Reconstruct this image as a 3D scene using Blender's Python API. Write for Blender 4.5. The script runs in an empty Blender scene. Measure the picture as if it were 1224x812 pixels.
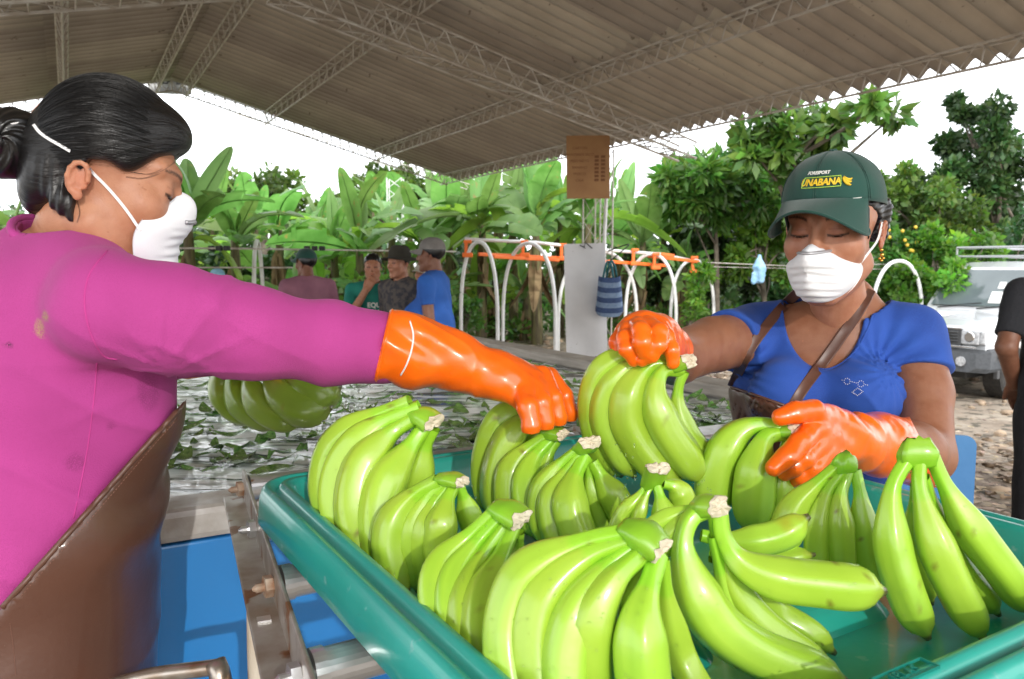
import bpy, bmesh, math, random
import numpy as np
from mathutils import Vector, Matrix
from mathutils.bvhtree import BVHTree

random.seed(7)
RNG = np.random.default_rng(11)
SC = bpy.context.scene
COL = SC.collection
R = math.radians

# ------------------------------------------------------------------ camera, world, sun, exposure
F_PX, CX, CY = 940.0, 612.0, 406.0
CAM_Z = 1.45
PITCH = math.atan(88 / F_PX)
cam_data = bpy.data.cameras.new('camera')
cam = bpy.data.objects.new('camera', cam_data)
COL.objects.link(cam)
cam.location = (0, 0, CAM_Z)
cam.rotation_euler = (math.pi / 2 - PITCH, 0, 0)
cam_data.sensor_width = 36
cam_data.lens = 36 * F_PX / 1224
cam_data.clip_start = 0.02
cam_data.clip_end = 2000
cam_data.dof.use_dof = True
cam_data.dof.focus_distance = 1.0
cam_data.dof.aperture_fstop = 13
SC.camera = cam

SUN_EL, SUN_AZ = 20.0, 17.0          # low sun from behind the photographer, standing in for the camera flash
w = bpy.data.worlds.new('World')
SC.world = w
w.use_nodes = True
nt = w.node_tree
bg = nt.nodes['Background']
sky = nt.nodes.new('ShaderNodeTexSky')
sky.sky_type = 'NISHITA'
sky.sun_disc = False
sky.sun_elevation = R(SUN_EL)
sky.sun_rotation = R(180 - SUN_AZ)
sky.air_density = 1.0
sky.dust_density = 3.0
# a bright, even overcast layer in front of the blue
mixn = nt.nodes.new('ShaderNodeMix')
mixn.data_type = 'RGBA'
mixn.inputs[0].default_value = 0.86
tc = nt.nodes.new('ShaderNodeTexCoord')
cn = nt.nodes.new('ShaderNodeTexNoise')
cn.inputs['Scale'].default_value = 2.2
cn.inputs['Detail'].default_value = 5
cr = nt.nodes.new('ShaderNodeValToRGB')
cr.color_ramp.elements[0].position = 0.25
cr.color_ramp.elements[0].color = (14.5, 15.0, 15.8, 1)
cr.color_ramp.elements[1].position = 0.75
cr.color_ramp.elements[1].color = (17.5, 17.8, 18.2, 1)
nt.links.new(tc.outputs['Generated'], cn.inputs['Vector'])
nt.links.new(cn.outputs['Fac'], cr.inputs['Fac'])
nt.links.new(sky.outputs[0], mixn.inputs['A'])
nt.links.new(cr.outputs['Color'], mixn.inputs['B'])
nt.links.new(mixn.outputs['Result'], bg.inputs['Color'])
bg.inputs['Strength'].default_value = 0.12

sl = bpy.data.lights.new('sun', 'SUN')
sl.energy = 1.1
sl.angle = R(0.6)
sl.color = (1.0, 0.97, 0.92)
so = bpy.data.objects.new('sun', sl)
COL.objects.link(so)
so.rotation_euler = (R(90 - SUN_EL), 0, R(SUN_AZ))
SC.view_settings.view_transform = 'Standard'
SC.view_settings.look = 'None'
SC.view_settings.exposure = 0.6
SC.view_settings.gamma = 1.0
SC.cycles.max_bounces = 8
SC.cycles.transparent_max_bounces = 8
SC.cycles.use_denoising = True

# ------------------------------------------------------------------ coordinates
FWD = np.array([0, math.cos(PITCH), -math.sin(PITCH)])
UPV = np.array([0, math.sin(PITCH), math.cos(PITCH)])


def P(px, py, D):
    """point of the place seen at photo pixel px,py and lying D metres in front of the photographer"""
    d = np.array([(px - CX) / F_PX, 0, 0]) + UPV * ((CY - py) / F_PX) + FWD
    p = d * (D / d[1])
    p[2] += CAM_Z
    return p


def PZ(px, py, z):
    d = np.array([(px - CX) / F_PX, 0, 0]) + UPV * ((CY - py) / F_PX) + FWD
    p = d * ((z - CAM_Z) / d[2])
    p[2] += CAM_Z
    return p


UA = np.array([0.872, 0.49, 0])       # across the shed
RA = np.array([-0.49, 0.872, 0])      # along the ridge


def G(u, r, z):
    return UA * u + RA * r + np.array([0, 0, z])


UB = np.array([.857, .515, 0]); RB = np.array([-.515, .857, 0])      # the conveyor stands a little askew to the shed
C0 = G(.19, 1.045, 0)


def GC(u, r, z):
    return C0 + UB * (u - .19) + RB * (r - 1.045) + np.array([0, 0, z])


def V3(p):
    return Vector((float(p[0]), float(p[1]), float(p[2])))


# ------------------------------------------------------------------ objects
def tag(o, label=None, cat=None, group=None, kind=None):
    if label: o['label'] = label
    if cat: o['category'] = cat
    if group: o['group'] = group
    if kind: o['kind'] = kind
    return o


def thing(name, label, cat, loc=(0, 0, 0), group=None):
    o = bpy.data.objects.new(name, None)
    o.empty_display_size = 0.05
    COL.objects.link(o)
    o.location = V3(loc)
    return tag(o, label, cat, group)


def link(name, me, parent=None):
    o = bpy.data.objects.new(name, me)
    COL.objects.link(o)
    if parent is not None:
        o.parent = parent
        loc = Vector((0, 0, 0))
        q = parent
        while q is not None:
            loc += q.location
            q = q.parent
        o.location = -loc if parent is not None else loc
    return o


def put(o, parent):
    """parent an object whose data are in world coordinates and whose ancestors only translate"""
    loc = Vector((0, 0, 0))
    q = parent
    while q is not None:
        loc += q.location
        q = q.parent
    o.parent = parent
    o.location = -loc
    return o


def mesh(name, verts, faces, mat=None, smooth=True, parent=None, cols=None):
    me = bpy.data.meshes.new(name)
    verts = np.asarray(verts, dtype=np.float32).reshape(-1, 3)
    if isinstance(faces, np.ndarray):
        nf, k = faces.shape
        me.vertices.add(len(verts))
        me.vertices.foreach_set('co', verts.ravel())
        me.loops.add(nf * k)
        me.loops.foreach_set('vertex_index', faces.ravel().astype(np.int32))
        me.polygons.add(nf)
        me.polygons.foreach_set('loop_start', np.arange(0, nf * k, k, dtype=np.int32))
        me.polygons.foreach_set('loop_total', np.full(nf, k, dtype=np.int32))
        me.update(calc_edges=True)
        me.validate()
    else:
        me.from_pydata(verts.tolist(), [], faces)
        me.update()
    if smooth:
        me.polygons.foreach_set('use_smooth', np.ones(len(me.polygons), dtype=bool))
    if mat: me.materials.append(mat)
    if cols is not None:
        a = me.attributes.new('Col', 'FLOAT_COLOR', 'POINT')
        c = np.ones((len(verts), 4), dtype=np.float32)
        c[:, :3] = cols
        a.data.foreach_set('color', c.ravel())
    o = bpy.data.objects.new(name, me)
    COL.objects.link(o)
    if parent is not None: put(o, parent)
    return o


class MB:
    """collects plain pieces that make up ONE object"""
    def __init__(self):
        self.v = []; self.f = []; self.mi = []; self.m = 0

    def add(self, vs, fs):
        n = len(self.v)
        self.v += [tuple(map(float, q)) for q in vs]
        self.f += [tuple(int(i) + n for i in f) for f in fs]
        self.mi += [self.m] * len(fs)

    def box(self, c, size, ax=None, bevel=0):
        ax = np.eye(3) if ax is None else np.asarray(ax, float)
        c = np.asarray(c, float)
        s = np.asarray(size, float) / 2
        if bevel > 0:
            b = min(bevel, s.min() * 0.8)
            vs = []; 
            bm = bmesh.new()
            bmesh.ops.create_cube(bm, size=1)
            for q in bm.verts: q.co = Vector((q.co.x * 2 * s[0], q.co.y * 2 * s[1], q.co.z * 2 * s[2]))
            bmesh.ops.bevel(bm, geom=bm.edges[:], offset=b, segments=2, affect='EDGES', profile=0.5)
            bm.verts.index_update()
            vs = [c + ax.T @ np.array(q.co) for q in bm.verts]
            fs = [[q.index for q in f.verts] for f in bm.faces]
            bm.free()
            self.add(vs, fs)
            return
        vs = [c + ax.T @ (np.array(k) * s) for k in
              ((-1, -1, -1), (1, -1, -1), (1, 1, -1), (-1, 1, -1), (-1, -1, 1), (1, -1, 1), (1, 1, 1), (-1, 1, 1))]
        self.add(vs, [(0, 3, 2, 1), (4, 5, 6, 7), (0, 1, 5, 4), (1, 2, 6, 5), (2, 3, 7, 6), (3, 0, 4, 7)])

    def tube(self, pts, rad, n=8, caps=True):
        v, f = tube(pts, rad, n, caps)
        self.add(v, f)

    def build(self, name, mat=None, parent=None, smooth=False):
        o = mesh(name, self.v, self.f, None, smooth, parent)
        for m in (mat if isinstance(mat, (list, tuple)) else [mat]):
            o.data.materials.append(m)
        o.data.polygons.foreach_set('material_index', np.array(self.mi, dtype=np.int32))
        return o


def frames(pts):
    pts = np.asarray(pts, float)
    t = np.gradient(pts, axis=0)
    t /= np.linalg.norm(t, axis=1)[:, None] + 1e-12
    a = np.array([0, 0, 1.0]) if abs(t[0][2]) < 0.9 else np.array([1.0, 0, 0])
    n = np.cross(t[0], a); n /= np.linalg.norm(n)
    N = [n]
    for i in range(1, len(pts)):
        n = N[-1] - t[i] * np.dot(N[-1], t[i])
        n /= np.linalg.norm(n) + 1e-12
        N.append(n)
    N = np.array(N)
    return t, N, np.cross(t, N)


def tube(pts, rad, n=8, caps=True, prof=None, flat=(1, 1)):
    pts = np.asarray(pts, float)
    m = len(pts)
    rad = np.broadcast_to(np.asarray(rad, float), (m,))
    t, N, B = frames(pts)
    a = np.linspace(0, 2 * math.pi, n, endpoint=False)
    pr = np.ones(n) if prof is None else prof
    ring = (N[:, None, :] * (np.cos(a) * pr)[None, :, None] * flat[0] + B[:, None, :] * (np.sin(a) * pr)[None, :, None] * flat[1])
    vs = (pts[:, None, :] + ring * rad[:, None, None]).reshape(-1, 3)
    fs = []
    for i in range(m - 1):
        for j in range(n):
            k = (j + 1) % n
            fs.append((i * n + j, i * n + k, (i + 1) * n + k, (i + 1) * n + j))
    if caps:
        fs.append(tuple(range(n - 1, -1, -1)))
        fs.append(tuple((m - 1) * n + j for j in range(n)))
    return vs, fs


def spline(ctrl, n):
    """Catmull-Rom (centripetal-ish) through control rows, n samples even in length"""
    c = np.asarray(ctrl, float)
    c = np.vstack([2 * c[0] - c[1], c, 2 * c[-1] - c[-2]])
    out = []
    for i in range(1, len(c) - 2):
        p0, p1, p2, p3 = c[i - 1:i + 3]
        for t in np.linspace(0, 1, 24, endpoint=False):
            out.append(0.5 * (2 * p1 + (p2 - p0) * t + (2 * p0 - 5 * p1 + 4 * p2 - p3) * t * t + (3 * p1 - p0 - 3 * p2 + p3) * t ** 3))
    out.append(c[-2])
    out = np.array(out)
    d = np.r_[0, np.cumsum(np.linalg.norm(np.diff(out[:, :3], axis=0), axis=1))]
    s = np.linspace(0, d[-1], n)
    return np.stack([np.interp(s, d, out[:, k]) for k in range(out.shape[1])], 1)


# ------------------------------------------------------------------ materials
def nodes_of(m):
    m.use_nodes = True
    return m.node_tree, m.node_tree.nodes['Principled BSDF']


def pm(name, col, col2=None, scale=6.0, rough=0.5, bump=0.0, bscale=40.0, metal=0.0, coat=0.0, sss=0.0, detail=6.0,
       lo=0.35, hi=0.65, stretch=None, vcol=False, spec=None, rough2=None, trans=0.0, bdist=0.01, speck=None, sheen=0.0,
       coatr=0.08, obj_var=0.0):
    m = bpy.data.materials.new(name)
    t, b = nodes_of(m)
    L = t.links.new
    tc = t.nodes.new('ShaderNodeTexCoord')
    vec = tc.outputs['Object']
    if stretch is not None:
        mp = t.nodes.new('ShaderNodeMapping')
        mp.inputs['Scale'].default_value = stretch
        L(vec, mp.inputs['Vector']); vec = mp.outputs['Vector']
    cur = None
    nz = t.nodes.new('ShaderNodeTexNoise')
    nz.inputs['Scale'].default_value = scale
    nz.inputs['Detail'].default_value = detail
    L(vec, nz.inputs['Vector'])
    mr = t.nodes.new('ShaderNodeMapRange')
    mr.inputs['From Min'].default_value = lo
    mr.inputs['From Max'].default_value = hi
    L(nz.outputs['Fac'], mr.inputs['Value'])
    if col2 is not None:
        mx = t.nodes.new('ShaderNodeMix'); mx.data_type = 'RGBA'
        mx.inputs['A'].default_value = (*col, 1); mx.inputs['B'].default_value = (*col2, 1)
        L(mr.outputs['Result'], mx.inputs[0]); cur = mx.outputs['Result']
    if vcol:
        at = t.nodes.new('ShaderNodeAttribute'); at.attribute_name = 'Col'
        if cur is None:
            cur = at.outputs['Color']
        else:
            mu = t.nodes.new('ShaderNodeMix'); mu.data_type = 'RGBA'; mu.blend_type = 'MULTIPLY'
            mu.inputs[0].default_value = 1
            L(cur, mu.inputs['A']); L(at.outputs['Color'], mu.inputs['B']); cur = mu.outputs['Result']
    if speck is not None:      # (colour, scale, threshold)
        n2 = t.nodes.new('ShaderNodeTexNoise'); n2.inputs['Scale'].default_value = speck[1]; n2.inputs['Detail'].default_value = 3
        L(vec, n2.inputs['Vector'])
        m2 = t.nodes.new('ShaderNodeMapRange'); m2.inputs['From Min'].default_value = speck[2]; m2.inputs['From Max'].default_value = speck[2] + 0.05
        L(n2.outputs['Fac'], m2.inputs['Value'])
        mx2 = t.nodes.new('ShaderNodeMix'); mx2.data_type = 'RGBA'
        mx2.inputs['B'].default_value = (*speck[0], 1)
        if cur is None: mx2.inputs['A'].default_value = (*col, 1)
        else: L(cur, mx2.inputs['A'])
        L(m2.outputs['Result'], mx2.inputs[0]); cur = mx2.outputs['Result']
    if obj_var > 0:
        oi = t.nodes.new('ShaderNodeObjectInfo')
        hs = t.nodes.new('ShaderNodeHueSaturation')
        m3 = t.nodes.new('ShaderNodeMapRange')
        m3.inputs['To Min'].default_value = 1 - obj_var; m3.inputs['To Max'].default_value = 1 + obj_var
        L(oi.outputs['Random'], m3.inputs['Value']); L(m3.outputs['Result'], hs.inputs['Value'])
        m4 = t.nodes.new('ShaderNodeMapRange')
        m4.inputs['To Min'].default_value = 0.5 - obj_var * 0.07; m4.inputs['To Max'].default_value = 0.5 + obj_var * 0.07
        L(oi.outputs['Random'], m4.inputs['Value']); L(m4.outputs['Result'], hs.inputs['Hue'])
        if cur is None: hs.inputs['Color'].default_value = (*col, 1)
        else: L(cur, hs.inputs['Color'])
        cur = hs.outputs['Color']
    if cur is None: b.inputs['Base Color'].default_value = (*col, 1)
    else: L(cur, b.inputs['Base Color'])
    b.inputs['Roughness'].default_value = rough
    if rough2 is not None:
        mrr = t.nodes.new('ShaderNodeMapRange')
        mrr.inputs['To Min'].default_value = rough; mrr.inputs['To Max'].default_value = rough2
        L(mr.outputs['Result'], mrr.inputs['Value']); L(mrr.outputs['Result'], b.inputs['Roughness'])
    b.inputs['Metallic'].default_value = metal
    if spec is not None: b.inputs['Specular IOR Level'].default_value = spec
    if coat: b.inputs['Coat Weight'].default_value = coat; b.inputs['Coat Roughness'].default_value = coatr
    if sheen: b.inputs['Sheen Weight'].default_value = sheen
    if sss:
        b.inputs['Subsurface Weight'].default_value = sss
        b.inputs['Subsurface Radius'].default_value = (0.012, 0.005, 0.003)
        b.inputs['Subsurface Scale'].default_value = 0.6
    if trans: b.inputs['Transmission Weight'].default_value = trans
    if bump:
        bn = t.nodes.new('ShaderNodeTexNoise')
        bn.inputs['Scale'].default_value = bscale; bn.inputs['Detail'].default_value = 8
        L(vec, bn.inputs['Vector'])
        bp = t.nodes.new('ShaderNodeBump')
        bp.inputs['Strength'].default_value = bump; bp.inputs['Distance'].default_value = bdist
        L(bn.outputs['Fac'], bp.inputs['Height']); L(bp.outputs['Normal'], b.inputs['Normal'])
    return m


def leaf_mat(name, col, col2, rough=0.4, tr=0.35, scale=3.0, vcol=False, spk=None):
    m = pm(name, col, col2, scale=scale, rough=rough, bump=0.15, bscale=30, obj_var=0.26, vcol=vcol, speck=spk)
    t = m.node_tree; b = t.nodes['Principled BSDF']; L = t.links.new
    tl = t.nodes.new('ShaderNodeBsdfTranslucent')
    src = b.inputs['Base Color'].links[0].from_socket
    br = t.nodes.new('ShaderNodeHueSaturation'); br.inputs['Value'].default_value = 1.7; br.inputs['Saturation'].default_value = 1.1
    L(src, br.inputs['Color']); L(br.outputs['Color'], tl.inputs['Color'])
    mx = t.nodes.new('ShaderNodeMixShader'); mx.inputs[0].default_value = tr
    out = t.nodes['Material Output']
    L(b.outputs[0], mx.inputs[1]); L(tl.outputs[0], mx.inputs[2]); L(mx.outputs[0], out.inputs['Surface'])
    return m


# ------------------------------------------------------------------ signed-distance modelling
def rcone(a, b, r1, r2=None):
    a = np.asarray(a, float); b = np.asarray(b, float)
    r2 = r1 if r2 is None else r2
    ba = b - a; L2 = max(float(ba @ ba), 1e-12)

    def f(p):
        t = np.clip((p - a) @ ba / L2, 0, 1)
        return np.linalg.norm(p - a - t[:, None] * ba, axis=1) - (r1 + (r2 - r1) * t)
    return f


def ell(c, rad, M=None):
    c = np.asarray(c, float); rad = np.asarray(rad, float)

    def f(p):
        q = p - c
        if M is not None: q = q @ M
        k0 = np.linalg.norm(q / rad, axis=1)
        k1 = np.linalg.norm(q / rad ** 2, axis=1) + 1e-9
        return k0 * (k0 - 1) / k1
    return f


def elcone(a, b, ra, rb, side):
    """round cone with an elliptic section: ra, rb = (half width along side, half depth)"""
    a = np.asarray(a, float); b = np.asarray(b, float)
    ba = b - a; L2 = float(ba @ ba); ax = ba / math.sqrt(L2)
    s = np.asarray(side, float); s = s - ax * (s @ ax); s /= np.linalg.norm(s)
    d = np.cross(ax, s)

    def f(p):
        q = p - a
        t = np.clip(q @ ba / L2, 0, 1)
        q = q - t[:, None] * ba
        rw = ra[0] + (rb[0] - ra[0]) * t; rd = ra[1] + (rb[1] - ra[1]) * t
        x = q @ s; y = q @ d; z = q @ ax
        rm = np.minimum(rw, rd)
        k0 = np.sqrt((x / rw) ** 2 + (y / rd) ** 2 + (z / rm) ** 2)
        k1 = np.sqrt((x / rw ** 2) ** 2 + (y / rd ** 2) ** 2 + (z / rm ** 2) ** 2) + 1e-9
        return k0 * (k0 - 1) / k1
    return f


def smin(a, b, k):
    h = np.clip(0.5 + 0.5 * (b - a) / k, 0, 1)
    return b * (1 - h) + a * h - k * h * (1 - h)


def smax(a, b, k):
    return -smin(-a, -b, k)


def union(fs, k):
    def f(p):
        d = fs[0](p)
        for g in fs[1:]:
            d = smin(d, g(p), k)
        return d
    return f


def hnoise(p, s, seed=0):
    """cheap smooth pseudo-noise from summed sines"""
    r = np.random.default_rng(seed)
    v = np.zeros(len(p))
    for i in range(5):
        k = r.normal(size=3); k *= s * (0.7 + 0.25 * i) / np.linalg.norm(k)
        v += np.sin(p @ k + r.uniform(0, 6.28)) / (1 + 0.35 * i)
    return v / 2.6


def sdf_mesh(f, lo, hi, h):
    lo = np.asarray(lo, float); hi = np.asarray(hi, float)
    B = 8
    nb = np.maximum(1, np.ceil((hi - lo) / (h * B)).astype(int))
    n = nb * B
    bi = np.stack(np.meshgrid(*[np.arange(k) for k in nb], indexing='ij'), -1).reshape(-1, 3)
    cen = lo + (bi + 0.5) * B * h
    d = f(cen)
    vals = np.where(d[:, None] < 0, -1.0, 1.0).astype(np.float32)
    A = np.repeat(vals, B ** 3, axis=1)
    near = np.where(np.abs(d) < B * h * 1.35)[0]
    off = np.stack(np.meshgrid(*[np.arange(B)] * 3, indexing='ij'), -1).reshape(-1, 3)
    for s in range(0, len(near), 800):
        ii = near[s:s + 800]
        pts = lo + (bi[ii][:, None, :] * B + off[None]) * h
        A[ii] = f(pts.reshape(-1, 3)).reshape(len(ii), -1)
    D = A.reshape(*nb, B, B, B).transpose(0, 3, 1, 4, 2, 5).reshape(*n)
    D = np.pad(D, 1, constant_values=1.0)
    lo = lo - h
    ins = D < 0
    c = [ins[i:ins.shape[0] - 1 + i, j:ins.shape[1] - 1 + j, k:ins.shape[2] - 1 + k] for i in (0, 1) for j in (0, 1) for k in (0, 1)]
    cnt = sum(x.astype(np.int8) for x in c)
    act = (cnt > 0) & (cnt < 8)
    idx = np.argwhere(act)
    num = -np.ones(act.shape, dtype=np.int64)
    num[act] = np.arange(len(idx))
    corners = np.array([(i, j, k) for i in (0, 1) for j in (0, 1) for k in (0, 1)])
    cv = np.stack([D[idx[:, 0] + q[0], idx[:, 1] + q[1], idx[:, 2] + q[2]] for q in corners], 1)
    acc = np.zeros((len(idx), 3)); cn = np.zeros(len(idx))
    for a in range(8):
        for ax in range(3):
            b = a | (4 >> ax)
            if b == a: continue
            va, vb = cv[:, a], cv[:, b]
            cr = (va < 0) != (vb < 0)
            t = np.where(cr, va / np.where(cr, va - vb, 1), 0)
            acc += np.where(cr[:, None], corners[a] + t[:, None] * (corners[b] - corners[a]), 0)
            cn += cr
    v = lo + (idx + acc / cn[:, None]) * h
    quads = []
    for ax in range(3):
        o1, o2 = [(1, 2), (2, 0), (0, 1)][ax]
        s0 = [slice(None)] * 3; s1 = [slice(None)] * 3
        s0[ax] = slice(0, -1); s1[ax] = slice(1, None)
        ea, eb = ins[tuple(s0)], ins[tuple(s1)]
        e = np.argwhere(ea != eb)
        ok = (e[:, o1] > 0) & (e[:, o2] > 0) & (e[:, o1] < act.shape[o1]) & (e[:, o2] < act.shape[o2])
        e = e[ok]
        fl = ea[e[:, 0], e[:, 1], e[:, 2]]
        q = []
        for d1, d2 in ((0, 0), (1, 0), (1, 1), (0, 1)):
            k = e.copy(); k[:, o1] -= d1; k[:, o2] -= d2
            q.append(num[k[:, 0], k[:, 1], k[:, 2]])
        q = np.stack(q, 1)
        q[~fl] = q[~fl][:, ::-1]
        quads.append(q)
    quads = np.concatenate(quads)
    quads = quads[(quads >= 0).all(1)]
    return v, quads


def grad(f, v, e=0.002):
    g = np.stack([f(v + np.eye(3)[i] * e) - f(v - np.eye(3)[i] * e) for i in range(3)], 1)
    return g / (np.linalg.norm(g, axis=1)[:, None] + 1e-9)


def project(f, v, it=2):
    """pull the vertices onto the zero level: removes the grid's stair look"""
    for _ in range(it):
        v = v - grad(f, v) * np.clip(f(v), -0.004, 0.004)[:, None]
    return v


def join_arrays(parts):
    vs = []; fs = []; n = 0
    for v, f in parts:
        vs.append(v); fs.append(f + n); n += len(v)
    return np.concatenate(vs), np.concatenate(fs)
# ================================================================== THE SETTING
M_soil = pm('soil', (0.24, 0.185, 0.135), (0.38, 0.32, 0.25), scale=1.3, rough=0.95, bump=0.9, bscale=9, detail=12, bdist=0.05,
            speck=((0.10, 0.085, 0.06), 5.0, 0.56))
M_litter = pm('dry_litter', (0.35, 0.285, 0.22), (0.22, 0.165, 0.115), scale=3, rough=0.9, vcol=True)
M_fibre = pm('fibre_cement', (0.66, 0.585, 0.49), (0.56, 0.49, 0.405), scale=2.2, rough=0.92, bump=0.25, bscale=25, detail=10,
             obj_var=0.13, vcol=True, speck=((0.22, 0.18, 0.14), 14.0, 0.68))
M_steel = pm('dull_steel', (0.66, 0.64, 0.60), (0.48, 0.42, 0.36), scale=8, rough=0.6, metal=0.3)
M_conc = pm('tank_concrete', (0.42, 0.40, 0.37), (0.25, 0.235, 0.21), scale=9, rough=0.75, bump=0.4, bscale=60, bdist=0.003)
M_blue = pm('blue_paint', (0.020, 0.20, 0.55), (0.025, 0.235, 0.62), scale=5, rough=0.28, bump=0.05, bscale=20, coat=0.3)
M_white = pm('white_paint', (0.80, 0.80, 0.79), (0.70, 0.70, 0.68), scale=6, rough=0.4)
M_card = pm('cardboard', (0.42, 0.235, 0.105), (0.36, 0.19, 0.085), scale=5, rough=0.85)
M_print = pm('brown_print', (0.20, 0.085, 0.035), rough=0.8)
M_board = pm('white_sheet', (0.70, 0.71, 0.73), (0.60, 0.61, 0.63), scale=3, rough=0.55, speck=((0.3, 0.28, 0.25), 30, 0.72))
M_orange_pl = pm('orange_plastic', (0.95, 0.19, 0.02), (0.80, 0.14, 0.015), scale=6, rough=0.45)
M_black = pm('black_rubber', (0.02, 0.02, 0.02), rough=0.6)

g = 300
def gz(x, y):
    sx = np.clip((np.asarray(x) - 2.2) / 2.6, 0, 1); sy = np.clip((np.asarray(y) - 4.5) / 4.5, 0, 1)
    return -.42 * sx * sx * (3 - 2 * sx) * sy * sy * (3 - 2 * sy)


xs_ = np.r_[-g, -100, -40, np.linspace(-20, 20, 81), 40, 100, g]; ys_ = np.r_[-60, -20, np.linspace(-6, 34, 81), 60, 120, 2 * g]
XX, YY = np.meshgrid(xs_, ys_, indexing='ij'); nx_, ny_ = len(xs_), len(ys_)
II, JJ = np.meshgrid(np.arange(nx_ - 1), np.arange(ny_ - 1), indexing='ij')
gq = np.stack([II * ny_ + JJ, (II + 1) * ny_ + JJ, (II + 1) * ny_ + JJ + 1, II * ny_ + JJ + 1], -1).reshape(-1, 4)
gr = mesh('ground', np.stack([XX, YY, gz(XX, YY)], -1).reshape(-1, 3), gq, M_soil)
tag(gr, kind='structure')

# ---------------------------------------------------------------- litter on the ground (nobody could count it)
def flakes(n, xyfun, size, name, m):
    vs = np.zeros((n, 4, 3)); cols = np.zeros((n, 4, 3))
    for i in range(n):
        x, y = xyfun()
        a = random.uniform(0, 6.28); L = random.uniform(*size); W = L * random.uniform(.3, .9)
        c, s = math.cos(a), math.sin(a)
        z = random.uniform(0.01, 0.05) + float(gz(x, y))
        tl = random.uniform(-.5, .5); t2 = random.uniform(-.4, .4)
        for k, (p, q) in enumerate(((-1, -1), (1, -.7), (.8, 1), (-.9, .8))):
            px, py = p * L / 2, q * W / 2
            vs[i, k] = (x + px * c - py * s, y + px * s + py * c, z + abs(px * tl + py * t2) + 0.005)
        b = random.choice([0.45, 0.7, 0.9, 1.0, 1.2, 1.8]) * random.uniform(.7, 1.2)
        cols[i, :] = (b, b * random.uniform(.88, 1.0), b * random.uniform(.78, 1.0))
    f = np.arange(n * 4).reshape(n, 4)
    o = mesh(name, vs.reshape(-1, 3), f, m, False, cols=cols.reshape(-1, 3))
    tag(o, 'dry leaf scraps and pale rubble scattered on the bare soil', 'litter', kind='stuff')
    return o

def litter_xy():
    if random.random() < .62:
        px = random.uniform(520, 1000); D = 8 / random.uniform(.38, 1.0)
    else:
        px = random.uniform(1000, 1290); D = 3.2 / random.uniform(.2, 1.0)
    return (px - CX) / F_PX * D, D
flakes(8000, litter_xy, (.02, .085), 'ground_litter', M_litter)

def clods(n, name):
    vs, fs, cs = [], [], []
    ico = bmesh.new(); bmesh.ops.create_icosphere(ico, subdivisions=1, radius=1)
    bv = np.array([v.co for v in ico.verts]); bf = np.array([[q.index for q in f.verts] for f in ico.faces]); ico.free()
    for i in range(n):
        x, y = litter_xy()
        s = random.uniform(.02, .075)
        p = bv * s * np.array([random.uniform(.8, 1.5), random.uniform(.8, 1.4), random.uniform(.4, .8)]) * (1 + RNG.uniform(-.25, .25, (len(bv), 1)))
        fs.append(bf + len(bv) * i); vs.append(p + np.array([x, y, s * .2 + float(gz(x, y))]))
        b = random.uniform(.5, 1.5); cs.append(np.full((len(bv), 3), b) * np.array([1, .93, .85]))
    o = mesh(name, np.concatenate(vs), np.concatenate(fs), M_litter, False, cols=np.concatenate(cs))
    tag(o, 'clods and broken pale stones lying over the soil', 'rubble', kind='stuff')
clods(900, 'ground_rubble')

# ---------------------------------------------------------------- shed roof
U_RIDGE, Z_RIDGE, U_EAVE, Z_EAVE, U_EAVE_L = 1.4, 4.12, 5.98, 2.93, -3.18
R_FAR, R_NEAR = 12.6, -2.7
roof = thing('shed_roof', 'brown grey corrugated roof on lattice purlins over the packing place', 'roof', (0, 0, 0))


def roof_pt(u, r, dz=0.0):
    if u >= U_RIDGE: z = Z_RIDGE + (Z_EAVE - Z_RIDGE) * (u - U_RIDGE) / (U_EAVE - U_RIDGE)
    else: z = Z_RIDGE + (Z_EAVE - Z_RIDGE) * (u - U_RIDGE) / (U_EAVE_L - U_RIDGE)
    return G(u, r, z + dz)

PITCHW, WAVES = 0.177, 5
SW = PITCHW * WAVES
def sheet_mesh(u0, u1, name):
    n = WAVES * 10
    vs = []
    for th in (0.0, 0.007):
        for j in range(5):
            u = u0 + (u1 - u0) * j / 4
            for i in range(n + 3):
                r = i * PITCHW / 10
                p = roof_pt(u, 0) + RA * r
                vs.append(p + np.array([0, 0, 0.033 * math.cos(2 * math.pi * r / PITCHW) + th + 0.03]))
    w_ = n + 3; fs = []
    N1 = 5 * w_
    for j in range(4):
        for i in range(w_ - 1):
            a = j * w_ + i
            fs.append((a, a + w_, a + w_ + 1, a + 1)); fs.append((N1 + a, N1 + a + 1, N1 + a + w_ + 1, N1 + a + w_))
    for i in range(w_ - 1):
        for j in (0, 4):
            a = j * w_ + i
            fs.append((a, a + 1, N1 + a + 1, N1 + a))
    me = bpy.data.meshes.new(name); me.from_pydata([tuple(map(float, v)) for v in vs], [], fs); me.update()
    me.polygons.foreach_set('use_smooth', np.ones(len(me.polygons), dtype=bool))
    me.materials.append(M_fibre)
    # shading of the corrugations painted into the sheet colour, darkest in the low ones
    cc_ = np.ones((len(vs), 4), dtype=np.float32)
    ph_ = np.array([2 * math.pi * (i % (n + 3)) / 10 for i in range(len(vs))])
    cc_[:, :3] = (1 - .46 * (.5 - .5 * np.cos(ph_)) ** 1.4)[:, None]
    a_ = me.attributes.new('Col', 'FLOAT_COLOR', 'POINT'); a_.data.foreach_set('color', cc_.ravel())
    return me

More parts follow.
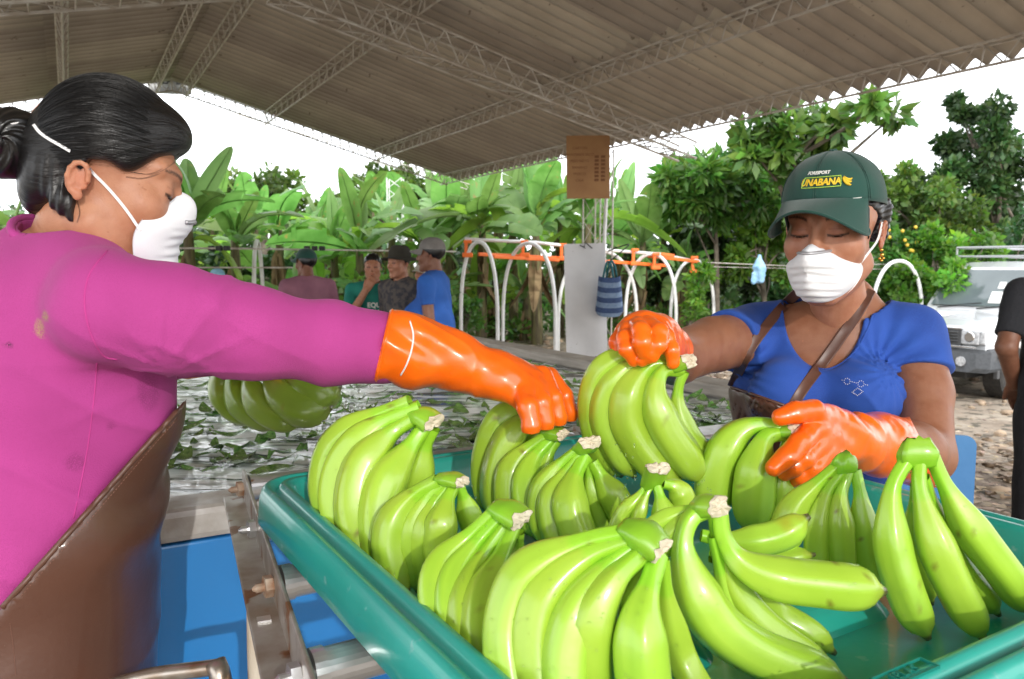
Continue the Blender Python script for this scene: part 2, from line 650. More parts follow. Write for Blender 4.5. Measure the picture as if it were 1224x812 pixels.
rows = [(1.38, 2.98, .012), (2.90, 4.46, .006), (4.38, 5.98, 0.0), (1.42, -.18, .012), (-.10, -1.70, .006), (-1.62, -3.18, 0.0)]
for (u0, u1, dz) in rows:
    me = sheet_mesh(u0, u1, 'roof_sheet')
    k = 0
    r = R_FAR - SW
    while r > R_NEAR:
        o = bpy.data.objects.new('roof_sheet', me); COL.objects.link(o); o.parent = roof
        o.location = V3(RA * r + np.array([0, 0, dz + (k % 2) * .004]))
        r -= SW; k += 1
b = MB()
for r0 in np.arange(R_NEAR, R_FAR, 1.5):
    for s in (1, -1):
        pa = G(U_RIDGE + s * .16, r0, Z_RIDGE + .055); pb = G(U_RIDGE, r0, Z_RIDGE + .11)
        pc = G(U_RIDGE, r0 + 1.47, Z_RIDGE + .11); pd = G(U_RIDGE + s * .16, r0 + 1.47, Z_RIDGE + .055)
        b.add([pa, pb, pc, pd], [(0, 1, 2, 3)])
b.build('ridge_cap', M_fibre, roof)


def joist(name, a, b_, dvec, n, parent, rad=.0095, label=None):
    """flat lattice joist: two chords and a zigzag of rods with posts"""
    a = np.asarray(a); b_ = np.asarray(b_); dvec = np.asarray(dvec)
    j = MB()
    side = np.cross(b_ - a, dvec); side = side / np.linalg.norm(side) * .05
    j.tube([a + side, b_ + side], rad, 5); j.tube([a - side, b_ - side], rad, 5); j.tube([a + dvec, b_ + dvec], rad * 1.15, 5)
    for i in range(n):
        p = a + (b_ - a) * i / n; q = a + (b_ - a) * (i + .5) / n; s = a + (b_ - a) * (i + 1) / n
        j.tube([p + side, q + dvec], rad * .62, 4, False); j.tube([q + dvec, s - side], rad * .62, 4, False)
        j.tube([p + side, p - side], rad * .62, 4, False)
        j.tube([p - side, p + dvec], rad * .7, 4, False)
    return j.build(name, M_steel, parent)

for u in (5.64, 4.42, 2.72, U_RIDGE + .2, U_RIDGE - .2, .05, -1.55, -3.05):
    a = roof_pt(u, R_NEAR, -.03); c = roof_pt(u, R_FAR - .05, -.03)
    joist('purlin', a, c, (0, 0, -.15), 48, roof)
# rafters: box lattice trusses under both slopes
def truss(r0):
    for (ue, s) in ((U_EAVE - .1, 1), (U_EAVE_L + .1, -1)):
        t = MB()
        A = roof_pt(U_RIDGE + s * .1, r0, -.22); B = roof_pt(ue, r0, -.20)
        dn = np.array([0, 0, -.30]); w2 = RA * .14
        for k in (w2, -w2):
            t.tube([A + k, B + k], .011, 5); t.tube([A + k + dn, B + k + dn * .55], .013, 5)
        n = 15
        for i in range(n):
            f0, f1, fm = i / n, (i + 1) / n, (i + .5) / n
            L_ = lambda f, k, low: A + (B - A) * f + k + (dn * (1 - .45 * f) if low else 0)
            for k in (w2, -w2):
                t.tube([L_(f0, k, 0), L_(fm, k, 1)], .007, 4, False); t.tube([L_(fm, k, 1), L_(f1, k, 0)], .007, 4, False)
            t.tube([L_(f0, w2, 1), L_(f1, -w2, 1)], .007, 4, False)
            t.tube([L_(f0, w2, 0), L_(fm, -w2, 0)], .007, 4, False); t.tube([L_(f0, w2, 1), L_(f0, -w2, 1)], .007, 4, False)
        t.build('roof_truss', M_steel, roof)
for r0 in (6.6, -1.6): truss(r0)
joist('gable_joist', roof_pt(U_RIDGE, R_FAR - .25, -.03), roof_pt(U_EAVE - .3, R_FAR - .25, -.03), (0, 0, -.16), 30, roof)
joist('gable_joist', roof_pt(U_RIDGE, R_FAR - .25, -.03), roof_pt(U_EAVE_L + .1, R_FAR - .25, -.03), (0, 0, -.16), 30, roof)

def lattice_column(u, r, ztop, label, name='lattice_column', w=.13, parent=None, mat=None):
    t = thing(name, label, 'column', G(u, r, 0))
    m = MB()
    cs = [UA * sx * w + RA * sy * w for sx, sy in ((-1, -1), (1, -1), (1, 1), (-1, 1))]
    base = G(u, r, 0)
    for c in cs: m.tube([base + c, base + c + np.array([0, 0, ztop])], .011, 6)
    m.build('chord_rods', M_steel, t)
    m = MB()
    n = int(ztop / .27)
    for i in range(n):
        z0, z1 = ztop * i / n, ztop * (i + 1) / n
        for k in range(4):
            a, c = cs[k], cs[(k + 1) % 4]
            if i % 2: a, c = c, a
            m.tube([base + a + np.array([0, 0, z0]), base + c + np.array([0, 0, z1])], .006, 4, False)
    m.build('lacing', M_steel, t)
    m = MB(); m.box(base + np.array([0, 0, .05]), (.5, .5, .1), [UA, RA, [0, 0, 1]], .01); m.build('footing', M_conc, t)
    return t
lattice_column(5.72, 8.02, 2.86, 'steel lattice column carrying the eave behind the hung white sheet')
lattice_column(5.72, 2.2, 2.86, 'steel lattice column carrying the eave on the truck side')
lattice_column(-3.0, 8.02, 2.86, 'steel lattice column under the far low eave behind the woman in pink')
lattice_column(5.72, -2.4, 2.86, 'steel lattice column behind the photographer at the truck side eave')
lattice_column(-3.0, -2.4, 2.86, 'steel lattice column behind the photographer at the low eave')
b = MB(); b.tube([P(727, 178, 9.62), P(722, 300, 9.62), P(720, 455, 9.62)], .022, 10)
o = b.build('drain_pipe', M_white, None, True); tag(o, 'thin white pipe standing against the lattice column', 'pipe')

# lattice mast and the twin tie cable from the ridge to it, beyond the gable
t = thing('lattice_mast', 'thin pale lattice mast among the banana plants carrying the tie cable', 'mast', P(475, 400, 17.5) * np.array([1, 1, 0]))
m = MB(); base = P(475, 400, 17.5); base[2] = 0
cs = [np.array([x, y, 0]) * .16 for x, y in ((-1, -1), (1, -1), (1, 1), (-1, 1))]
for c in cs: m.tube([base + c, base + c + np.array([0, 0, 3.35])], .016, 5)
for i in range(14):
    for k in range(4):
        a, c = cs[k], cs[(k + 1) % 4]
        m.tube([base + a + np.array([0, 0, i * .24]), base + c + np.array([0, 0, i * .24 + .24])], .009, 4, False)
m.build('lattice', M_white, t)
t = thing('tie_cable', 'paired dark tie cable stretched from the ridge down across the white sky', 'cable', P(215, 120, 17))
m = MB()
for dy in (0, 7):
    m.tube([P(205, 113 + dy, 17.4), P(330, 151 + dy, 17.4), P(450, 187 + dy, 17.4), P(566, 222 + dy, 17.4)], .011, 5)
for i in range(24):
    x0 = 210 + i * 15
    yl = 113 + (x0 - 205) * .302
    m.tube([P(x0, yl, 17.4), P(x0 + 7, yl + 9, 17.4)], .007, 4, False)
m.build('strand', M_steel, t)
# long horizontal wires of the cableway, with black clamps
t = thing('cableway_wire', 'taut grey wires with black clamps running past the men to the hoops', 'wire', P(300, 297, 9))
m = MB()
m.tube([P(-60, 296, 8.2), P(262, 297, 9.3), P(545, 301, 12.3)], .012, 6); m.tube([P(-60, 320, 8.2), P(262, 320, 9.3), P(350, 320, 10)], .010, 6)
m.build('strand', M_steel, t)
m = MB()
for (px, py, D) in ((262, 297, 9.3), (376, 297, 10.2)):
    for dx in (-9, 0, 9):
        m = MB(); m.box(P(px + dx, py, D), (.07, .06, .06), None, .01); m.build('clamp', M_black, t)
t = thing('fence_wire', 'thin wire strung from the last hoop along the bushes', 'wire', P(900, 318, 14))
m = MB(); m.tube([P(845, 314, 14.2), P(940, 318, 14), P(1060, 316, 13.8), P(1300, 330, 13)], .009, 5)
m.tube([P(845, 319, 14.2), P(940, 321, 14), P(1060, 322, 13.8), P(1300, 338, 13)], .006, 5); m.build('strand', M_steel, t)


# ---------------------------------------------------------------- text helper
def text_mesh(s, size, spacing=1.0, bold=0.0, extrude=0.0):
    cu = bpy.data.curves.new('lettering', 'FONT')
    cu.body = s; cu.size = size; cu.align_x = 'CENTER'; cu.align_y = 'CENTER'
    cu.space_character = spacing; cu.offset = bold; cu.extrude = extrude; cu.resolution_u = 3
    o = bpy.data.objects.new('lettering', cu); COL.objects.link(o)
    bpy.context.view_layer.update()
    me = bpy.data.meshes.new_from_object(o.evaluated_get(bpy.context.evaluated_depsgraph_get()))
    bpy.data.objects.remove(o); bpy.data.curves.remove(cu)
    v = np.array([q.co[:] for q in me.vertices]); f = [tuple(p.vertices) for p in me.polygons]
    bpy.data.meshes.remove(me)
    return v, f


def lettering(s, size, org, ex, ey, mat, parent, name='lettering', spacing=1.0, bold=0.0, extrude=0.0):
    v, f = text_mesh(s, size, spacing, bold, extrude)
    ex = np.asarray(ex, float); ey = np.asarray(ey, float); ez = np.cross(ex, ey)
    w_ = np.asarray(org) + v[:, :1] * ex + v[:, 1:2] * ey + v[:, 2:3] * ez
    return mesh(name, w_, f, mat, False, parent)

# sign under the ridge
sgn = thing('hall_sign', 'small pale lettered sign hanging under the roof ridge', 'sign', P(206, 102, 12.0))
ex = np.array([.985, .17, 0]); ez = np.array([0, 0, 1.0])
c = P(203, 102, 11.9)
m = MB(); m.box(c, (.60, .03, .25), [ex, np.cross(ez, ex), ez], .004)
M_signb = pm('sign_board', (0.42, 0.42, 0.41), (0.36, 0.36, 0.35), rough=.6)
m.build('panel', M_signb, sgn)
M_ink = pm('dark_ink', (0.05, 0.05, 0.055), rough=.7)
M_grey = pm('grey_ink', (0.27, 0.27, 0.27), rough=.7)
fr = c - np.cross(ez, ex) * .019
lettering('SALA DE', .135, fr + ez * .055, ex, ez, M_ink, sgn, bold=.003)
lettering('EMPAQUE', .10, fr - ez * .07, ex, ez, M_grey, sgn)

# cardboard and white sheet on the column
cb = thing('cardboard_panel', 'brown printed cardboard panel tied high on the lattice column', 'cardboard', P(703, 237, 9.45))
c = P(703, 200, 9.45); ex = np.array([.99, -.06, 0]); ex /= np.linalg.norm(ex); ey = np.cross(ez, ex)
m = MB(); m.box(c, (.51, .012, .735), [ex, ey, ez + ex * -.015], .002); m.build('panel', M_card, cb)
fr = c - ey * .009
for i in range(6):
    lettering(['CARTON', 'MANTENER SECO', 'PESO NETO', 'BANANO', 'FRESCO', 'CAJA'][i], .042, fr - ex * .10 + ez * (.22 - i * .075), ex, ez, M_print, cb, 'print')
m = MB()
for i in range(7):
    for j in range(2):
        m.box(fr + ex * (.10 + j * .075) + ez * (.12 - i * .045), (.05, .002, .03), [ex, ey, ez])
m.build('print_table', M_print, cb)
ws = thing('white_sheet', 'tall grey white sheet hanging on the column above the tank edge', 'sheet', P(700, 427, 9.35))
nx, nz = 8, 24; vs = []
for k in (0, .004):
    for j in range(nz + 1):
        for i in range(nx + 1):
            f, h_ = i / nx, j / nz
            px = 674 + (723 - 674) * f + (h_) * 3 * 1; py = 292 + 135 * h_ + (-1.5 * f)
            p = P(px, py, 9.35); p[1] += .02 * math.sin(f * 3 + h_ * 4) + .03 * h_ * h_ * math.sin(f * 5) + k
            vs.append(p)
n1 = (nx + 1) * (nz + 1); fs = []
for j in range(nz):
    for i in range(nx):
        a = j * (nx + 1) + i
        fs += [(a, a + nx + 1, a + nx + 2, a + 1), (n1 + a, n1 + a + 1, n1 + a + nx + 2, n1 + a + nx + 1)]
mesh('sheet_face', vs, fs, M_board, True, ws)
m = MB(); m.tube([P(698, 296, 9.32), P(700, 290, 9.33), P(708, 297, 9.32)], .008, 5); m.tube([P(693, 293, 9.34), P(700, 297, 9.33)], .006, 5)
m.build('tie', M_black, ws)

# striped bag
M_bagd = pm('bag_navy', (0.025, 0.05, 0.13), (0.04, 0.075, 0.18), scale=40, rough=.85, bump=.4, bscale=300)
M_bagl = pm('bag_pale', (0.20, 0.28, 0.40), (0.14, 0.21, 0.33), scale=40, rough=.85, bump=.4, bscale=300)
bag = thing('striped_bag', 'blue striped woven shopping bag hanging from the column by its strap', 'bag', P(729, 378, 9.2))
m = MB()
prof = [(331, 715.5, 741.5), (337, 715, 742), (343, 714.5, 742.5), (349, 714, 743), (355, 713.5, 743.6), (361, 713, 744), (367, 712, 744.5), (373, 711.5, 745), (377.5, 714, 742)]
rings = []
for (py, a, b2) in prof:
    c = P((a + b2) / 2, py, 9.15); hw = (b2 - a) / 2 / F_PX * 9.15
    dp = .055 if py < 333 else .085
    rings.append([c + np.array([hw * math.copysign(abs(math.cos(t_)) ** .6, math.cos(t_)), dp * math.copysign(abs(math.sin(t_)) ** .8, math.sin(t_)) + .0, .012 * math.cos(t_ * 2)]) for t_ in np.linspace(0, 2 * math.pi, 24, endpoint=False)])
mats = []
for j in range(len(rings) - 1):
    m.m = j % 2
    m.add(rings[j] + rings[j + 1], [(i, (i + 1) % 24, 24 + (i + 1) % 24, 24 + i) for i in range(24)])
m.m = 0
m.add(rings[-1], [tuple(range(23, -1, -1))])
m.build('bag_body', [M_bagd, M_bagl], bag, True)
m = MB()
for s in (0, 4):
    m.tube(spline([P(721 + s, 332, 9.1 + s * .02), P(724 + s, 318, 9.12), P(727 + s, 312, 9.15), P(731 + s, 319, 9.12), P(733 + s, 332, 9.1 + s * .02)], 14), .014, 6)
m.build('strap', pm('bag_strap', (.02, .12, .14), rough=.8), bag, True)
m = MB(); m.tube(spline([P(727, 314, 9.15), P(740, 303, 9.2), P(752, 292, 9.3), P(727, 300, 9.4)], 16), .008, 5); m.build('cord', M_black, bag)

# blue plastic bag among the bushes
bp_ = thing('plastic_bag', 'light blue plastic bag hanging among the bushes beside the wire', 'bag', P(907, 336, 13.5))
def blob_bag(p):
    c = P(907, 322, 13.5)
    d = union([rcone(c + [0, 0, .22], c + [0, 0, .05], .03, .10), rcone(c + [.02, 0, .0], c + [.03, 0, -.18], .10, .07), rcone(c + [-.07, 0, -.1], c + [-.09, 0, -.22], .05, .04)], .05)(p)
    return d + hnoise(p, 60, 3) * .012
v, f = sdf_mesh(blob_bag, P(907, 322, 13.5) - .4, P(907, 322, 13.5) + .4, .016)
mesh('bag_film', v, f, pm('blue_film', (.25, .50, .78), (.38, .62, .85), scale=10, rough=.3), True, bp_)

# ---------------------------------------------------------------- white cableway hoops
HOOPN = 0
def hoop(xl, xr, ytop, yl, yr, D, label, tilt=0.0):
    t = thing('cableway_hoop', label, 'hoop', PZ((xl + xr) / 2, max(yl, yr), 0), 'white cableway hoops')
    a = P(xl, yl, D); b2 = P(xr, yr, D + tilt)
    a[2] = max(a[2] * 0 - .02, -.05); b2[2] = -.02
    pts = []
    zt = P((xl + xr) / 2, ytop, D)[2]
    for k in np.linspace(0, 1, 31):
        th = math.pi * (1 - k)
        x = .5 + .5 * math.copysign(abs(math.cos(th)) ** .85, math.cos(th))
        base = a + (b2 - a) * x
        zz = math.sin(th) ** .42 if 0 < k < 1 else 0
        x2 = .5 + (x - .5) * (1 - .18 * zz ** 4)
        base = a + (b2 - a) * x2
        base[2] = -.03 + (zt + .03) * zz
        pts.append(base)
    m = MB(); m.tube(spline(pts, 48), .030, 10); m.build('pipe', M_white, t, True)
    return t
hoop(551, 595, 290, 402, 402, 12.2, 'white hoop standing first beside the man in the blue shirt', -.5)
hoop(601, 664, 292, 415, 418, 12.6, 'white hoop standing between the first hoop and the white sheet', -.9)
hoop(667, 761, 300, 410, 400, 13.2, 'white hoop half hidden behind the hanging white sheet', .4)
hoop(747, 808, 304, 398, 402, 13.6, 'white hoop standing right behind the raised orange glove', -.3)
hoop(801, 853, 311, 392, 388, 14.4, 'white hoop at the far end of the orange rail by the small bush', .3)
hoop(1040, 1101, 312, 400, 400, 12.5, 'white hoop alone behind the shoulder of the woman in the cap', .3)
hoop(305, 316, 287, 400, 402, 11.5, 'narrow white hoop seen edge on above the pink sleeve', .8)
rail = thing('cableway_rail', 'white pipe rail with orange plastic spacers across the tops of the hoops', 'rail', P(700, 300, 12.5))
m = MB()
m.tube([P(556, 286, 12.2), P(640, 290, 12.6), P(722, 299, 13.1), P(790, 304, 13.6), P(838, 314, 14.2)], .026, 8); m.build('pipe', M_white, rail, True)
for (x0, y0, x1, y1, D0, D1) in ((572, 304, 675, 309, 12.2, 12.9), (716, 312, 800, 318, 13.1, 13.7), (775, 306, 835, 313, 13.5, 14.0), (590, 307, 668, 311, 12.1, 12.7), (790, 304, 806, 306, 13.4, 13.4)):
    m = MB(); a = P(x0, y0, D0); c = P(x1, y1, D1); ax = (c - a) / np.linalg.norm(c - a); sd = np.cross(ax, [0, 0, 1]); sd /= np.linalg.norm(sd)
    m.box((a + c) / 2, (np.linalg.norm(c - a), .05, .055), [ax, sd, np.cross(sd, ax)], .01); m.build('orange_bar', M_orange_pl, rail)
for (px, py, D) in ((557, 296, 12.1), (625, 296, 12.4), (671, 300, 12.8), (757, 306, 13.3), (782, 311, 13.4), (828, 315, 14.0)):
    m = MB(); m.box(P(px, py, D), (.05, .05, .22), None, .01); m.box(P(px + 2, py - 7, D), (.12, .09, .05), None, .01); m.box(P(px + 2, py + 9, D), (.16, .10, .07), None, .015)
    m.build('orange_clip', M_orange_pl, rail)

# ---------------------------------------------------------------- washing tank
tank = thing('washing_tank', 'blue walled concrete washing tank full of floating leaves', 'tank', G(-.4, 1.4, 0))
TZ, WZ = 1.055, 1.015
TU0, TU1, TR0, TR1 = -2.7, 1.83, 1.345, 5.9
m = MB(); m.box(G((TU0 + TU1) / 2, TR0 + .03, .50), (TU1 - TU0 + .2, .06, 1.0), [UA, RA, [0, 0, 1]], .004); m.build('wall_panel', M_blue, tank)
M_rim = pm('wet_rim', (0.55, 0.54, 0.52), (0.33, 0.29, 0.25), scale=14, rough=.35, rough2=.7, bump=.35, bscale=50, bdist=.004, coat=.4)
m = MB(); m.box(G((TU0 + TU1) / 2, TR0 + .045, TZ - .025), (TU1 - TU0 + .22, .10, .055), [UA, RA, [0, 0, 1]], .012); m.build('rim', M_rim, tank)
M_wood = pm('grey_board', (0.34, 0.31, 0.27), (0.22, 0.20, 0.175), scale=6, rough=.7, stretch=(1, 1, 12), bump=.4, bscale=30, bdist=.004)
for (c, s) in ((G(TU1 + .06, (TR0 + TR1) / 2, .5), (.12, TR1 - TR0 + .2, 1.0)), (G(TU0 - .06, (TR0 + TR1) / 2, .5), (.12, TR1 - TR0 + .2, 1.0)), (G((TU0 + TU1) / 2, TR1 + .06, .5), (TU1 - TU0, .12, 1.0))):
    m = MB(); m.box(c, s, [UA, RA, [0, 0, 1]], .006); m.build('side_wall', M_conc, tank)
for (c, s) in ((G(TU1 + .05, (TR0 + TR1) / 2, TZ - .012), (.115, TR1 - TR0 + .3, .045)), (G(TU0 - .05, (TR0 + TR1) / 2, TZ - .012), (.17, TR1 - TR0 + .3, .06)), (G((TU0 + TU1) / 2, TR1 + .07, TZ - .012), (TU1 - TU0 - .12, .17, .06))):
    m = MB(); m.box(c, s, [UA, RA, [0, 0, 1]], .01); m.build('coping', M_wood, tank)

M_water = bpy.data.materials.new('tank_water')
t_, b_ = nodes_of(M_water); Lk = t_.links.new
tc_ = t_.nodes.new('ShaderNodeTexCoord'); mp_ = t_.nodes.new('ShaderNodeMapping')
mp_.inputs['Rotation'].default_value = (0, 0, R(-6)); mp_.inputs['Scale'].default_value = (1.7, 5.2, 1)
Lk(tc_.outputs['Object'], mp_.inputs['Vector'])
wn = t_.nodes.new('ShaderNodeTexNoise'); wn.inputs['Scale'].default_value = 3.2; wn.inputs['Detail'].default_value = 5; wn.inputs['Distortion'].default_value = 1.0
Lk(mp_.outputs[0], wn.inputs['Vector'])
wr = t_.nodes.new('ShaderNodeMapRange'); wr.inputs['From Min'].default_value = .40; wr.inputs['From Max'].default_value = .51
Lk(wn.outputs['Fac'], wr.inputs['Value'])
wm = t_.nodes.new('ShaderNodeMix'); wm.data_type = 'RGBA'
wm.inputs['A'].default_value = (.09, .11, .10, 1); wm.inputs['B'].default_value = (.94, .97, .98, 1)  # white streaks painted into the water colour for the bright sky reflection
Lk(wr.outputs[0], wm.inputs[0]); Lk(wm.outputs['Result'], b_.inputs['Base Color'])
b_.inputs['Roughness'].default_value = .04; b_.inputs['IOR'].default_value = 1.33; b_.inputs['Specular IOR Level'].default_value = .9
wb = t_.nodes.new('ShaderNodeBump'); wb.inputs['Strength'].default_value = .22; wb.inputs['Distance'].default_value = .02
Lk(wn.outputs['Fac'], wb.inputs['Height']); Lk(wb.outputs[0], b_.inputs['Normal'])
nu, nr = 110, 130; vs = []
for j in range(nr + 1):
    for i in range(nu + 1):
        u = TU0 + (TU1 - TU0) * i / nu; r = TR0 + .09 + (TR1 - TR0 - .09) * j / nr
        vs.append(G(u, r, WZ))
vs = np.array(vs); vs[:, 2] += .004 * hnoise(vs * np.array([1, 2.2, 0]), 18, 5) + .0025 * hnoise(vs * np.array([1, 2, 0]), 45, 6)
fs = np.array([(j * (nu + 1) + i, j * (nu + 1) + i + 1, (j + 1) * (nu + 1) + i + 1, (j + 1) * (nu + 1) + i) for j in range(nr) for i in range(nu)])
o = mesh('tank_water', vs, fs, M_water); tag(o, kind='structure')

# floating leaves
M_fl = pm('float_leaf', (0.05, 0.125, 0.025), (0.14, 0.27, 0.06), scale=12, rough=.25, bump=.2, bscale=60, obj_var=.3, coat=.4, speck=((.30, .34, .20), 18, .62))
leafm = []
for q in range(10):
    n = 9; vs = []; L = 1.0; W = random.uniform(.32, .5); cu = random.uniform(.05, .22); fold = random.uniform(.05, .25); bend = random.uniform(-.2, .2)
    for i in range(n + 1):
        f = i / n; x = (f - .5) * L; w_ = W * math.sin(math.pi * min(1, f * .97 + .015)) ** .75 * .5
        zc = cu * (x * x * 4) * random.choice([1, 1, -.3])
        yb = bend * (x * x * 2)
        vs += [(x, yb - w_, zc + fold * w_ * 1.3), (x, yb, zc), (x, yb + w_, zc + fold * w_ * 1.3)]
    fs = []
    for i in range(n):
        a = i * 3
        fs += [(a, a + 3, a + 4, a + 1), (a + 1, a + 4, a + 5, a + 2)]
    me = bpy.data.meshes.new('floating_leaf'); me.from_pydata(vs, [], fs); me.update()
    me.polygons.foreach_set('use_smooth', np.ones(len(me.polygons), dtype=bool)); me.materials.append(M_fl); leafm.append(me)

LEAFPX = []
def floaters(count, sampler, size):
    k = 0; tries = 0
    while k < count and tries < count * 40:
        tries += 1
        px, py = sampler()
        if any(abs(px - a_) < 12 and abs(py - b_) < 5 for a_, b_ in LEAFPX): continue
        p = PZ(px, py, WZ + .012)
        u, r = p @ UA, p @ RA
        if not (TU0 + .05 < u < TU1 - .06 and TR0 + .18 < r < TR1 - .1): continue
        LEAFPX.append((px, py))
        o = bpy.data.objects.new('floating_leaf', random.choice(leafm)); COL.objects.link(o)
        s = random.uniform(*size)
        o.location = V3(p); o.scale = (s, s * random.uniform(.8, 1.2), s); o.rotation_euler = (random.uniform(-.12, .12), random.uniform(-.10, .10), random.uniform(0, 6.28))
        tag(o, 'dark green leaf floating on the tank water', 'leaf', 'leaves floating on the tank water'); k += 1
floaters(165, lambda: (random.uniform(200, 620), 428 + 140 * random.random() ** 1.25), (.055, .135))
floaters(30, lambda: (random.uniform(200, 520), random.uniform(440, 560)), (.045, .10))
floaters(70, lambda: (random.uniform(820, 890), random.uniform(476, 545)), (.06, .13))
floaters(75, lambda: (random.uniform(600, 720), random.uniform(418, 530)), (.06, .13))

# ---------------------------------------------------------------- vegetation
M_bleaf = leaf_mat('banana_leaf', (0.105, 0.215, 0.05), (0.18, 0.32, 0.09), rough=.5, tr=.42, scale=2.5, spk=((.30, .22, .08), 5, .66))
M_bstem = pm('banana_stem', (0.16, 0.15, 0.06), (0.07, 0.05, 0.03), scale=5, rough=.8, stretch=(4, 4, 1), bump=.4, bscale=12)
M_bleaf_pale = leaf_mat('pale_banana_leaf', (0.17, 0.31, 0.10), (0.24, 0.38, 0.14), rough=.5, tr=.3, scale=2.0)
M_bleaf_lime = leaf_mat('lime_banana_leaf', (0.18, 0.32, 0.055), (0.25, 0.41, 0.085), rough=.4, tr=.5, scale=2.0)
M_dry = pm('dry_leaf', (0.27, 0.19, 0.10), (0.16, 0.10, 0.05), scale=5, rough=.9)

def bleaf_mesh(L, W, a, bnd, seed, torn):
    rd = random.Random(seed)
    n = 22; vs, fs = [], []
    def mid(f):
        x = L * f; return np.array([x * (1 - .12 * f * bnd), 0, a * x - bnd * x * x / L])
    wid = lambda f: 0 if f < .12 else W * (math.sin(math.pi * ((f - .12) / .88) ** .75) ** .55)
    for s in (1, -1):
        brk = 0; dr = 0
        prev = None
        for i in range(n):
            f0, f1 = i / n, (i + 1) / n
            if rd.random() < torn: dr = rd.uniform(-.48, .14); prev = None
            row = []
            for f, pv in ((f0, prev), (f1, None)):
                if pv is not None: row += pv; continue
                m_ = mid(f); w_ = wid(min(1, f))
                k0 = len(vs); vs.append(m_)
                vs.append(m_ + np.array([.18 * w_, s * w_ * .5, w_ * (.22 + dr * .3)]))
                vs.append(m_ + np.array([.34 * w_, s * w_ * (.98 - abs(dr) * .25), w_ * (.16 + dr * 1.1)]))
                row += [k0, k0 + 1, k0 + 2]
            prev = row[3:]
            a0, a1, a2, c0, c1, c2 = row
            fs += [(a0, c0, c1, a1), (a1, c1, c2, a2)] if s > 0 else [(a0, a1, c1, c0), (a1, a2, c2, c1)]
    pts = [mid(f) + np.array([0, 0, -.006]) for f in np.linspace(0, .96, 10)]
    tv, tf = tube(pts, np.linspace(.026, .006, 10) * (L / 2), 5)
    o = len(vs); vs += list(tv); fs += [tuple(i + o for i in q) for q in tf]
    me = bpy.data.meshes.new('leaf'); me.from_pydata([tuple(map(float, v)) for v in vs], [], fs); me.update()
    me.polygons.foreach_set('use_smooth', np.ones(len(me.polygons), dtype=bool)); me.materials.append([M_bleaf, M_bleaf, M_bleaf_pale, M_bleaf_lime][seed % 4])
    return me
BL = [bleaf_mesh(2.1, .40, .15 + .25 * (i % 3), .30 + .34 * (i % 4), 40 + i, .16 + .13 * (i % 4)) for i in range(12)]
BLyoung = [bleaf_mesh(1.9, .27, .3, .10, 77, .03), bleaf_mesh(1.7, .2, .2, .05, 78, .0)]
BLdry = bleaf_mesh(1.5, .16, -.3, .5, 90, .4); BLdry.materials[0] = M_dry
stem_meshes = []
for q in range(3):
    pts = [(0.03 * math.sin(z * 1.3 + q), .03 * math.cos(z * 1.1 + q), z) for z in np.linspace(-.05, 1, 9)]
    v, f = tube(pts, [.115, .105, .098, .092, .086, .08, .072, .064, .05], 10)
    me = bpy.data.meshes.new('stem'); me.from_pydata([tuple(map(float, k)) for k in v], [], f); me.update()
    me.polygons.foreach_set('use_smooth', np.ones(len(me.polygons), dtype=bool)); me.materials.append(M_bstem); stem_meshes.append(me)

def banana_plant(px, D, h, nl, seed, label, scale=1.0):
    rd = random.Random(seed)
    p = P(px, 400, D); p[2] = 0
    t = thing('banana_plant', label, 'banana plant', p, 'banana plants beyond the shed')
    o = bpy.data.objects.new('stem', stem_meshes[seed % 3]); COL.objects.link(o); o.parent = t; o.scale = (1.1, 1.1, h)
    a0 = rd.uniform(0, 6.28)
    for i in range(nl):
        if i < 2: me = rd.choice(BLyoung); tl = rd.uniform(-1.15, -.75)
        else: me = rd.choice(BL); tl = rd.uniform(-1.2, -.1) + .07 * (i - nl / 2)
        o = bpy.data.objects.new('leaf', me); COL.objects.link(o); o.parent = t
        o.location = (0, 0, h - .03 - .03 * i)
        s = scale * rd.choice([.42, .5, .58, .66, .74, .84])
        o.scale = (s, s * rd.uniform(.9, 1.15), s); o.rotation_euler = (rd.uniform(-.5, .5), tl, a0 + i * 2.4 + rd.uniform(-.3, .3))
    for i in range(4):
        o = bpy.data.objects.new('dry_leaf', BLdry); COL.objects.link(o); o.parent = t
        o.location = (0, 0, h - .25); o.rotation_euler = (0, rd.uniform(.9, 1.3), rd.uniform(0, 6.28)); o.scale = (.8, .8, .8)
BPL = 'banana plant in the back rows of the plantation, only its leaves clear'
BPN = {-40: 'banana plant at the very left edge behind the woman in pink', 12: 'banana plant behind the pink shoulder close to the hair knot', 228: 'banana plant rising just right of the white mask of the woman in pink',
       285: 'banana plant second to the right of the mask, above the pink sleeve', 335: 'banana plant standing left of the lilac shirted person', 400: 'banana plant behind the gap between the lilac shirt and the teal shirt',
       432: 'banana plant close behind the left shoulder of the young man in teal', 468: 'banana plant behind the man in the brimmed hat, beside the pale mast', 505: 'banana plant behind the grey cap of the heavy man in blue',
       538: 'banana plant between the heavy man in blue and the first hoop', 575: 'banana plant seen through the first white hoop', 612: 'banana plant between the first and second white hoops',
       640: 'banana plant seen through the second white hoop', 668: 'banana plant just left of the hanging white sheet', 700: 'banana plant right behind the cardboard and the white sheet', 735: 'banana plant behind the striped bag',
       765: 'banana plant right of the striped bag behind the orange rail', 628: 'low banana sucker between the second hoop and its neighbour', 520: 'low banana sucker behind the heavy man in blue', 815: 'small banana plant beside the last hoop'}
k = 0
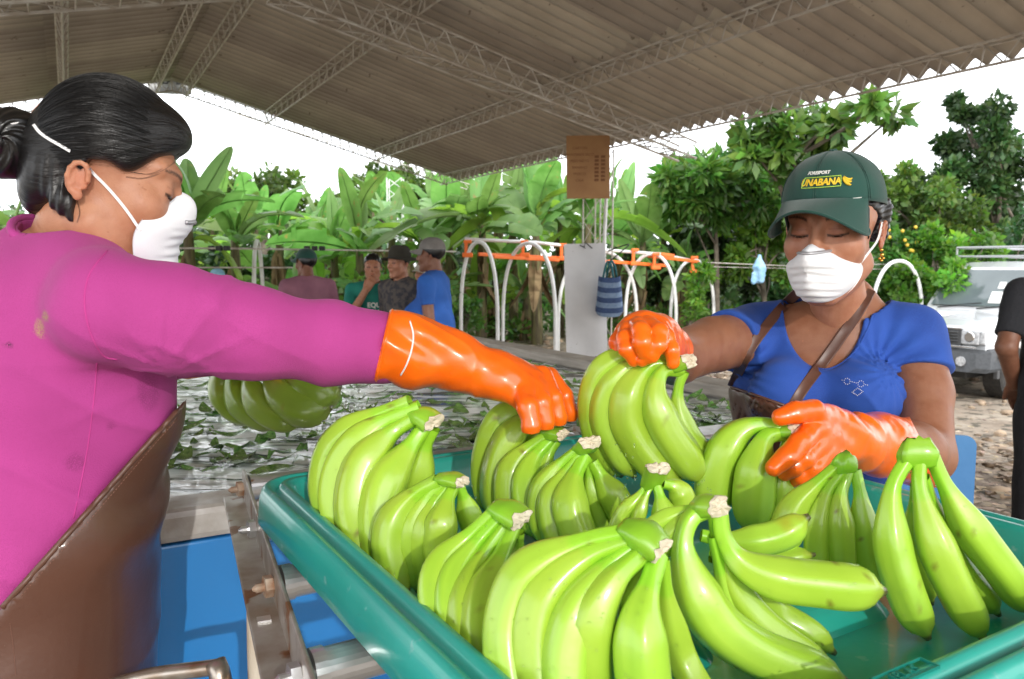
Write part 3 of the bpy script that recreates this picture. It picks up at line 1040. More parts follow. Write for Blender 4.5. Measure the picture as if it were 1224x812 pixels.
for (px, D, h, s) in ((-40, 13, 1.7, 1), (12, 12, 1.5, .85), (228, 11.5, 1.85, .95), (285, 12.6, 1.7, .9), (335, 15, 1.9, .95), (400, 15.5, 1.6, .95), (432, 14.4, 1.7, 1),
                      (468, 16.5, 2.0, 1), (505, 15, 1.75, 1), (538, 15.6, 1.9, 1), (575, 14.6, 2.0, 1.05), (612, 16.4, 2.2, 1.05), (640, 14.5, 2.0, 1.05), (668, 16, 2.25, 1.1), (700, 14.8, 2.0, 1),
                      (735, 16.6, 2.0, 1), (765, 15.2, 1.7, .95), (790, 17.5, 1.9, .9), (560, 18.5, 2.1, 1), (490, 19, 2.1, 1), (420, 19, 1.9, 1), (640, 19.5, 2.2, 1), (360, 18.5, 1.7, 1), (715, 20, 2.2, 1), (260, 17, 2.0, 1), (180, 16, 1.8, 1), (815, 16.0, 1.3, .7), (450, 20, 2.5, 1), (525, 20.5, 2.6, 1), (595, 20, 2.6, 1), (680, 21, 2.7, 1), (745, 19, 2.3, 1), (385, 21, 2.3, 1), (310, 17.5, 2.0, .9), (628, 15.2, .9, .7), (520, 14.2, .8, .7), (455, 13.8, .7, .7), (590, 16, 1.1, .8), (705, 16.5, 1.0, .8), (345, 14, .8, .7), (410, 17, 1.3, .8)):
    k += 1
    banana_plant(px, D, h * 1.12, 10, 100 + k, BPN.get(px, BPL) if not (px == 640 and D > 19) else BPL, s)

def leaf_cards(cents, n, size, spread, rd, shape=.55):
    """n folded leaf blades gathered round clump centres; returns verts, faces, colours"""
    ci = rd.integers(0, len(cents), n)
    c = cents[ci, :3]; rs = cents[ci, 3:4]
    d = rd.normal(size=(n, 3)); d /= np.linalg.norm(d, axis=1)[:, None]
    pos = c + d * rs * (rd.random((n, 1)) ** .45)
    ax = d + rd.normal(size=(n, 3)) * .8 + np.array([0, 0, -.25]); ax /= np.linalg.norm(ax, axis=1)[:, None]
    sd = np.cross(ax, rd.normal(size=(n, 3))); sd /= np.linalg.norm(sd, axis=1)[:, None]
    nn = np.cross(ax, sd)
    L = size * rd.uniform(.6, 1.3, (n, 1)); W = L * shape * .5
    v = np.stack([pos, pos + ax * L * .5 + sd * W + nn * W * .35, pos + ax * L, pos + ax * L * .5 - sd * W + nn * W * .35], 1)
    cl = rd.uniform(.6, 1.3, (len(cents), 1))[ci] * rd.uniform(.75, 1.25, (n, 1))
    cols = np.repeat((cl * np.array([1, 1, 1]) * (1 + rd.normal(size=(n, 3)) * np.array([.15, .03, .1])))[:, None], 4, 1)
    return v.reshape(-1, 3), np.arange(n * 4).reshape(n, 4), np.clip(cols.reshape(-1, 3), .1, 2.5)

M_tl = leaf_mat('tree_leaf', (0.075, 0.155, 0.028), (0.115, 0.215, 0.045), tr=.35, vcol=True)
M_tl_dark = leaf_mat('dark_tree_leaf', (0.040, 0.088, 0.026), (0.060, 0.118, 0.034), tr=.25, vcol=True)
M_tl_lime = leaf_mat('lime_leaf', (0.11, 0.24, 0.035), (0.16, 0.32, 0.05), tr=.45, vcol=True)
M_bark = pm('bark', (0.20, 0.17, 0.13), (0.11, 0.09, 0.07), scale=8, rough=.9, bump=.6, bscale=20)

def tree(name, label, base, blobs, n, leaf, mat, seed, trunk_r=.09, shape=.55, cat='tree', nclump=26, group=None, parent_extra=None):
    """blobs: (centre xyz, radii xyz); clumps of leaves fill them, limbs run from the trunk to the clumps"""
    rd = np.random.default_rng(seed)
    t = thing(name, label, cat, base, group)
    cents = []
    wts = np.array([np.prod(b[1]) for b in blobs]) ** .6; wts /= wts.sum()
    for (c, rad), w_ in zip(blobs, wts):
        k = max(5, int(nclump * w_ * 1.5))
        d = rd.normal(size=(k, 3)); d /= np.linalg.norm(d, axis=1)[:, None]
        q = np.asarray(c) + d * np.asarray(rad) * (rd.random((k, 1)) ** .4)
        cents.append(np.c_[q, np.full((k, 1), float(np.mean(rad)) * .30) * rd.uniform(.6, 1.3, (k, 1))])
    cents = np.concatenate(cents)
    v, f, cl = leaf_cards(cents, n, leaf, 1, rd, shape)
    mesh('crown', v, f, mat, False, t, cl)
    m = MB()
    top = np.asarray(blobs[0][0], float)
    base = np.asarray(base, float)
    midp = (base + top) / 2 + rd.normal(size=3) * .08
    tr = spline([base - [0, 0, .1], midp, top], 12)
    m.tube(tr, np.linspace(trunk_r, trunk_r * .4, 12), 8)
    for c in cents[:: max(1, len(cents) // 14)]:
        s = tr[rd.integers(5, 11)]
        m.tube(spline([s, (s + c[:3]) / 2 + rd.normal(size=3) * .06 + [0, 0, .08], c[:3]], 6), np.linspace(trunk_r * .4, trunk_r * .1, 6), 5)
    m.build('trunk', M_bark, t, True)
    return t

def B(px, py, D, rx, ry=None):
    """crown lobe: centre pixel, depth, radii in pixels"""
    ry = ry or rx
    return (P(px, py, D), (rx / F_PX * D, (rx + ry) / 2 / F_PX * D, ry / F_PX * D))
def gb(px, D):
    q = P(px, 400, D); q[2] = float(gz(q[0], q[1])); return q
tree('feathery_tree', 'slender tree with dark underside and feathery leaf tufts right of the column', gb(856, 15), [B(852, 212, 15, 62, 32), B(830, 245, 15, 42, 26), B(900, 225, 15, 40, 30)], 4500, .30, M_tl, 1, .07, .28)
tree('dark_tree', 'dark dense tree behind the slender feathery tree', gb(845, 17.5), [B(850, 285, 17.5, 75, 40), B(810, 320, 17.5, 50, 35), B(890, 320, 17.5, 55, 40)], 7500, .17, M_tl_dark, 2)
tree('overhanging_tree', 'large leaved tree overhanging the eave above the green cap', gb(1015, 13.5), [B(945, 160, 13, 60, 38), B(905, 175, 13, 35, 30), B(985, 150, 13, 30, 22), B(1050, 133, 12, 24, 22), B(965, 200, 13, 40, 20)], 1900, .27, M_tl, 3, .13, .42)
tree('lime_tree', 'pale yellow green tree between the dark tree and the green cap', gb(915, 15.5), [B(905, 265, 15.5, 45, 40), B(935, 300, 15.5, 45, 40), B(880, 330, 15, 36, 30), B(920, 235, 15.5, 40, 30)], 5200, .15, M_tl_lime, 4, .07)
tree('tall_tree', 'tall dark green tree rising above the white truck', gb(1190, 20), [B(1195, 170, 20, 62, 55), B(1150, 215, 20, 60, 40), B(1215, 250, 20, 60, 50), B(1165, 135, 20, 34, 24)], 9500, .19, M_tl_dark, 5, .16)
tree('broad_tree', 'broad mid green tree between the green cap and the truck', gb(1120, 18), [B(1115, 265, 18, 56, 45), B(1075, 240, 18, 40, 36), B(1160, 290, 18, 48, 40)], 7500, .17, M_tl, 6, .12)
ft = tree('fruit_tree', 'small tree with yellow fruits just behind the ear of the woman in the cap', gb(1078, 14), [B(1082, 290, 14, 34, 38), B(1060, 320, 14, 30, 30)], 2600, .13, M_tl, 7, .06)
M_fruit = pm('yellow_fruit', (.75, .45, .04), (.60, .50, .06), rough=.45)
rd0 = random.Random(5)
for i in range(9):
    m = MB(); c = P(rd0.uniform(1062, 1098), rd0.uniform(268, 302), 13.55)
    bmv, bmf = tube([c + [0, 0, .032], c + [0, 0, .022], c, c - [0, 0, .022], c - [0, 0, .032]], [.006, .024, .033, .024, .006], 8)
    mesh('fruit', bmv, bmf, M_fruit, True, ft)
tree('bright_bush', 'bright green bush in front of the broad tree near the lone hoop', gb(1120, 13), [B(1125, 335, 13, 52, 32), B(1085, 345, 13, 36, 26), B(1150, 300, 13.5, 40, 30), B(1110, 300, 13.5, 30, 26)], 6000, .12, M_tl_lime, 8, .05, cat='bush')
tree('young_shrub', 'young lime green shrub standing behind the last white hoop', gb(832, 13.2), [B(832, 362, 13.2, 24, 20), B(838, 335, 13.2, 16, 18)], 1300, .11, M_tl_lime, 9, .025, .4, cat='shrub', nclump=18)
tree('round_tree', 'rounded olive tree far behind the banana plants below the roof corner', gb(465, 27), [B(455, 228, 27, 52, 24), B(485, 222, 27, 36, 20), B(420, 245, 27, 40, 18)], 4500, .24, M_tl, 10, .2)
tree('spreading_tree', 'spreading tree behind the banana plants right of the woman in pink', gb(320, 22), [B(320, 225, 22, 36, 26), B(290, 240, 22, 40, 26), B(345, 260, 22, 30, 22)], 3600, .2, M_tl, 12, .14)
tree('dense_shrub', 'dark dense shrub under the leaves behind the woman in pink', gb(255, 15), [B(255, 320, 15, 50, 40), B(300, 330, 15.5, 45, 36), B(210, 330, 15, 40, 34)], 4500, .14, M_tl_dark, 13, .05, cat='shrub')
tree('ground_shrub', 'low leafy shrub beside the man in the blue shirt', gb(562, 12.6), [B(562, 372, 12.6, 16, 14), B(545, 378, 12.6, 12, 10)], 800, .10, M_tl, 14, .02, cat='shrub', nclump=14)
tree('shady_tree', 'shady dark tree behind the wire at the left of the green cap', gb(945, 19), [B(960, 330, 19, 60, 40), B(1010, 320, 19, 60, 50), B(905, 350, 18, 40, 30)], 6500, .17, M_tl_dark, 15, .1)
tree('left_shrub', 'leafy shrub low at the far left behind the woman in pink', gb(20, 14), [B(20, 300, 14, 60, 40), B(-50, 290, 14, 60, 50)], 4000, .14, M_tl, 16, .05, cat='shrub')
tree('roadside_bush', 'dark leafy bush standing behind the truck at the right edge', gb(1215, 15), [B(1215, 320, 15, 50, 40), B(1260, 290, 15, 50, 50), B(1170, 335, 15, 36, 30)], 5200, .14, M_tl_dark, 31, .05, cat='bush')
tree('hedge_bush', 'mid green bush between the lone hoop and the truck', gb(1050, 15.5), [B(1050, 345, 15.5, 46, 34), B(1000, 350, 15.5, 40, 30)], 4200, .13, M_tl, 32, .05, cat='bush')
# far woods: one mass
rd = np.random.default_rng(21); cents = []
for i in range(330):
    px = rd.uniform(-250, 1500); D = rd.uniform(24, 34)
    py = rd.uniform(262, 372) + (12 if 330 < px < 420 else 0) - (35 if px > 1000 else 0) * rd.random()
    q = P(px, py, D); cents.append([*q, rd.uniform(.5, 1.1)])
for i in range(170):
    px = rd.uniform(-250, 1500); D = rd.uniform(22, 30); q = P(px, 380, D); q[2] = rd.uniform(0, 1.5); cents.append([*q, rd.uniform(.6, 1.0)])
v, f, cl = leaf_cards(np.array(cents), 46000, .36, 1, rd)
o = mesh('far_woods', v, f, M_tl_dark, False, None, cl); tag(o, 'dark green woods closing the plantation behind', 'woods', kind='stuff')
# low undergrowth among stems
cents = []
for i in range(120):
    px = rd.uniform(520, 1060); D = rd.uniform(14.5, 19); q = P(px, 380, D); q[2] = rd.uniform(.05, .35); cents.append([*q, .3])
for i in range(60):
    px = rd.uniform(-60, 560); D = rd.uniform(11.5, 16); q = P(px, 380, D); q[2] = rd.uniform(.2, 1.2); cents.append([*q, .42])
v, f, cl = leaf_cards(np.array(cents), 9000, .16, 1, rd)
o = mesh('undergrowth', v, f, M_tl, False, None, cl); tag(o, 'green undergrowth around the banana stems', 'undergrowth', kind='stuff')
# ================================================================== CONVEYOR, TRAY, BANANAS
M_galv = pm('wet_galvanised', (0.40, 0.375, 0.335), (0.25, 0.20, 0.15), scale=18, rough=.3, rough2=.5, metal=.35, bump=.15, bscale=90, bdist=.002, speck=((.20, .085, .03), 22, .585))
M_zinc = pm('bright_zinc', (0.66, 0.67, 0.69), (0.50, 0.50, 0.50), scale=20, rough=.28, metal=.8, bump=.1, bscale=80, bdist=.002, speck=((.30, .15, .06), 30, .68))
M_rust = pm('rusty_steel', (0.24, 0.10, 0.035), (0.45, 0.38, 0.30), scale=40, rough=.7, metal=.3, bump=.4, bscale=120, bdist=.002)
M_cream = pm('cream_paint', (0.66, 0.60, 0.50), (0.50, 0.38, 0.26), scale=10, rough=.4, speck=((.30, .12, .03), 12, .66))
conv = thing('roller_conveyor', 'steel roller conveyor leading from the tank under the green tray', 'conveyor', GC(.5, .8, 0))
RZ = 1.108
Zv = np.array([0, 0, 1.0])
RL_A = PZ(296, 591, RZ - .014); RL_A[2] = 0                          # the left rail runs a little askew to the tray
RL_D = PZ(366, 812, RZ - .014) - PZ(296, 591, RZ - .014); RL_D[2] = 0; RL_D /= np.linalg.norm(RL_D)
RL_N = np.array([-RL_D[1], RL_D[0], 0])                              # towards the tray
def rail_at(r):
    """point of the left rail on the axis of the roller at r"""
    q = GC(.19, r, 0)
    s_ = np.linalg.solve(np.array([[RL_D[0], -UB[0]], [RL_D[1], -UB[1]]]), (q - RL_A)[:2])
    return RL_A + RL_D * s_[0]
rc_ = RL_A + RL_D * .93
m = MB()
m.box(rc_ - RL_N * .0165 + [0, 0, RZ - .036], (.033, 2.0, .005), [RL_N, RL_D, Zv], .0015)
m.box(rc_ + [0, 0, RZ - .014], (.005, 2.0, .046), [RL_N, RL_D, Zv], .0015)
m.build('side_rail', M_galv, conv)
m = MB()
m.box(GC(.905 + .0155, .30, RZ - .036), (.031, 2.03, .005), [UB, RB, Zv], .0015)
m.box(GC(.905, .30, RZ - .012), (.005, 2.03, .052), [UB, RB, Zv], .0015)
m.build('side_rail', M_galv, conv)
rolls = [1.295, 1.087, .878, .668, .458, .248, .038, -.172, -.382]
for i, r in enumerate(rolls):
    a = rail_at(r) + UB * .006 + [0, 0, RZ - .016]; c = GC(.899, r, RZ - .016)
    m = MB()
    m.tube([a, a + UB * .012, a + UB * .0121, c - UB * .0121, c - UB * .012, c], [.0205, .0205, .0185, .0185, .0205, .0205], 24)
    m.build('roller', M_zinc, conv, False)
    m = MB(); a = rail_at(r) + [0, 0, RZ - .016]
    m.tube([a - UB * .022, a + UB * .008], .0052, 10); m.tube([a - UB * .004, a - UB * .013], .0125, 6)
    m.tube([a - UB * .021, a - UB * .026], [.005, .002], 10)
    m.build('bolt', [M_rust, M_zinc][i % 2], conv)
for r in (.93, .72):
    m = MB(); m.box(rail_at(r - .1) - RL_N * .018 + [0, 0, RZ - .0325], (.014, .013, .002), [RL_N, RL_D, Zv]); m.build('weld_plate', M_zinc, conv)
lg_ = PZ(306, 712, RZ - .05); lg_[2] = 0
m = MB(); m.tube([lg_ + [0, 0, RZ - .041], lg_ + [0, 0, RZ - .12], lg_ + [.003, .0, .55], lg_ + [.004, 0, 0]], [.011, .0125, .014, .015], 14); m.build('leg', M_cream, conv, True)
for (u0, r) in ((.92, 1.1), (.92, -.3), (.05, -.5)):
    m = MB(); m.tube([GC(u0, r, RZ - .05), GC(u0, r, 0)], .019, 12); m.build('leg', M_cream, conv, True)
# the bent steel handle in front of the blue wall
hd = thing('steel_handle', 'bent rusty steel pipe handle in front of the blue tank wall', 'handle', P(240, 800, .80))
m = MB(); m.tube(spline([P(130, 822, .80), P(180, 808, .80), P(240, 800, .80), P(263, 797, .80)], 16), .0085, 12)
m.tube([P(257, 792, .80), P(262, 803, .795), P(268, 830, .785)], .011, 12); m.build('pipe', pm('stained_steel', (.5, .48, .44), (.26, .16, .09), scale=25, rough=.3, metal=.8), hd, True)
m = MB(); m.tube([P(268, 830, .785), P(268, 830, .785) * np.array([1, 1, 0])], .012, 10); m.build('post', M_galv, hd, True)

# ---------------------------------------------------------------- tray
M_tray = pm('green_tray', (0.016, 0.33, 0.265), (0.022, 0.40, 0.32), scale=7, rough=.28, rough2=.42, bump=.12, bscale=45, bdist=.003, coat=.35, speck=((.14, .44, .38), 42, .66))
tray = thing('banana_tray', 'green plastic tray of banana hands on the roller conveyor', 'tray', GC(.5, .68, 1.12))
U0, U1, R0, R1, RIM = .19, .885, .268, 1.045, 1.175
FLOOR = 1.122
def rr(inset, z, rad, n=8):
    a, b_, c, d = U0 + inset, U1 - inset, R0 + inset, R1 - inset
    rad = max(.008, rad); out = []
    for (cu, cr_, a0) in ((b_ - rad, d - rad, 0), (a + rad, d - rad, 90), (a + rad, c + rad, 180), (b_ - rad, c + rad, 270)):
        for k in range(n + 1):
            t = R(a0 + 90 * k / n); out.append(GC(cu + rad * math.cos(t), cr_ + rad * math.sin(t), z))
    return out
prof = [(.022, RIM - .052, .05), (.006, RIM - .05, .06), (.000, RIM - .045, .062), (.004, RIM - .014, .06), (.009, RIM - .004, .057), (.016, RIM, .052), (.024, RIM - .001, .046), (.030, RIM - .008, .042),
        (.036, RIM - .0095, .038), (.041, RIM - .003, .034), (.047, RIM + .001, .03), (.057, RIM, .028), (.064, RIM - .006, .026), (.076, FLOOR + .012, .03), (.084, FLOOR + .003, .03), (.094, FLOOR, .03)]
vs, fs = [], []
n = 36
for (i_, z, r_) in prof: vs += rr(i_ * .66, z, r_)
for j in range(len(prof) - 1):
    for i in range(n):
        k = (i + 1) % n
        fs.append((j * n + i, j * n + k, (j + 1) * n + k, (j + 1) * n + i))
fs.append(tuple((len(prof) - 1) * n + i for i in range(n)))
o = mesh('tray_shell', vs, fs, M_tray, True, tray)
# moulded pads on the tray floor
for (ua, ub, ra, rb) in ((.50, .66, .43, .66), (.33, .45, .45, .70), (.33, .45, .75, .93), (.50, .66, .72, .93)):
    vs = []
    for (ins, z) in ((0, FLOOR - .002), (.012, FLOOR + .014), (.024, FLOOR + .021), (.034, FLOOR + .022)):
        a, b_, c, d = ua + ins, ub - ins, ra + ins, rb - ins; rad = .03 - ins * .4
        for (cu, cr_, a0) in ((b_ - rad, d - rad, 0), (a + rad, d - rad, 90), (a + rad, c + rad, 180), (b_ - rad, c + rad, 270)):
            for k in range(6): t = R(a0 + 18 * k); vs.append(GC(cu + rad * math.cos(t), cr_ + rad * math.sin(t), z))
    fs = [(j * 24 + i, j * 24 + (i + 1) % 24, (j + 1) * 24 + (i + 1) % 24, (j + 1) * 24 + i) for j in range(3) for i in range(24)] + [tuple(72 + i for i in range(24))]
    mesh('floor_pad', vs, fs, M_tray, True, tray)
M_trayl = pm('tray_emboss', (0.010, 0.19, 0.15), (0.012, 0.22, 0.18), rough=.35)
ex = UB; ey = RA
lp = PZ(1080, 800, RIM + .003); lu = (lp - C0) @ UB + .19
lr = R0 + .0345
lettering('IPLAS', .0105, GC(lu, lr + .002, RIM + .0005), ex, ey, M_trayl, tray, extrude=.0012, spacing=1.15)
m = MB()
cu = lu
for (du, dr, su, sr) in ((0, .0068, .056, .0010), (0, -.0068, .056, .0010), (.028, 0, .0010, .0146), (-.028, 0, .0010, .0146)):
    m.box(GC(cu + du, lr + .002 + dr, RIM + .0008), (su, sr, .0022), [UB, RB, Zv])
m.build('emboss_frame', M_trayl, tray)

# ---------------------------------------------------------------- bananas
M_ban = pm('green_banana', (0.33, 0.55, 0.035), (0.41, 0.63, 0.055), scale=9, rough=.36, bump=.10, bscale=70, bdist=.003, coat=.42, vcol=True, coatr=.13, obj_var=.10, speck=((.20, .30, .03), 85, .74))
M_crown = pm('cut_crown', (0.60, 0.50, 0.37), (0.68, 0.62, 0.46), scale=60, rough=.5, bump=.3, bscale=160, bdist=.002, speck=((.33, .20, .12), 70, .66))
M_drop = bpy.data.materials.new('water_drop'); t_, b_ = nodes_of(M_drop)
b_.inputs['Transmission Weight'].default_value = 1; b_.inputs['IOR'].default_value = 1.33; b_.inputs['Roughness'].default_value = .02; b_.inputs['Base Color'].default_value = (1, 1, 1, 1)

def banana(pts, wpx, parent, seed, neck=.40, dark=1.0, tipcut=None, wet=False):
    """pts rows (px,py,depth) crown to tip"""
    rd = random.Random(seed)
    if not wet:      # rest on the tray floor: lean the finger forward smoothly until it clears it
        m_ = len(pts); A = 0.0
        for j_, q in enumerate(pts):
            f_ = j_ / (m_ - 1)
            r_ = wpx / 2 / F_PX * q[2] * (.5 if j_ == m_ - 1 else .95)
            w_ = P(*q)
            if w_[2] < FLOOR + r_ and f_ > .2: A = max(A, (w_[1] - PZ(q[0], q[1], FLOOR + r_)[1]) / f_ ** 1.3)
        pts = [(q[0], q[1], q[2] - A * (j_ / (m_ - 1)) ** 1.3) for j_, q in enumerate(pts)]
    w3 = np.array([P(*q) for q in pts])
    Dm = np.mean([q[2] for q in pts])
    rad = wpx * 1.03 / 2 / F_PX * Dm
    n = 34
    c = spline(w3, n)
    L = np.linalg.norm(np.diff(c, axis=0), axis=1).sum()
    t = np.linspace(0, 1, n)
    tip0 = 1 - min(.30, 2.0 * rad / L)
    na, nb = min(.14, .030 / L), min(.52, .085 / L)
    pr = np.where(t < na, neck, 0)
    s = np.clip((t - na) / (nb - na), 0, 1); s = s * s * (3 - 2 * s)
    pr = neck + (1 - neck) * s
    e = np.clip((t - tip0) / (1 - tip0), 0, 1)
    pr = pr * np.sqrt(np.clip(1 - (e * .955) ** 2.6, 0, 1))
    pr *= 1 + .02 * np.sin(t * 9 + seed)
    k = 20
    a = np.linspace(0, 2 * math.pi, k, endpoint=False)
    ph = rd.uniform(0, 6.28)
    ridge = 1 + .066 * np.cos(5 * (a + ph)) + .012 * np.cos(10 * (a + ph))
    tt, N, Bn = frames(c)
    vs = (c[:, None] + (N[:, None] * (np.cos(a) * ridge)[None, :, None] + Bn[:, None] * (np.sin(a) * ridge)[None, :, None]) * (pr * rad)[:, None, None]).reshape(-1, 3)
    ii, jj = np.meshgrid(np.arange(n - 1), np.arange(k), indexing='ij')
    fs = np.stack([ii * k + jj, ii * k + (jj + 1) % k, (ii + 1) * k + (jj + 1) % k, (ii + 1) * k + jj], -1).reshape(-1, 4)
    # nub at the blossom end and a closed neck
    m0 = len(vs)
    endc = c[-1]; dirn = (c[-1] - c[-3]); dirn /= np.linalg.norm(dirn)
    rt = pr[-1] * rad
    nub = np.concatenate([endc + dirn * .003 + (N[-1][None] * np.cos(a)[:, None] + Bn[-1][None] * np.sin(a)[:, None]) * rt * .75,
                          endc + dirn * .006 + (N[-1][None] * np.cos(a)[:, None] + Bn[-1][None] * np.sin(a)[:, None]) * rt * .5, [endc + dirn * .0065]])
    vs = np.concatenate([vs, nub])
    j = np.arange(k); b0 = (n - 1) * k
    fs = np.concatenate([fs, np.stack([b0 + j, b0 + (j + 1) % k, m0 + (j + 1) % k, m0 + j], 1), np.stack([m0 + j, m0 + (j + 1) % k, m0 + k + (j + 1) % k, m0 + k + j], 1)])
    tri = np.stack([m0 + k + j, m0 + k + (j + 1) % k, np.full(k, m0 + 2 * k), np.full(k, m0 + 2 * k)], 1)
    fl = [tuple(q) for q in fs] + [tuple(q[:3]) for q in tri]
    cols = np.ones((len(vs), 3)) * np.array([1, 1, 1.0]) * dark
    tv = np.r_[np.repeat(t, k), np.ones(len(nub))]
    cols[tv < na * 1.6] *= (.82, 1.02, .7)
    lo_ = np.clip((tv - .90) / .1, 0, 1)[:, None]
    cols *= 1 - lo_ * np.array([.10, .22, .2])
    aa = np.r_[np.tile(a, n), np.tile(a, 2), 0]
    st = hnoise(np.stack([np.cos(aa) * 9, np.sin(aa) * 9, tv * 3 + seed], 1), 1.0, 31)
    cols *= 1 + .09 * st[:, None] * np.array([1, .6, 1])
    blot = np.clip(hnoise(vs * np.array([1, 1, 1]), 130, 17 + seed % 7) - .75, 0, 1)[:, None] * 1.2
    cols = cols * (1 - blot) + blot * np.array([1.25, 1.12, 4.5])          # dried latex smears
    scar = np.clip(hnoise(vs, 420, 23 + seed % 5) - .93, 0, 1)[:, None] * 6
    cols = cols * (1 - np.clip(scar, 0, 1)) + np.clip(scar, 0, 1) * np.array([.55, .35, .5])
    cols[m0:] = (.22, .14, .5)
    seam = (np.abs(np.sin(2.5 * (np.r_[np.tile(a, n), np.tile(a, 2), 0] + ph))) < .10)
    cols[seam & (tv > .2)] *= (.90, .94, .9)
    if tipcut is not None:
        d = np.linalg.norm(vs - P(*tipcut[:3]), axis=1)
        k_ = np.clip(1.2 - d / tipcut[3] + .4 * hnoise(vs, 400, 2), 0, 1)[:, None]
        cols = cols * (1 - k_) + np.array([1.0, .45, .3]) * k_
    return mesh('banana', vs, fl, M_ban, True, parent, cols)

def crown_piece(pts, rad, parent, cut=True, flat=(1, .62)):
    """woody crown the fingers spring from; a ragged pale cut face closes it"""
    rad = [rad[0] * 1.15, rad[1] * 1.2, rad[2] * 1.2]
    w3 = spline(np.array([P(*q) for q in pts]), 10)
    sd = int(abs(w3[0][0]) * 9973) % 1000
    rr_ = np.interp(np.linspace(0, 1, 10), np.linspace(0, 1, len(rad)), rad)
    t, N, Bn = frames(w3)
    k = 20
    a = np.linspace(0, 2 * math.pi, k, endpoint=False)
    sq = 1 / (np.abs(np.cos(a)) ** 3.2 + np.abs(np.sin(a)) ** 3.2) ** (1 / 3.2)      # squarish section
    rg = np.random.default_rng(sd)
    sq = sq * .93 * (1 + .07 * np.sin(2 * a + rg.uniform(0, 6)) + .05 * np.sin(3 * a + rg.uniform(0, 6)) + rg.uniform(-.04, .04, k))
    flute = 1 + .10 * np.cos(5 * a + 1)
    rows = []
    for i in range(10):
        f = i / 9
        pr = sq * (flute * (1 - f) + f)
        rows.append(w3[i] + (N[i][None] * (np.cos(a) * pr * flat[0])[:, None] + Bn[i][None] * (np.sin(a) * pr * flat[1])[:, None]) * rr_[i])
    jag = rg.uniform(-.0022, .0022, k) + .0016 * np.sin(2 * a + 1)
    rows[-1] = rows[-1] + t[-1] * jag[:, None]
    vs = np.concatenate(rows)
    fs = [(i * k + q, i * k + (q + 1) % k, (i + 1) * k + (q + 1) % k, (i + 1) * k + q) for i in range(9) for q in range(k)] + [tuple(range(k - 1, -1, -1))]
    cols = np.repeat(np.linspace(0, 1, 10), k)[:, None] * np.array([.10, -.10, .3]) + np.array([.62, .95, .45])
    if not cut: fs.append(tuple(9 * k + q for q in range(k)))
    mesh('crown', vs, fs, M_ban, True, parent, cols)
    if not cut: return
    c = w3[-1] + t[-1] * .002
    ring = lambda s, off: c + (rows[-1] - c) * s + t[-1] * (off + rg.uniform(-.0012, .0012, k))[:, None]
    r0 = rows[-1] + t[-1] * .0004
    vs = np.concatenate([r0, ring(.93, .0016), ring(.6, .0022), ring(.3, .0005), [c + t[-1] * .0018]])
    fs = [(i * k + q, i * k + (q + 1) % k, (i + 1) * k + (q + 1) % k, (i + 1) * k + q) for i in range(3) for q in range(k)] + [(3 * k + q, 3 * k + (q + 1) % k, 4 * k) for q in range(k)]
    mesh('crown_cut', vs, fs, M_crown, False, parent)

HG = 'hands of green bananas being packed'
def hand(label, D, base, fingers, crown=None, crad=(.012, .014, .015), dark=1.0, seed=0, flat=(1, .62), cut=True, **kw):
    t = thing('banana_hand', label, 'bananas', P(base[0], base[1], D), HG)
    for i, (pts, w_, dd) in enumerate(fingers):
        m_ = len(pts)
        q = []
        for j, p in enumerate(pts):
            f = j / (m_ - 1)
            ddj = p[2] if len(p) > 2 else 0
            q.append((p[0], p[1], D + dd * min(1, f * 2.2) + ddj))
        banana(q, w_, t, seed * 20 + i, dark=dark, **kw)
    if crown:
        crown_piece([(c[0], c[1], D + (c[2] if len(c) > 2 else 0) - .011 * (i_ / (len(crown) - 1)) ** 1.5) for i_, c in enumerate(crown)], crad, t, cut=cut, flat=flat)
    return t

hand('hand of bananas at the far left corner of the green tray, crown upright', .875, (430, 655), [
    ([(490, 480), (440, 502), (400, 535), (390, 582), (404, 622), (424, 652)], 40, .035),
    ([(502, 487), (452, 508), (414, 548), (403, 592), (414, 635), (432, 662)], 46, .018),
    ([(506, 493), (462, 522), (432, 560), (423, 604), (432, 645), (448, 678)], 48, .0),
    ([(514, 502), (488, 537), (463, 574), (453, 612), (455, 655), (464, 685)], 50, -.016),
    ([(519, 512), (508, 535), (500, 570), (492, 606), (490, 630)], 38, .012),
    ([(513, 506), (500, 530), (488, 555), (480, 590)], 26, .02)],
    [(492, 494, .006), (506, 497), (518, 505)], (.010, .014, .014), seed=1)
hand('small hand of bananas in the left row between two larger hands', .77, (485, 700), [
    ([(524, 575), (496, 591), (475, 616), (467, 648), (474, 684), (484, 704)], 44, .012),
    ([(531, 577), (510, 597), (496, 625), (491, 660), (499, 702)], 34, .0),
    ([(537, 579), (519, 602), (508, 632), (505, 667), (512, 704)], 32, -.010),
    ([(543, 580), (535, 598), (528, 625), (525, 655), (527, 680)], 40, -.022),
    ([(549, 579), (557, 603), (566, 628), (574, 650)], 30, .012)],
    [(526, 572, .004), (540, 573), (552, 577)], (.009, .011, .0085), seed=2)
hand('hand of bananas third in the left row with a ragged pale crown', .66, (545, 800), [
    ([(594, 608), (562, 638), (528, 670), (519, 712), (531, 762), (552, 806)], 42, .016),
    ([(602, 614), (568, 650), (543, 684), (537, 727), (549, 778), (566, 820)], 40, .004),
    ([(608, 622), (578, 664), (558, 702), (554, 747), (563, 800), (576, 836)], 42, -.008),
    ([(614, 630), (599, 664), (580, 704), (574, 752), (579, 806), (588, 842)], 50, -.022),
    ([(622, 636), (620, 660), (618, 690), (622, 720)], 26, .015)],
    [(594, 606, .004), (608, 612), (622, 621)], (.011, .0135, .0125), seed=3)
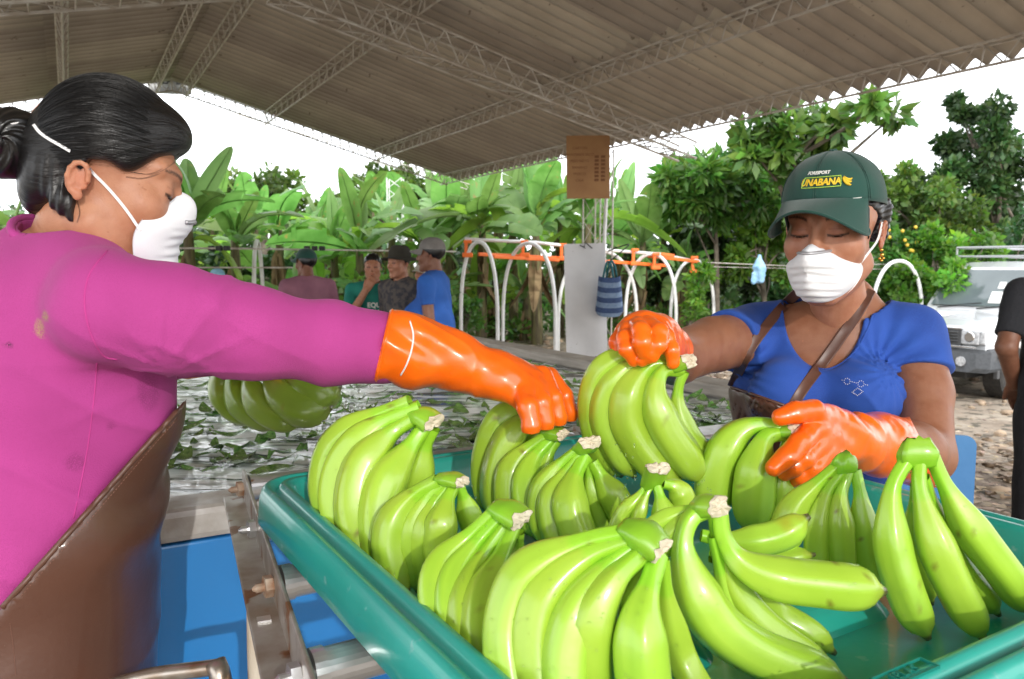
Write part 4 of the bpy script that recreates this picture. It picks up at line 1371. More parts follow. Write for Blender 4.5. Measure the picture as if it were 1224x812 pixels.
hand('biggest hand of bananas at the front of the tray, cut off by the picture edge', .55, (700, 812), [
    ([(752, 636), (694, 650), (632, 686), (608, 742), (611, 805), (630, 868)], 60, .028),
    ([(760, 642), (702, 664), (656, 702), (638, 750), (640, 812), (655, 870)], 60, .012),
    ([(768, 648), (726, 680), (694, 722), (676, 778), (676, 840), (686, 885)], 62, -.004),
    ([(774, 652), (760, 668), (734, 694), (708, 738), (702, 800), (708, 860)], 64, -.020),
    ([(786, 664), (777, 695), (766, 736), (765, 780), (772, 840), (782, 880)], 64, -.030),
    ([(778, 660), (763, 682), (752, 702), (744, 730)], 28, .02),
    ([(792, 668), (799, 735), (812, 780), (836, 825), (860, 850)], 40, .035)],
    [(748, 632, .006), (768, 640), (788, 658)], (.011, .0145, .012), seed=4)
hand('hand of bananas gripped under the glove of the woman in pink', .99, (590, 600), [
    ([(672, 492), (640, 487), (600, 500), (582, 540), (582, 580), (594, 612)], 36, .02),
    ([(674, 496), (645, 496), (612, 520), (596, 556), (594, 592), (604, 622)], 38, -.002),
    ([(676, 499), (655, 505), (634, 530), (620, 565), (618, 600)], 34, .015)],
    [(660, 490, .006), (672, 490), (684, 489)], (.008, .010, .009), seed=5)
hand('hand of bananas just in front of the gloved fingers of the woman in pink', .955, (615, 630), [
    ([(656, 519), (624, 542), (609, 567), (609, 600), (620, 632)], 36, .01),
    ([(661, 523), (637, 550), (628, 578), (631, 608), (642, 640)], 37, -.004),
    ([(665, 527), (654, 546), (646, 572), (648, 605)], 30, -.002)],
    [(652, 517, .004), (661, 518), (671, 520)], (.009, .011, .010), seed=6)
hand('hand of bananas in the middle of the tray with a square pale crown', .90, (690, 650), [
    ([(691, 537), (662, 562), (646, 590), (646, 624), (656, 650)], 30, .012),
    ([(695, 541), (672, 572), (658, 600), (661, 632), (671, 658)], 34, .0),
    ([(699, 545), (686, 572), (681, 606), (692, 640), (708, 662)], 44, -.016),
    ([(703, 548), (705, 579), (714, 612), (724, 640)], 26, .004),
    ([(708, 552), (722, 576), (738, 602), (752, 630)], 36, -.004)],
    [(692, 537, .004), (700, 535), (705, 529)], (.010, .0125, .0125), seed=7)
hand('small hand of bananas half hidden in the middle, its square crown pointing up', .80, (785, 620), [
    ([(776, 575), (762, 594), (745, 612), (730, 640)], 18, .0),
    ([(780, 578), (770, 598), (762, 622), (755, 650)], 18, -.006),
    ([(785, 580), (790, 598), (795, 622), (796, 650)], 30, -.008),
    ([(791, 578), (806, 582), (815, 594), (818, 615)], 30, .008)],
    [(777, 582, .003), (781, 572), (786, 560)], (.009, .0105, .0115), seed=8)
hand('front right hand of bananas with fingers spread across the tray', .605, (880, 740), [
    ([(847, 608), (826, 620), (817, 654), (831, 705), (858, 747), (898, 777), (950, 799), (1004, 814)], 58, -.012),
    ([(854, 614), (860, 652), (876, 702), (908, 742), (952, 777), (988, 797)], 42, .02),
    ([(859, 612), (864, 642), (884, 672), (926, 691), (985, 699), (1034, 704), (1050, 706)], 54, -.004),
    ([(840, 604), (814, 612), (786, 626), (766, 650)], 24, .012),
    ([(844, 609), (826, 618), (806, 636), (792, 664)], 26, .004),
    ([(858, 640), (884, 690), (922, 728), (962, 752), (992, 776)], 36, .045),
    ([(860, 630), (880, 680), (905, 712), (935, 728)], 34, .06),
    ([(852, 640), (872, 720), (900, 765), (935, 790), (960, 800)], 34, .03)],
    [(836, 604, .004), (846, 605), (858, 606)], (.010, .0125, .0115), seed=9)
hand('hand of bananas lying flat behind the front right hand, tip bruised orange', .70, (900, 645), [
    ([(838, 640), (866, 646), (898, 647), (933, 639), (961, 621)], 38, -.004),
    ([(850, 668), (890, 676), (930, 670), (967, 664)], 26, .02),
    ([(850, 662), (900, 660), (940, 650), (958, 638)], 20, .025)], None, seed=10, tipcut=(946, 617, .68, .016))
hand('hand of bananas gripped by the left glove of the woman in the cap', .905, (880, 620), [
    ([(938, 512), (906, 508), (880, 520), (860, 552), (852, 588), (856, 622)], 46, .01),
    ([(938, 517), (915, 524), (903, 560), (899, 600), (900, 632)], 48, -.012),
    ([(942, 523), (933, 560), (929, 600), (930, 640)], 34, -.004)],
    [(930, 514, .004), (940, 515), (949, 514)], (.009, .011, .010), seed=11)
hand('hand of bananas standing right of the gripped one with a small green crown', .77, (1000, 680), [
    ([(1004, 555), (975, 580), (950, 606), (936, 645), (932, 690)], 36, .006),
    ([(1008, 562), (988, 590), (977, 628), (977, 670), (982, 700)], 31, -.004),
    ([(1014, 564), (1004, 598), (1004, 643), (1008, 690)], 33, -.010),
    ([(1022, 562), (1028, 592), (1032, 638), (1042, 700)], 35, -.006)],
    [(1006, 560, .004), (1012, 554), (1016, 546, .011)], (.011, .0115, .0075), seed=12, cut=False)
hand('rightmost hand of bananas hanging its fingers over the tray corner', .69, (1120, 740), [
    ([(1087, 545), (1066, 586), (1066, 652), (1084, 714), (1106, 757)], 43, -.004),
    ([(1099, 547), (1100, 586), (1117, 646), (1143, 706), (1172, 758)], 43, -.016),
    ([(1112, 540), (1129, 578), (1160, 630), (1198, 680), (1234, 728)], 43, -.004),
    ([(1104, 570), (1124, 630), (1150, 680), (1190, 730)], 34, .03),
    ([(1094, 580), (1092, 650), (1112, 716)], 28, .03)],
    [(1098, 556, .0), (1098, 542), (1096, 525, .011)], (.0150, .0165, .0100), seed=13, flat=(.36, 1), cut=False)
hand('dripping hand of bananas lifted by the raised glove of the woman in the cap', .93, (770, 560), [
    ([(800, 432), (750, 424), (720, 444), (708, 478), (711, 514), (722, 545), (740, 566)], 32, .025),
    ([(806, 436), (762, 434), (731, 462), (722, 498), (734, 532), (756, 566)], 36, .008),
    ([(810, 440), (780, 436), (755, 464), (750, 500), (767, 534), (792, 562), (810, 578)], 44, -.006),
    ([(814, 442), (792, 444), (783, 474), (796, 512), (818, 545), (836, 572)], 42, -.020),
    ([(818, 444), (811, 462), (810, 490), (822, 522), (846, 550), (858, 560)], 30, .006)],
    [(800, 438, .006), (812, 436), (823, 432)], (.011, .0135, .0135), seed=14, dark=.92)
hand('wet hand of bananas being pulled from the tank below the pink sleeve', 1.36, (320, 500), [
    ([(268, 432), (264, 456), (276, 482), (306, 500)], 38, .03),
    ([(282, 434), (280, 460), (298, 486), (336, 502)], 40, .0),
    ([(298, 436), (302, 466), (326, 490), (362, 500)], 42, -.03),
    ([(316, 438), (332, 468), (360, 488), (394, 486)], 42, -.055),
    ([(334, 440), (356, 462), (382, 472), (404, 462)], 38, -.05)],
    [(300, 438), (310, 428), (318, 420)], (.014, .016, .013), seed=15, dark=.55, wet=True)

# drops of water falling from the lifted hands and standing on the tray
ico = bmesh.new(); bmesh.ops.create_icosphere(ico, subdivisions=2, radius=1)
IV = np.array([v.co for v in ico.verts]); IF = np.array([[q.index for q in f.verts] for f in ico.faces]); ico.free()
def drops(name, label, items):
    vs, fs = [], []
    for i, (c, s, st) in enumerate(items):
        vs.append(IV * s * np.array([1, 1, st]) + c); fs.append(IF + i * len(IV))
    o = mesh(name, np.concatenate(vs), np.concatenate(fs), M_drop, True)
    tag(o, label, 'water drops', kind='stuff')
rd = random.Random(3); it = []
for (x0, y0, x1, y1, D, n) in ((700, 505, 760, 600, .90, 26), (730, 560, 760, 610, .90, 20), (820, 565, 850, 590, .90, 10), (545, 575, 585, 600, .98, 14)):
    for i in range(n):
        it.append((P(rd.uniform(x0, x1), rd.uniform(y0, y1), D + rd.uniform(-.03, .03)), rd.uniform(.0006, .0016), rd.choice([1, 1, 1.6, 2.4])))
for i in range(120):
    it.append((P(rd.gauss(425, 28), rd.gauss(500, 16), 1.36 + rd.uniform(-.1, .1)), rd.uniform(.001, .004), rd.choice([1, 1.3])))
drops('falling_drops', 'clear water drops falling from the lifted wet bananas', it)
# ================================================================== PEOPLE
def skin_mat(name, base):
    return pm(name, (base[0], base[1], base[2]), (base[0] * .86, base[1] * .78, base[2] * .74), scale=55, rough=.50, bump=.28, bscale=520, bdist=.0015, sss=.12, vcol=True, spec=.4, rough2=.40, speck=((base[0] * .78, base[1] * .68, base[2] * .62), 130, .69))
M_skin1 = skin_mat('skin_light', (.47, .225, .13))
M_skin2 = skin_mat('skin_brown', (.43, .20, .118))
M_pink = pm('pink_knit', (.44, .046, .255), (.37, .036, .21), scale=6, rough=.85, bump=.5, bscale=700, bdist=.0012, vcol=True, sheen=.04, speck=((.40, .040, .23), 900, .52))
M_bluesh = pm('blue_cotton', (.020, .085, .41), (.014, .055, .29), scale=9, rough=.85, bump=.45, bscale=650, bdist=.001, vcol=True, sheen=.04, speck=((.018, .078, .37), 900, .52))
M_vinyl = pm('brown_vinyl', (.105, .042, .025), (.085, .034, .021), scale=6, rough=.33, bump=.15, bscale=160, bdist=.002, coat=.25, speck=((.30, .22, .18), 170, .75), rough2=.42)
M_strap = pm('brown_strap', (.115, .05, .032), (.09, .038, .025), scale=10, rough=.4)
M_glove = pm('orange_glove', (.95, .155, .006), (.88, .125, .004), scale=12, rough=.30, bump=.10, bscale=120, bdist=.002, coat=.45, coatr=.15, sss=.05)
M_mask = pm('mask_fibre', (.82, .83, .85), (.76, .77, .80), scale=20, rough=.85, bump=.3, bscale=500, bdist=.0008)
M_elastic = pm('white_elastic', (.80, .80, .80), rough=.7)
M_clip = pm('nose_clip', (.45, .45, .47), rough=.4, metal=.6)
M_capg = pm('green_cap_cloth', (.007, .062, .046), (.005, .046, .034), scale=9, rough=.85, bump=.5, bscale=800, bdist=.0008, sheen=.2)
M_gold = pm('gold', (.85, .52, .12), rough=.25, metal=1)
M_jean = pm('blue_jeans', (.03, .055, .15), (.02, .038, .10), scale=14, rough=.85, bump=.4, bscale=400)
M_eye = pm('eyeball', (1, 1, 1), rough=.1, vcol=True, coat=.6)

M_hair = bpy.data.materials.new('black_hair')
t_, b_ = nodes_of(M_hair)
b_.inputs['Base Color'].default_value = (.006, .0055, .0055, 1)
b_.inputs['Roughness'].default_value = .36; b_.inputs['Specular IOR Level'].default_value = .5
fa_ = t_.nodes.new('ShaderNodeAttribute'); fa_.attribute_name = 'Flow'
fn_ = t_.nodes.new('ShaderNodeTexNoise'); fn_.inputs['Scale'].default_value = 26; fn_.inputs['Detail'].default_value = 4; fn_.inputs['Roughness'].default_value = .7
t_.links.new(fa_.outputs['Vector'], fn_.inputs['Vector'])
fb_ = t_.nodes.new('ShaderNodeBump'); fb_.inputs['Strength'].default_value = .9; fb_.inputs['Distance'].default_value = .0012
t_.links.new(fn_.outputs['Fac'], fb_.inputs['Height']); t_.links.new(fb_.outputs[0], b_.inputs['Normal'])
fr_ = t_.nodes.new('ShaderNodeMapRange'); fr_.inputs['To Min'].default_value = .20; fr_.inputs['To Max'].default_value = .42
t_.links.new(fn_.outputs['Fac'], fr_.inputs['Value']); t_.links.new(fr_.outputs[0], b_.inputs['Roughness'])


def set_flow(o, loc, c, ax):
    ax = np.asarray(ax, float) / np.linalg.norm(ax)
    e1 = np.cross(ax, [1, 0, 0]); e1 /= np.linalg.norm(e1); e2 = np.cross(ax, e1)
    w_ = loc - c; al = np.arctan2(w_ @ e2, w_ @ e1) + .25 * np.sin((w_ @ ax) * 14)
    fl = np.stack([np.cos(al), np.sin(al), (w_ @ ax) * 1.2], 1).astype(np.float32)
    a_ = o.data.attributes.new('Flow', 'FLOAT_VECTOR', 'POINT'); a_.data.foreach_set('vector', fl.ravel())



def axes_from(yaw_vec, pitch, roll=0.0):
    """columns: her right, forward, up"""
    f = np.array([yaw_vec[0], yaw_vec[1], 0.0]); f /= np.linalg.norm(f)
    f = f * math.cos(pitch) + np.array([0, 0, -math.sin(pitch)])
    x = np.cross(f, [0, 0, 1]); x /= np.linalg.norm(x)
    z = np.cross(x, f)
    if roll:
        x, z = x * math.cos(roll) + z * math.sin(roll), z * math.cos(roll) - x * math.sin(roll)
    return np.stack([x, f, z], 1)


EAR_C = np.array([.077, -.019, -.011])
def ear_sdf(p):
    p = EAR_C + (p - EAR_C) / .70
    """p with |x|"""
    th = np.linspace(-.35, 1.25, 9) * math.pi
    pts = []
    for a in np.linspace(-.55 * math.pi, 1.02 * math.pi, 10):
        pts.append(EAR_C + np.array([.006 + .004 * math.sin(a), -.004 - .017 * math.cos(a) * (1 if math.sin(a) > -.5 else .8), .004 + .027 * math.sin(a)]))
    pts = pts[::-1]
    d = None
    for a, b in zip(pts[:-1], pts[1:]):
        e = rcone(a, b, .0046)(p)
        d = e if d is None else smin(d, e, .003)
    d = smin(d, ell(EAR_C + [.0, -.008, .004], (.0050, .0175, .029))(p), .004)
    d = smin(d, ell(EAR_C + [.002, .002, -.026], (.0050, .0085, .0095))(p), .006)      # lobe
    d = smin(d, rcone(EAR_C + [.003, -.012, .016], EAR_C + [.003, -.010, -.010], .0035)(p), .003)
    d = smin(d, rcone(EAR_C + [.000, .010, -.004], EAR_C + [.0, .009, -.010], .0045)(p), .004)  # tragus
    return d * .70


def head_sdf(q, eyes_open=.0012):
    p = q.copy(); p[:, 0] = np.abs(p[:, 0])
    d = ell((0, -.012, .038), (.0735, .092, .082))(p)
    d = smin(d, ell((0, .025, -.03), (.060, .067, .088))(p), .03)
    d = smin(d, rcone((.050, .000, -.060), (.014, .066, -.102), .019, .016)(p), .03)
    d = smin(d, ell((0, .076, -.102), (.018, .014, .014))(p), .02)
    d = smin(d, ell((.040, .056, -.020), (.026, .026, .026))(p), .025)
    d = smin(d, rcone((.014, .084, .033), (.046, .066, .035), .0095, .0090)(p), .02)
    d = smin(d, rcone((0, .089, .014), (0, .106, -.022), .0085, .0120)(p), .014)
    d = smin(d, ell((.013, .093, -.027), (.0095, .011, .009))(p), .010)
    d = smin(d, ell((0, .087, -.058), (.022, .014, .012))(p), .014)
    d = smax(d, -ell((.033, .1060, .0085), (.0165, .0145, .0105))(p), .018)
    d = smin(d, ell((.0325, .0732, .0085), (.0165, .0152, .0142))(p), .009)
    # the lowered lid leaves a narrow opening
    xx = (p[:, 0] - .0325)
    zc = .0012 + .05 * xx + 7 * xx * xx
    slit = np.maximum(np.abs(p[:, 2] - zc) - eyes_open * np.clip(1 - (xx / .0135) ** 2, 0, 1), np.abs(xx) - .0135)
    slit = np.maximum(slit, .070 - p[:, 1])
    slit = np.where(p[:, 1] > .06, slit, 1.0)
    d = smax(d, -slit, .0012)
    d = smin(d, ear_sdf(p), .004)
    return d


def head_cols(q, base_dark=1.0):
    p = q.copy(); p[:, 0] = np.abs(p[:, 0])
    c = np.ones((len(p), 3))
    front = p[:, 1] > .05
    # cheeks and ear a little redder, sockets a little browner
    k = np.clip(1 - np.linalg.norm((p - [.042, .065, -.018]) / [.03, .03, .025], axis=1), 0, 1)[:, None]
    c *= 1 - k * np.array([-.04, .10, .12])
    k = np.clip(1 - np.linalg.norm((p - EAR_C) / [.02, .03, .04], axis=1), 0, 1)[:, None]
    c *= 1 - k * np.array([-.02, .22, .25])
    k = np.clip(1.1 - np.linalg.norm((p - [.0325, .085, .006]) / [.022, .03, .015], axis=1), 0, 1)[:, None]
    c *= 1 - k * np.array([.20, .30, .30])
    # brow
    t = np.clip((p[:, 0] - .012) / .040, 0, 1)
    zb = .0295 + .0062 * np.sin(t * 2.3)
    wbr = .0034 * (1 - .55 * t)
    br = np.clip(1.4 - np.abs(p[:, 2] - zb - .0008 * np.sin(p[:, 0] * 2500)) / wbr, 0, 1) * front * (p[:, 0] > .015) * (p[:, 0] < .054)
    c = c * (1 - br[:, None] * .86) + br[:, None] * .86 * np.array([.05, .04, .035])
    xx = p[:, 0] - .0325
    zc = .0012 + .05 * xx + 7 * xx * xx
    la = np.clip(1.5 - np.abs(p[:, 2] - zc - .0014) / .0019, 0, 1) * front * (np.abs(xx) < .0165)
    lb = np.clip(1.2 - np.abs(p[:, 2] - zc + .0024) / .0012, 0, 1) * front * (np.abs(xx) < .0125) * .4
    for l in (la, lb): c = c * (1 - l[:, None] * .94) + l[:, None] * .94 * np.array([.03, .025, .025])
    lid = np.clip(1.2 - np.abs(p[:, 2] - zc - .0120) / .0012, 0, 1) * front * (np.abs(xx) < .014) * .5
    c *= 1 - lid[:, None] * np.array([.45, .5, .5])
    # lips (under the mask)
    lp = np.clip(1.2 - np.linalg.norm((p - [0, .1, -.058]) / [.024, .03, .010], axis=1), 0, 1)[:, None] * .6
    c *= 1 - lp * np.array([.1, .45, .4])
    return c


def head_mesh(O, M, s, neck_to, neck_r, h=.002):
    """head and neck in world space"""
    nl = ((np.asarray(neck_to) - O) @ M) / s
    nf = union([rcone((0, -.024, -.06), nl, .043, neck_r / s[0])], .01)

    def f(p):
        return smin(head_sdf(p), nf(p), .028)
    lo = np.minimum([-.10, -.125, -.155], nl - .08); hi = np.maximum([.10, .13, .14], nl + .08)
    v, q = sdf_mesh(f, lo, hi, h / s[0])
    v = project(f, v, 1)
    c = head_cols(v)
    return v @ M.T * s + O, q, c


def eyes(O, M, s, parent):
    for sx in (1, -1):
        n, k = 14, 20; vs = []; cs = []
        gaze = np.array([0, .80, -.60])
        for i in range(n + 1):
            for j in range(k):
                a, b = math.pi * i / n, 2 * math.pi * j / k
                d = np.array([math.sin(a) * math.cos(b), math.sin(a) * math.sin(b), math.cos(a)])
                vs.append(O + M @ ((np.array([sx * .0325, .0725, .0085]) + d * .0126) * s))
                g = d @ gaze
                cs.append((.012, .010, .01) if g > .955 else ((.07, .032, .015) if g > .86 else (.42, .38, .35)))
        fs = [(i * k + j, (i + 1) * k + j, (i + 1) * k + (j + 1) % k, i * k + (j + 1) % k) for i in range(n) for j in range(k)]
        mesh('eye', vs, fs, M_eye, True, parent, np.array(cs))


def dust_mask(O, M, s, parent, apex=(0, .140, -.050), ms=1.0, up=0.0, back=0.0):
    key = [(0, .1015, .006), (.016, .096, -.006), (.034, .080, -.024), (.057, .050, -.044), (.0585, .040, -.068), (.046, .052, -.098), (.024, .070, -.119), (0, .077, -.124)]
    key = [(x * (1.05 if ms < .95 else ms), .02 + (y - .02) * (ms * .5 + .5) + .003, -.056 + up + (z + .056) * ms) for x, y, z in key]
    key = np.array(key + [(-x, y, z) for x, y, z in key[-2:0:-1]])
    key[:, 1] += back * np.clip(1 - (key[:, 1] - .045) / .05, 0, 1)
    kk = np.vstack([key[-2:], key, key[:2]])
    bnd = spline(kk, 400)
    i0 = np.argmin(np.linalg.norm(bnd[:200] - key[0], axis=1)); i1 = 200 + np.argmin(np.linalg.norm(bnd[200:] - key[0], axis=1))
    bnd = bnd[np.linspace(i0, i1 - 1, 96).astype(int)]
    c0 = np.array([0, .068, -.054]); ap = np.array(apex)
    n = 26; vs = []
    for i in range(n + 1):
        ph = (i / n) * math.pi / 2
        row = c0 + (bnd - c0) * (math.cos(ph) ** .92) + (ap - c0) * math.sin(ph)
        # stamped ribs across the lower front
        z = row[:, 2]; x = row[:, 0]
        zz = z + .35 * np.abs(x) ** 1.5 * 3
        am = np.clip((i / n - .12) * 6, 0, 1) * np.clip((-.030 - z) / .012, 0, 1) * np.clip((.046 - np.abs(x)) / .012, 0, 1)
        d = row - c0; d /= np.linalg.norm(d, axis=1)[:, None] + 1e-9
        row = row + d * (am * .0014 * np.sin(zz * 2 * math.pi / .0135))[:, None]
        am2 = np.clip((i / n - .55) * 5, 0, 1) * np.clip((z + .045) / .01, 0, 1)
        row = row + d * (.0009 * am2 * np.sin((x * x * 300 + z * 380)))[:, None]
        if i == 0: vs.append(row + (row - c0) * .03)
        vs.append(row)
    k = 96; rows = n + 2
    vs = np.concatenate(vs)
    vin = vs[:k * rows] - 0
    fs = [(j * k + a, j * k + (a + 1) % k, (j + 1) * k + (a + 1) % k, (j + 1) * k + a) for j in range(rows - 1) for a in range(k)]
    o = mesh('dust_mask', vs * s @ M.T + O, fs, M_mask, True, parent)
    # nose clip: a thin strip lying on the dome
    def dome(x, z):
        i = np.argmin(np.abs(vs[:, 0] - x) + np.abs(vs[:, 2] - z)); return vs[i]
    pts = []
    for x in np.linspace(-.025, .025, 11):
        q = dome(x, -.0195 - 6 * x * x); d = q - c0; d /= np.linalg.norm(d); pts.append(q + d * .0012)
    pts = spline(np.array(pts)[::2], 16)
    v, f = tube(pts * s @ M.T + O, .0026, 8, True, None, (1, 1))
    mesh('nose_clip', v, f, M_clip, True, o)
    return o


def bvh_of(o):
    me = o.data
    mw = [tuple(v.co) for v in me.vertices]
    return BVHTree.FromPolygons(mw, [tuple(p.vertices) for p in me.polygons])


def drape(path, bvhs, off, n=30):
    """lay a path over surfaces already built: rays from where the path is seen"""
    out = []
    o = Vector((0, 0, CAM_Z))
    for q in spline(np.array(path, float), n):
        d = V3(P(q[0], q[1], 1.0)) - o; d.normalize()
        best = None
        for b in bvhs:
            h = b.ray_cast(o, d)
            if h[0] is not None and (best is None or h[3] < best[3]): best = h
        if best is not None: out.append(np.array(best[0] - d * off))
        elif out: out.append(out[-1] + (np.array(d) * 0))
    out = [p for i, p in enumerate(out) if i == 0 or np.linalg.norm(p - out[i - 1]) > 1e-4]
    return np.array(out)


def ribbon(path, width, thick, name, mat, parent, normal_hint=None):
    """flat band with thickness along world points; its flat side faces away from the body"""
    p = spline(path, max(24, len(path)))
    t = np.gradient(p, axis=0); t /= np.linalg.norm(t, axis=1)[:, None]
    vw = np.array([0, 0, CAM_Z]) - p if normal_hint is None else np.tile(normal_hint, (len(p), 1))
    vw = vw / np.linalg.norm(vw, axis=1)[:, None]
    s = np.cross(t, vw); s /= np.linalg.norm(s, axis=1)[:, None]
    nn = np.cross(s, t)
    prof = [(-.5, -.5), (-.5, .3), (-.42, .5), (-.36, .34), (.36, .34), (.42, .5), (.5, .3), (.5, -.5)]
    vs = np.concatenate([p + s * (a * width) + nn * (b * thick) for a, b in prof])
    m = len(p); k = len(prof)
    fs = [(j * m + i, j * m + i + 1, ((j + 1) % k) * m + i + 1, ((j + 1) % k) * m + i) for j in range(k) for i in range(m - 1)]
    return mesh(name, vs, fs, mat, True, parent)


def hair_strands(O, M, s, axis_c, ell_c, ell_r, keep, n, parent, r=.0007, lift=.0012, seed=1):
    """fine locks combed along meridians towards the knot, lying on the hair surface"""
    rd = np.random.default_rng(seed)
    ax = np.asarray(axis_c) - ell_c; ax = ax / np.linalg.norm(ax)
    e1 = np.cross(ax, [1, 0, 0]); e1 /= np.linalg.norm(e1); e2 = np.cross(ax, e1)
    mb_v, mb_f, n0 = [], [], 0
    for i in range(n):
        al = rd.uniform(0, 2 * math.pi); w0 = rd.uniform(-.05, .05)
        a0, a1 = sorted(rd.uniform(.10, 2.6, 2))
        if a1 - a0 < .5: a1 = a0 + .5
        pts = []
        lf = lift * rd.uniform(.2, 1.6)
        for k in np.linspace(a0, a1, 12):
            al2 = al + w0 * math.sin(k * 2) + .25 * math.sin(k * 1.2)
            d = ax * math.cos(k) + (e1 * math.cos(al2) + e2 * math.sin(al2)) * math.sin(k)
            q = ell_c + d * ell_r / np.linalg.norm(d) * 1.0
            # onto the ellipsoid
            d2 = d / np.sqrt(((d / ell_r) ** 2).sum())
            q = ell_c + d2 * (1 + lf / np.linalg.norm(d2))
            pts.append(q)
        pts = np.array(pts)
        ok = keep(pts)
        if ok.sum() < 5: continue
        j0 = np.argmax(ok); run = ok[j0:]
        j1 = j0 + (np.argmin(run) if not run.all() else len(run))
        if j1 - j0 < 5: continue
        pts = pts[j0:j1]
        v, f = tube(pts * s @ M.T + O, r * np.sin(np.linspace(.25, 2.9, len(pts))), 3, False)
        mb_v.append(v); mb_f += [tuple(q + n0 for q in ff) for ff in f]; n0 += len(v)
    o = mesh('hair_strands', np.concatenate(mb_v), mb_f, M_hair, True, parent)
    o['kind'] = 'stuff'
    return o

# ------------------------------------------------------------------ the woman in pink
W1 = thing('person', 'woman in pink long sleeves, brown apron and mask reaching over the tray', 'person', (-.53, .93, 0))
F1 = np.array([.87, .49, 0]); R1_ = np.array([.49, -.87, 0])
M1 = axes_from((.93, .36), R(16)); S1 = np.array([.85, .77, .86])
O1 = P(95, 209, .845) - M1 @ (np.array([.079, -.019, -.004]) * S1)
nb1 = P(88, 300, .93)
hv, hq, hc = head_mesh(O1, M1, S1, nb1, .049)
# torso and limbs (skin layer lies under the clothes)
C1 = dict(neck=P(80, 314, .935), chest=P(64, 415, .935), waist=P(36, 610, .915), hip=P(12, 790, .92), shR=P(128, 366, .80), shL=P(58, 376, 1.07))
Z3 = np.array([0, 0, 1.0])
def torso1(off):
    fs = [elcone(C1['chest'], C1['waist'], (.158 + off, .118 + off), (.135 + off, .112 + off), R1_),
          elcone(C1['waist'], C1['hip'], (.135 + off, .112 + off), (.168 + off, .128 + off), R1_),
          elcone(C1['chest'] + [0, 0, .055], C1['chest'], (.125 + off, .075 + off), (.158 + off, .118 + off), R1_),
          ell(P(136, 486, .90), (.060 + off, .060 + off, .080 + off)),
          rcone(C1['neck'] + [0, 0, .0], C1['shR'] + [-.02, .03, .012], .046 + off, .048 + off),
          rcone(C1['neck'], C1['shL'], .046 + off, .048 + off)]
    return union(fs, .05)
armR = [(128, 369, .80, .0550), (205, 381, .83, .0545), (300, 398, .872, .0490), (400, 411, .925, .0445), (448, 415, .947, .0395), (470, 418, .955, .034), (520, 427, .957, .026)]
def chain(pts, off=0.0, k=.02):
    q = [(P(a, b, c), r) for a, b, c, r in pts]
    return union([rcone(q[i][0], q[i + 1][0], q[i][1] + off, q[i + 1][1] + off) for i in range(len(q) - 1)], k)
armL = [(58, 376, 1.07, .050), (160, 420, 1.20, .048), (300, 425, 1.33, .034)]
def crease(x, pw=3.0):
    return (1 - np.abs(np.sin(x))) ** pw


def shirt1(p):
    d = smin(torso1(0.0)(p), chain(armR)(p), .022)
    d = smin(d, chain(armL)(p), .03)
    d = smax(d, -rcone(nb1 + [.0, 0, -.005], O1 + [.0, 0, 0.02], .0575, .075)(p), .004)
    # folds: pulled across the back and round the sleeve
    a = p @ np.array([.55, .1, .83]); b = p @ np.array([-.6, .2, .77])
    d = d + .0034 * np.sin(a * 62 + 2.2 * np.sin(b * 17)) * np.clip(hnoise(p, 11, 4) + .25, 0, 1)
    arm = np.clip((p[:, 0] + .40) / .08, 0, 1)
    d = d + arm * np.clip((-.175 - p[:, 0]) / .05, 0, 1) * .0060 * np.sin(p @ np.array([46, 10, 52.0]) + 1.8 * np.sin(p[:, 2] * 40)) * np.clip(hnoise(p, 16, 9) + .1, 0, 1)
    ar2 = arm * np.clip((-.185 - p[:, 0]) / .05, 0, 1)
    d = d - ar2 * .0075 * crease(p @ np.array([17, 5, 25.0]) + .9 * np.sin(p[:, 0] * 21) + .5 * np.sin(p[:, 2] * 55)) * np.clip(hnoise(p, 20, 19) + .35, 0, 1)
    pit = np.clip(1.2 - np.linalg.norm(p - P(196, 440, .80), axis=1) / .14, 0, 1)
    d = d - pit * .0028 * crease(np.arctan2(p[:, 2] - P(206, 446, .80)[2], p[:, 0] - P(206, 446, .80)[0]) * 6 + .4, 2.5) * np.clip(np.linalg.norm(p - P(206, 446, .80), axis=1) / .03, 0, 1)
    bk = np.clip((1.40 - p[:, 2]) / .1, 0, 1) * (1 - arm)
    d = d - bk * .0065 * crease(p[:, 2] * 27 + p[:, 0] * 9 + .8 * np.sin(p[:, 0] * 16 + p[:, 1] * 9)) * np.clip(hnoise(p, 10, 33) + .35, 0, 1)
    low = np.clip((1.30 - p[:, 2]) / .1, 0, 1) * (1 - arm)
    d = d + low * .0052 * np.sin(p[:, 2] * 88 + p[:, 0] * 24 + 1.2 * np.sin(p[:, 0] * 30)) * np.clip(hnoise(p, 9, 12) + .3, 0, 1)
    return smax(d, .80 - p[:, 2], .01)
def body1(p):
    d = smin(torso1(-.012)(p), chain(armR, -.012)(p), .02)
    d = smin(d, chain(armL, -.010)(p), .02)
    hp = C1['hip']
    for s in (1, -1):
        k = hp + R1_ * .085 * s; kn = k + F1 * .02 + [0, 0, -.42]; an = kn + [0, 0, -.40] - F1 * .03; an[2] = .09
        d = smin(d, rcone(k, kn, .078, .055)(p), .03); d = smin(d, rcone(kn, an, .055, .040)(p), .02)
        d = smin(d, rcone(an + [0, 0, -.045], an + F1 * .14 + [0, 0, -.055], .036, .028)(p), .02)
    return d
lo1, hi1 = np.array([-1.0, .50, -.02]), np.array([.02, 1.45, 1.62])
bv, bq = sdf_mesh(body1, lo1, hi1, .011)
v, q = join_arrays([(hv, hq), (bv, bq)])
mesh('body', v, q, M_skin1, True, W1, np.concatenate([hc, np.ones((len(bv), 3))]))
v, q = sdf_mesh(shirt1, lo1 + [0, 0, .75], hi1, .0046)
v = project(shirt1, v, 1)
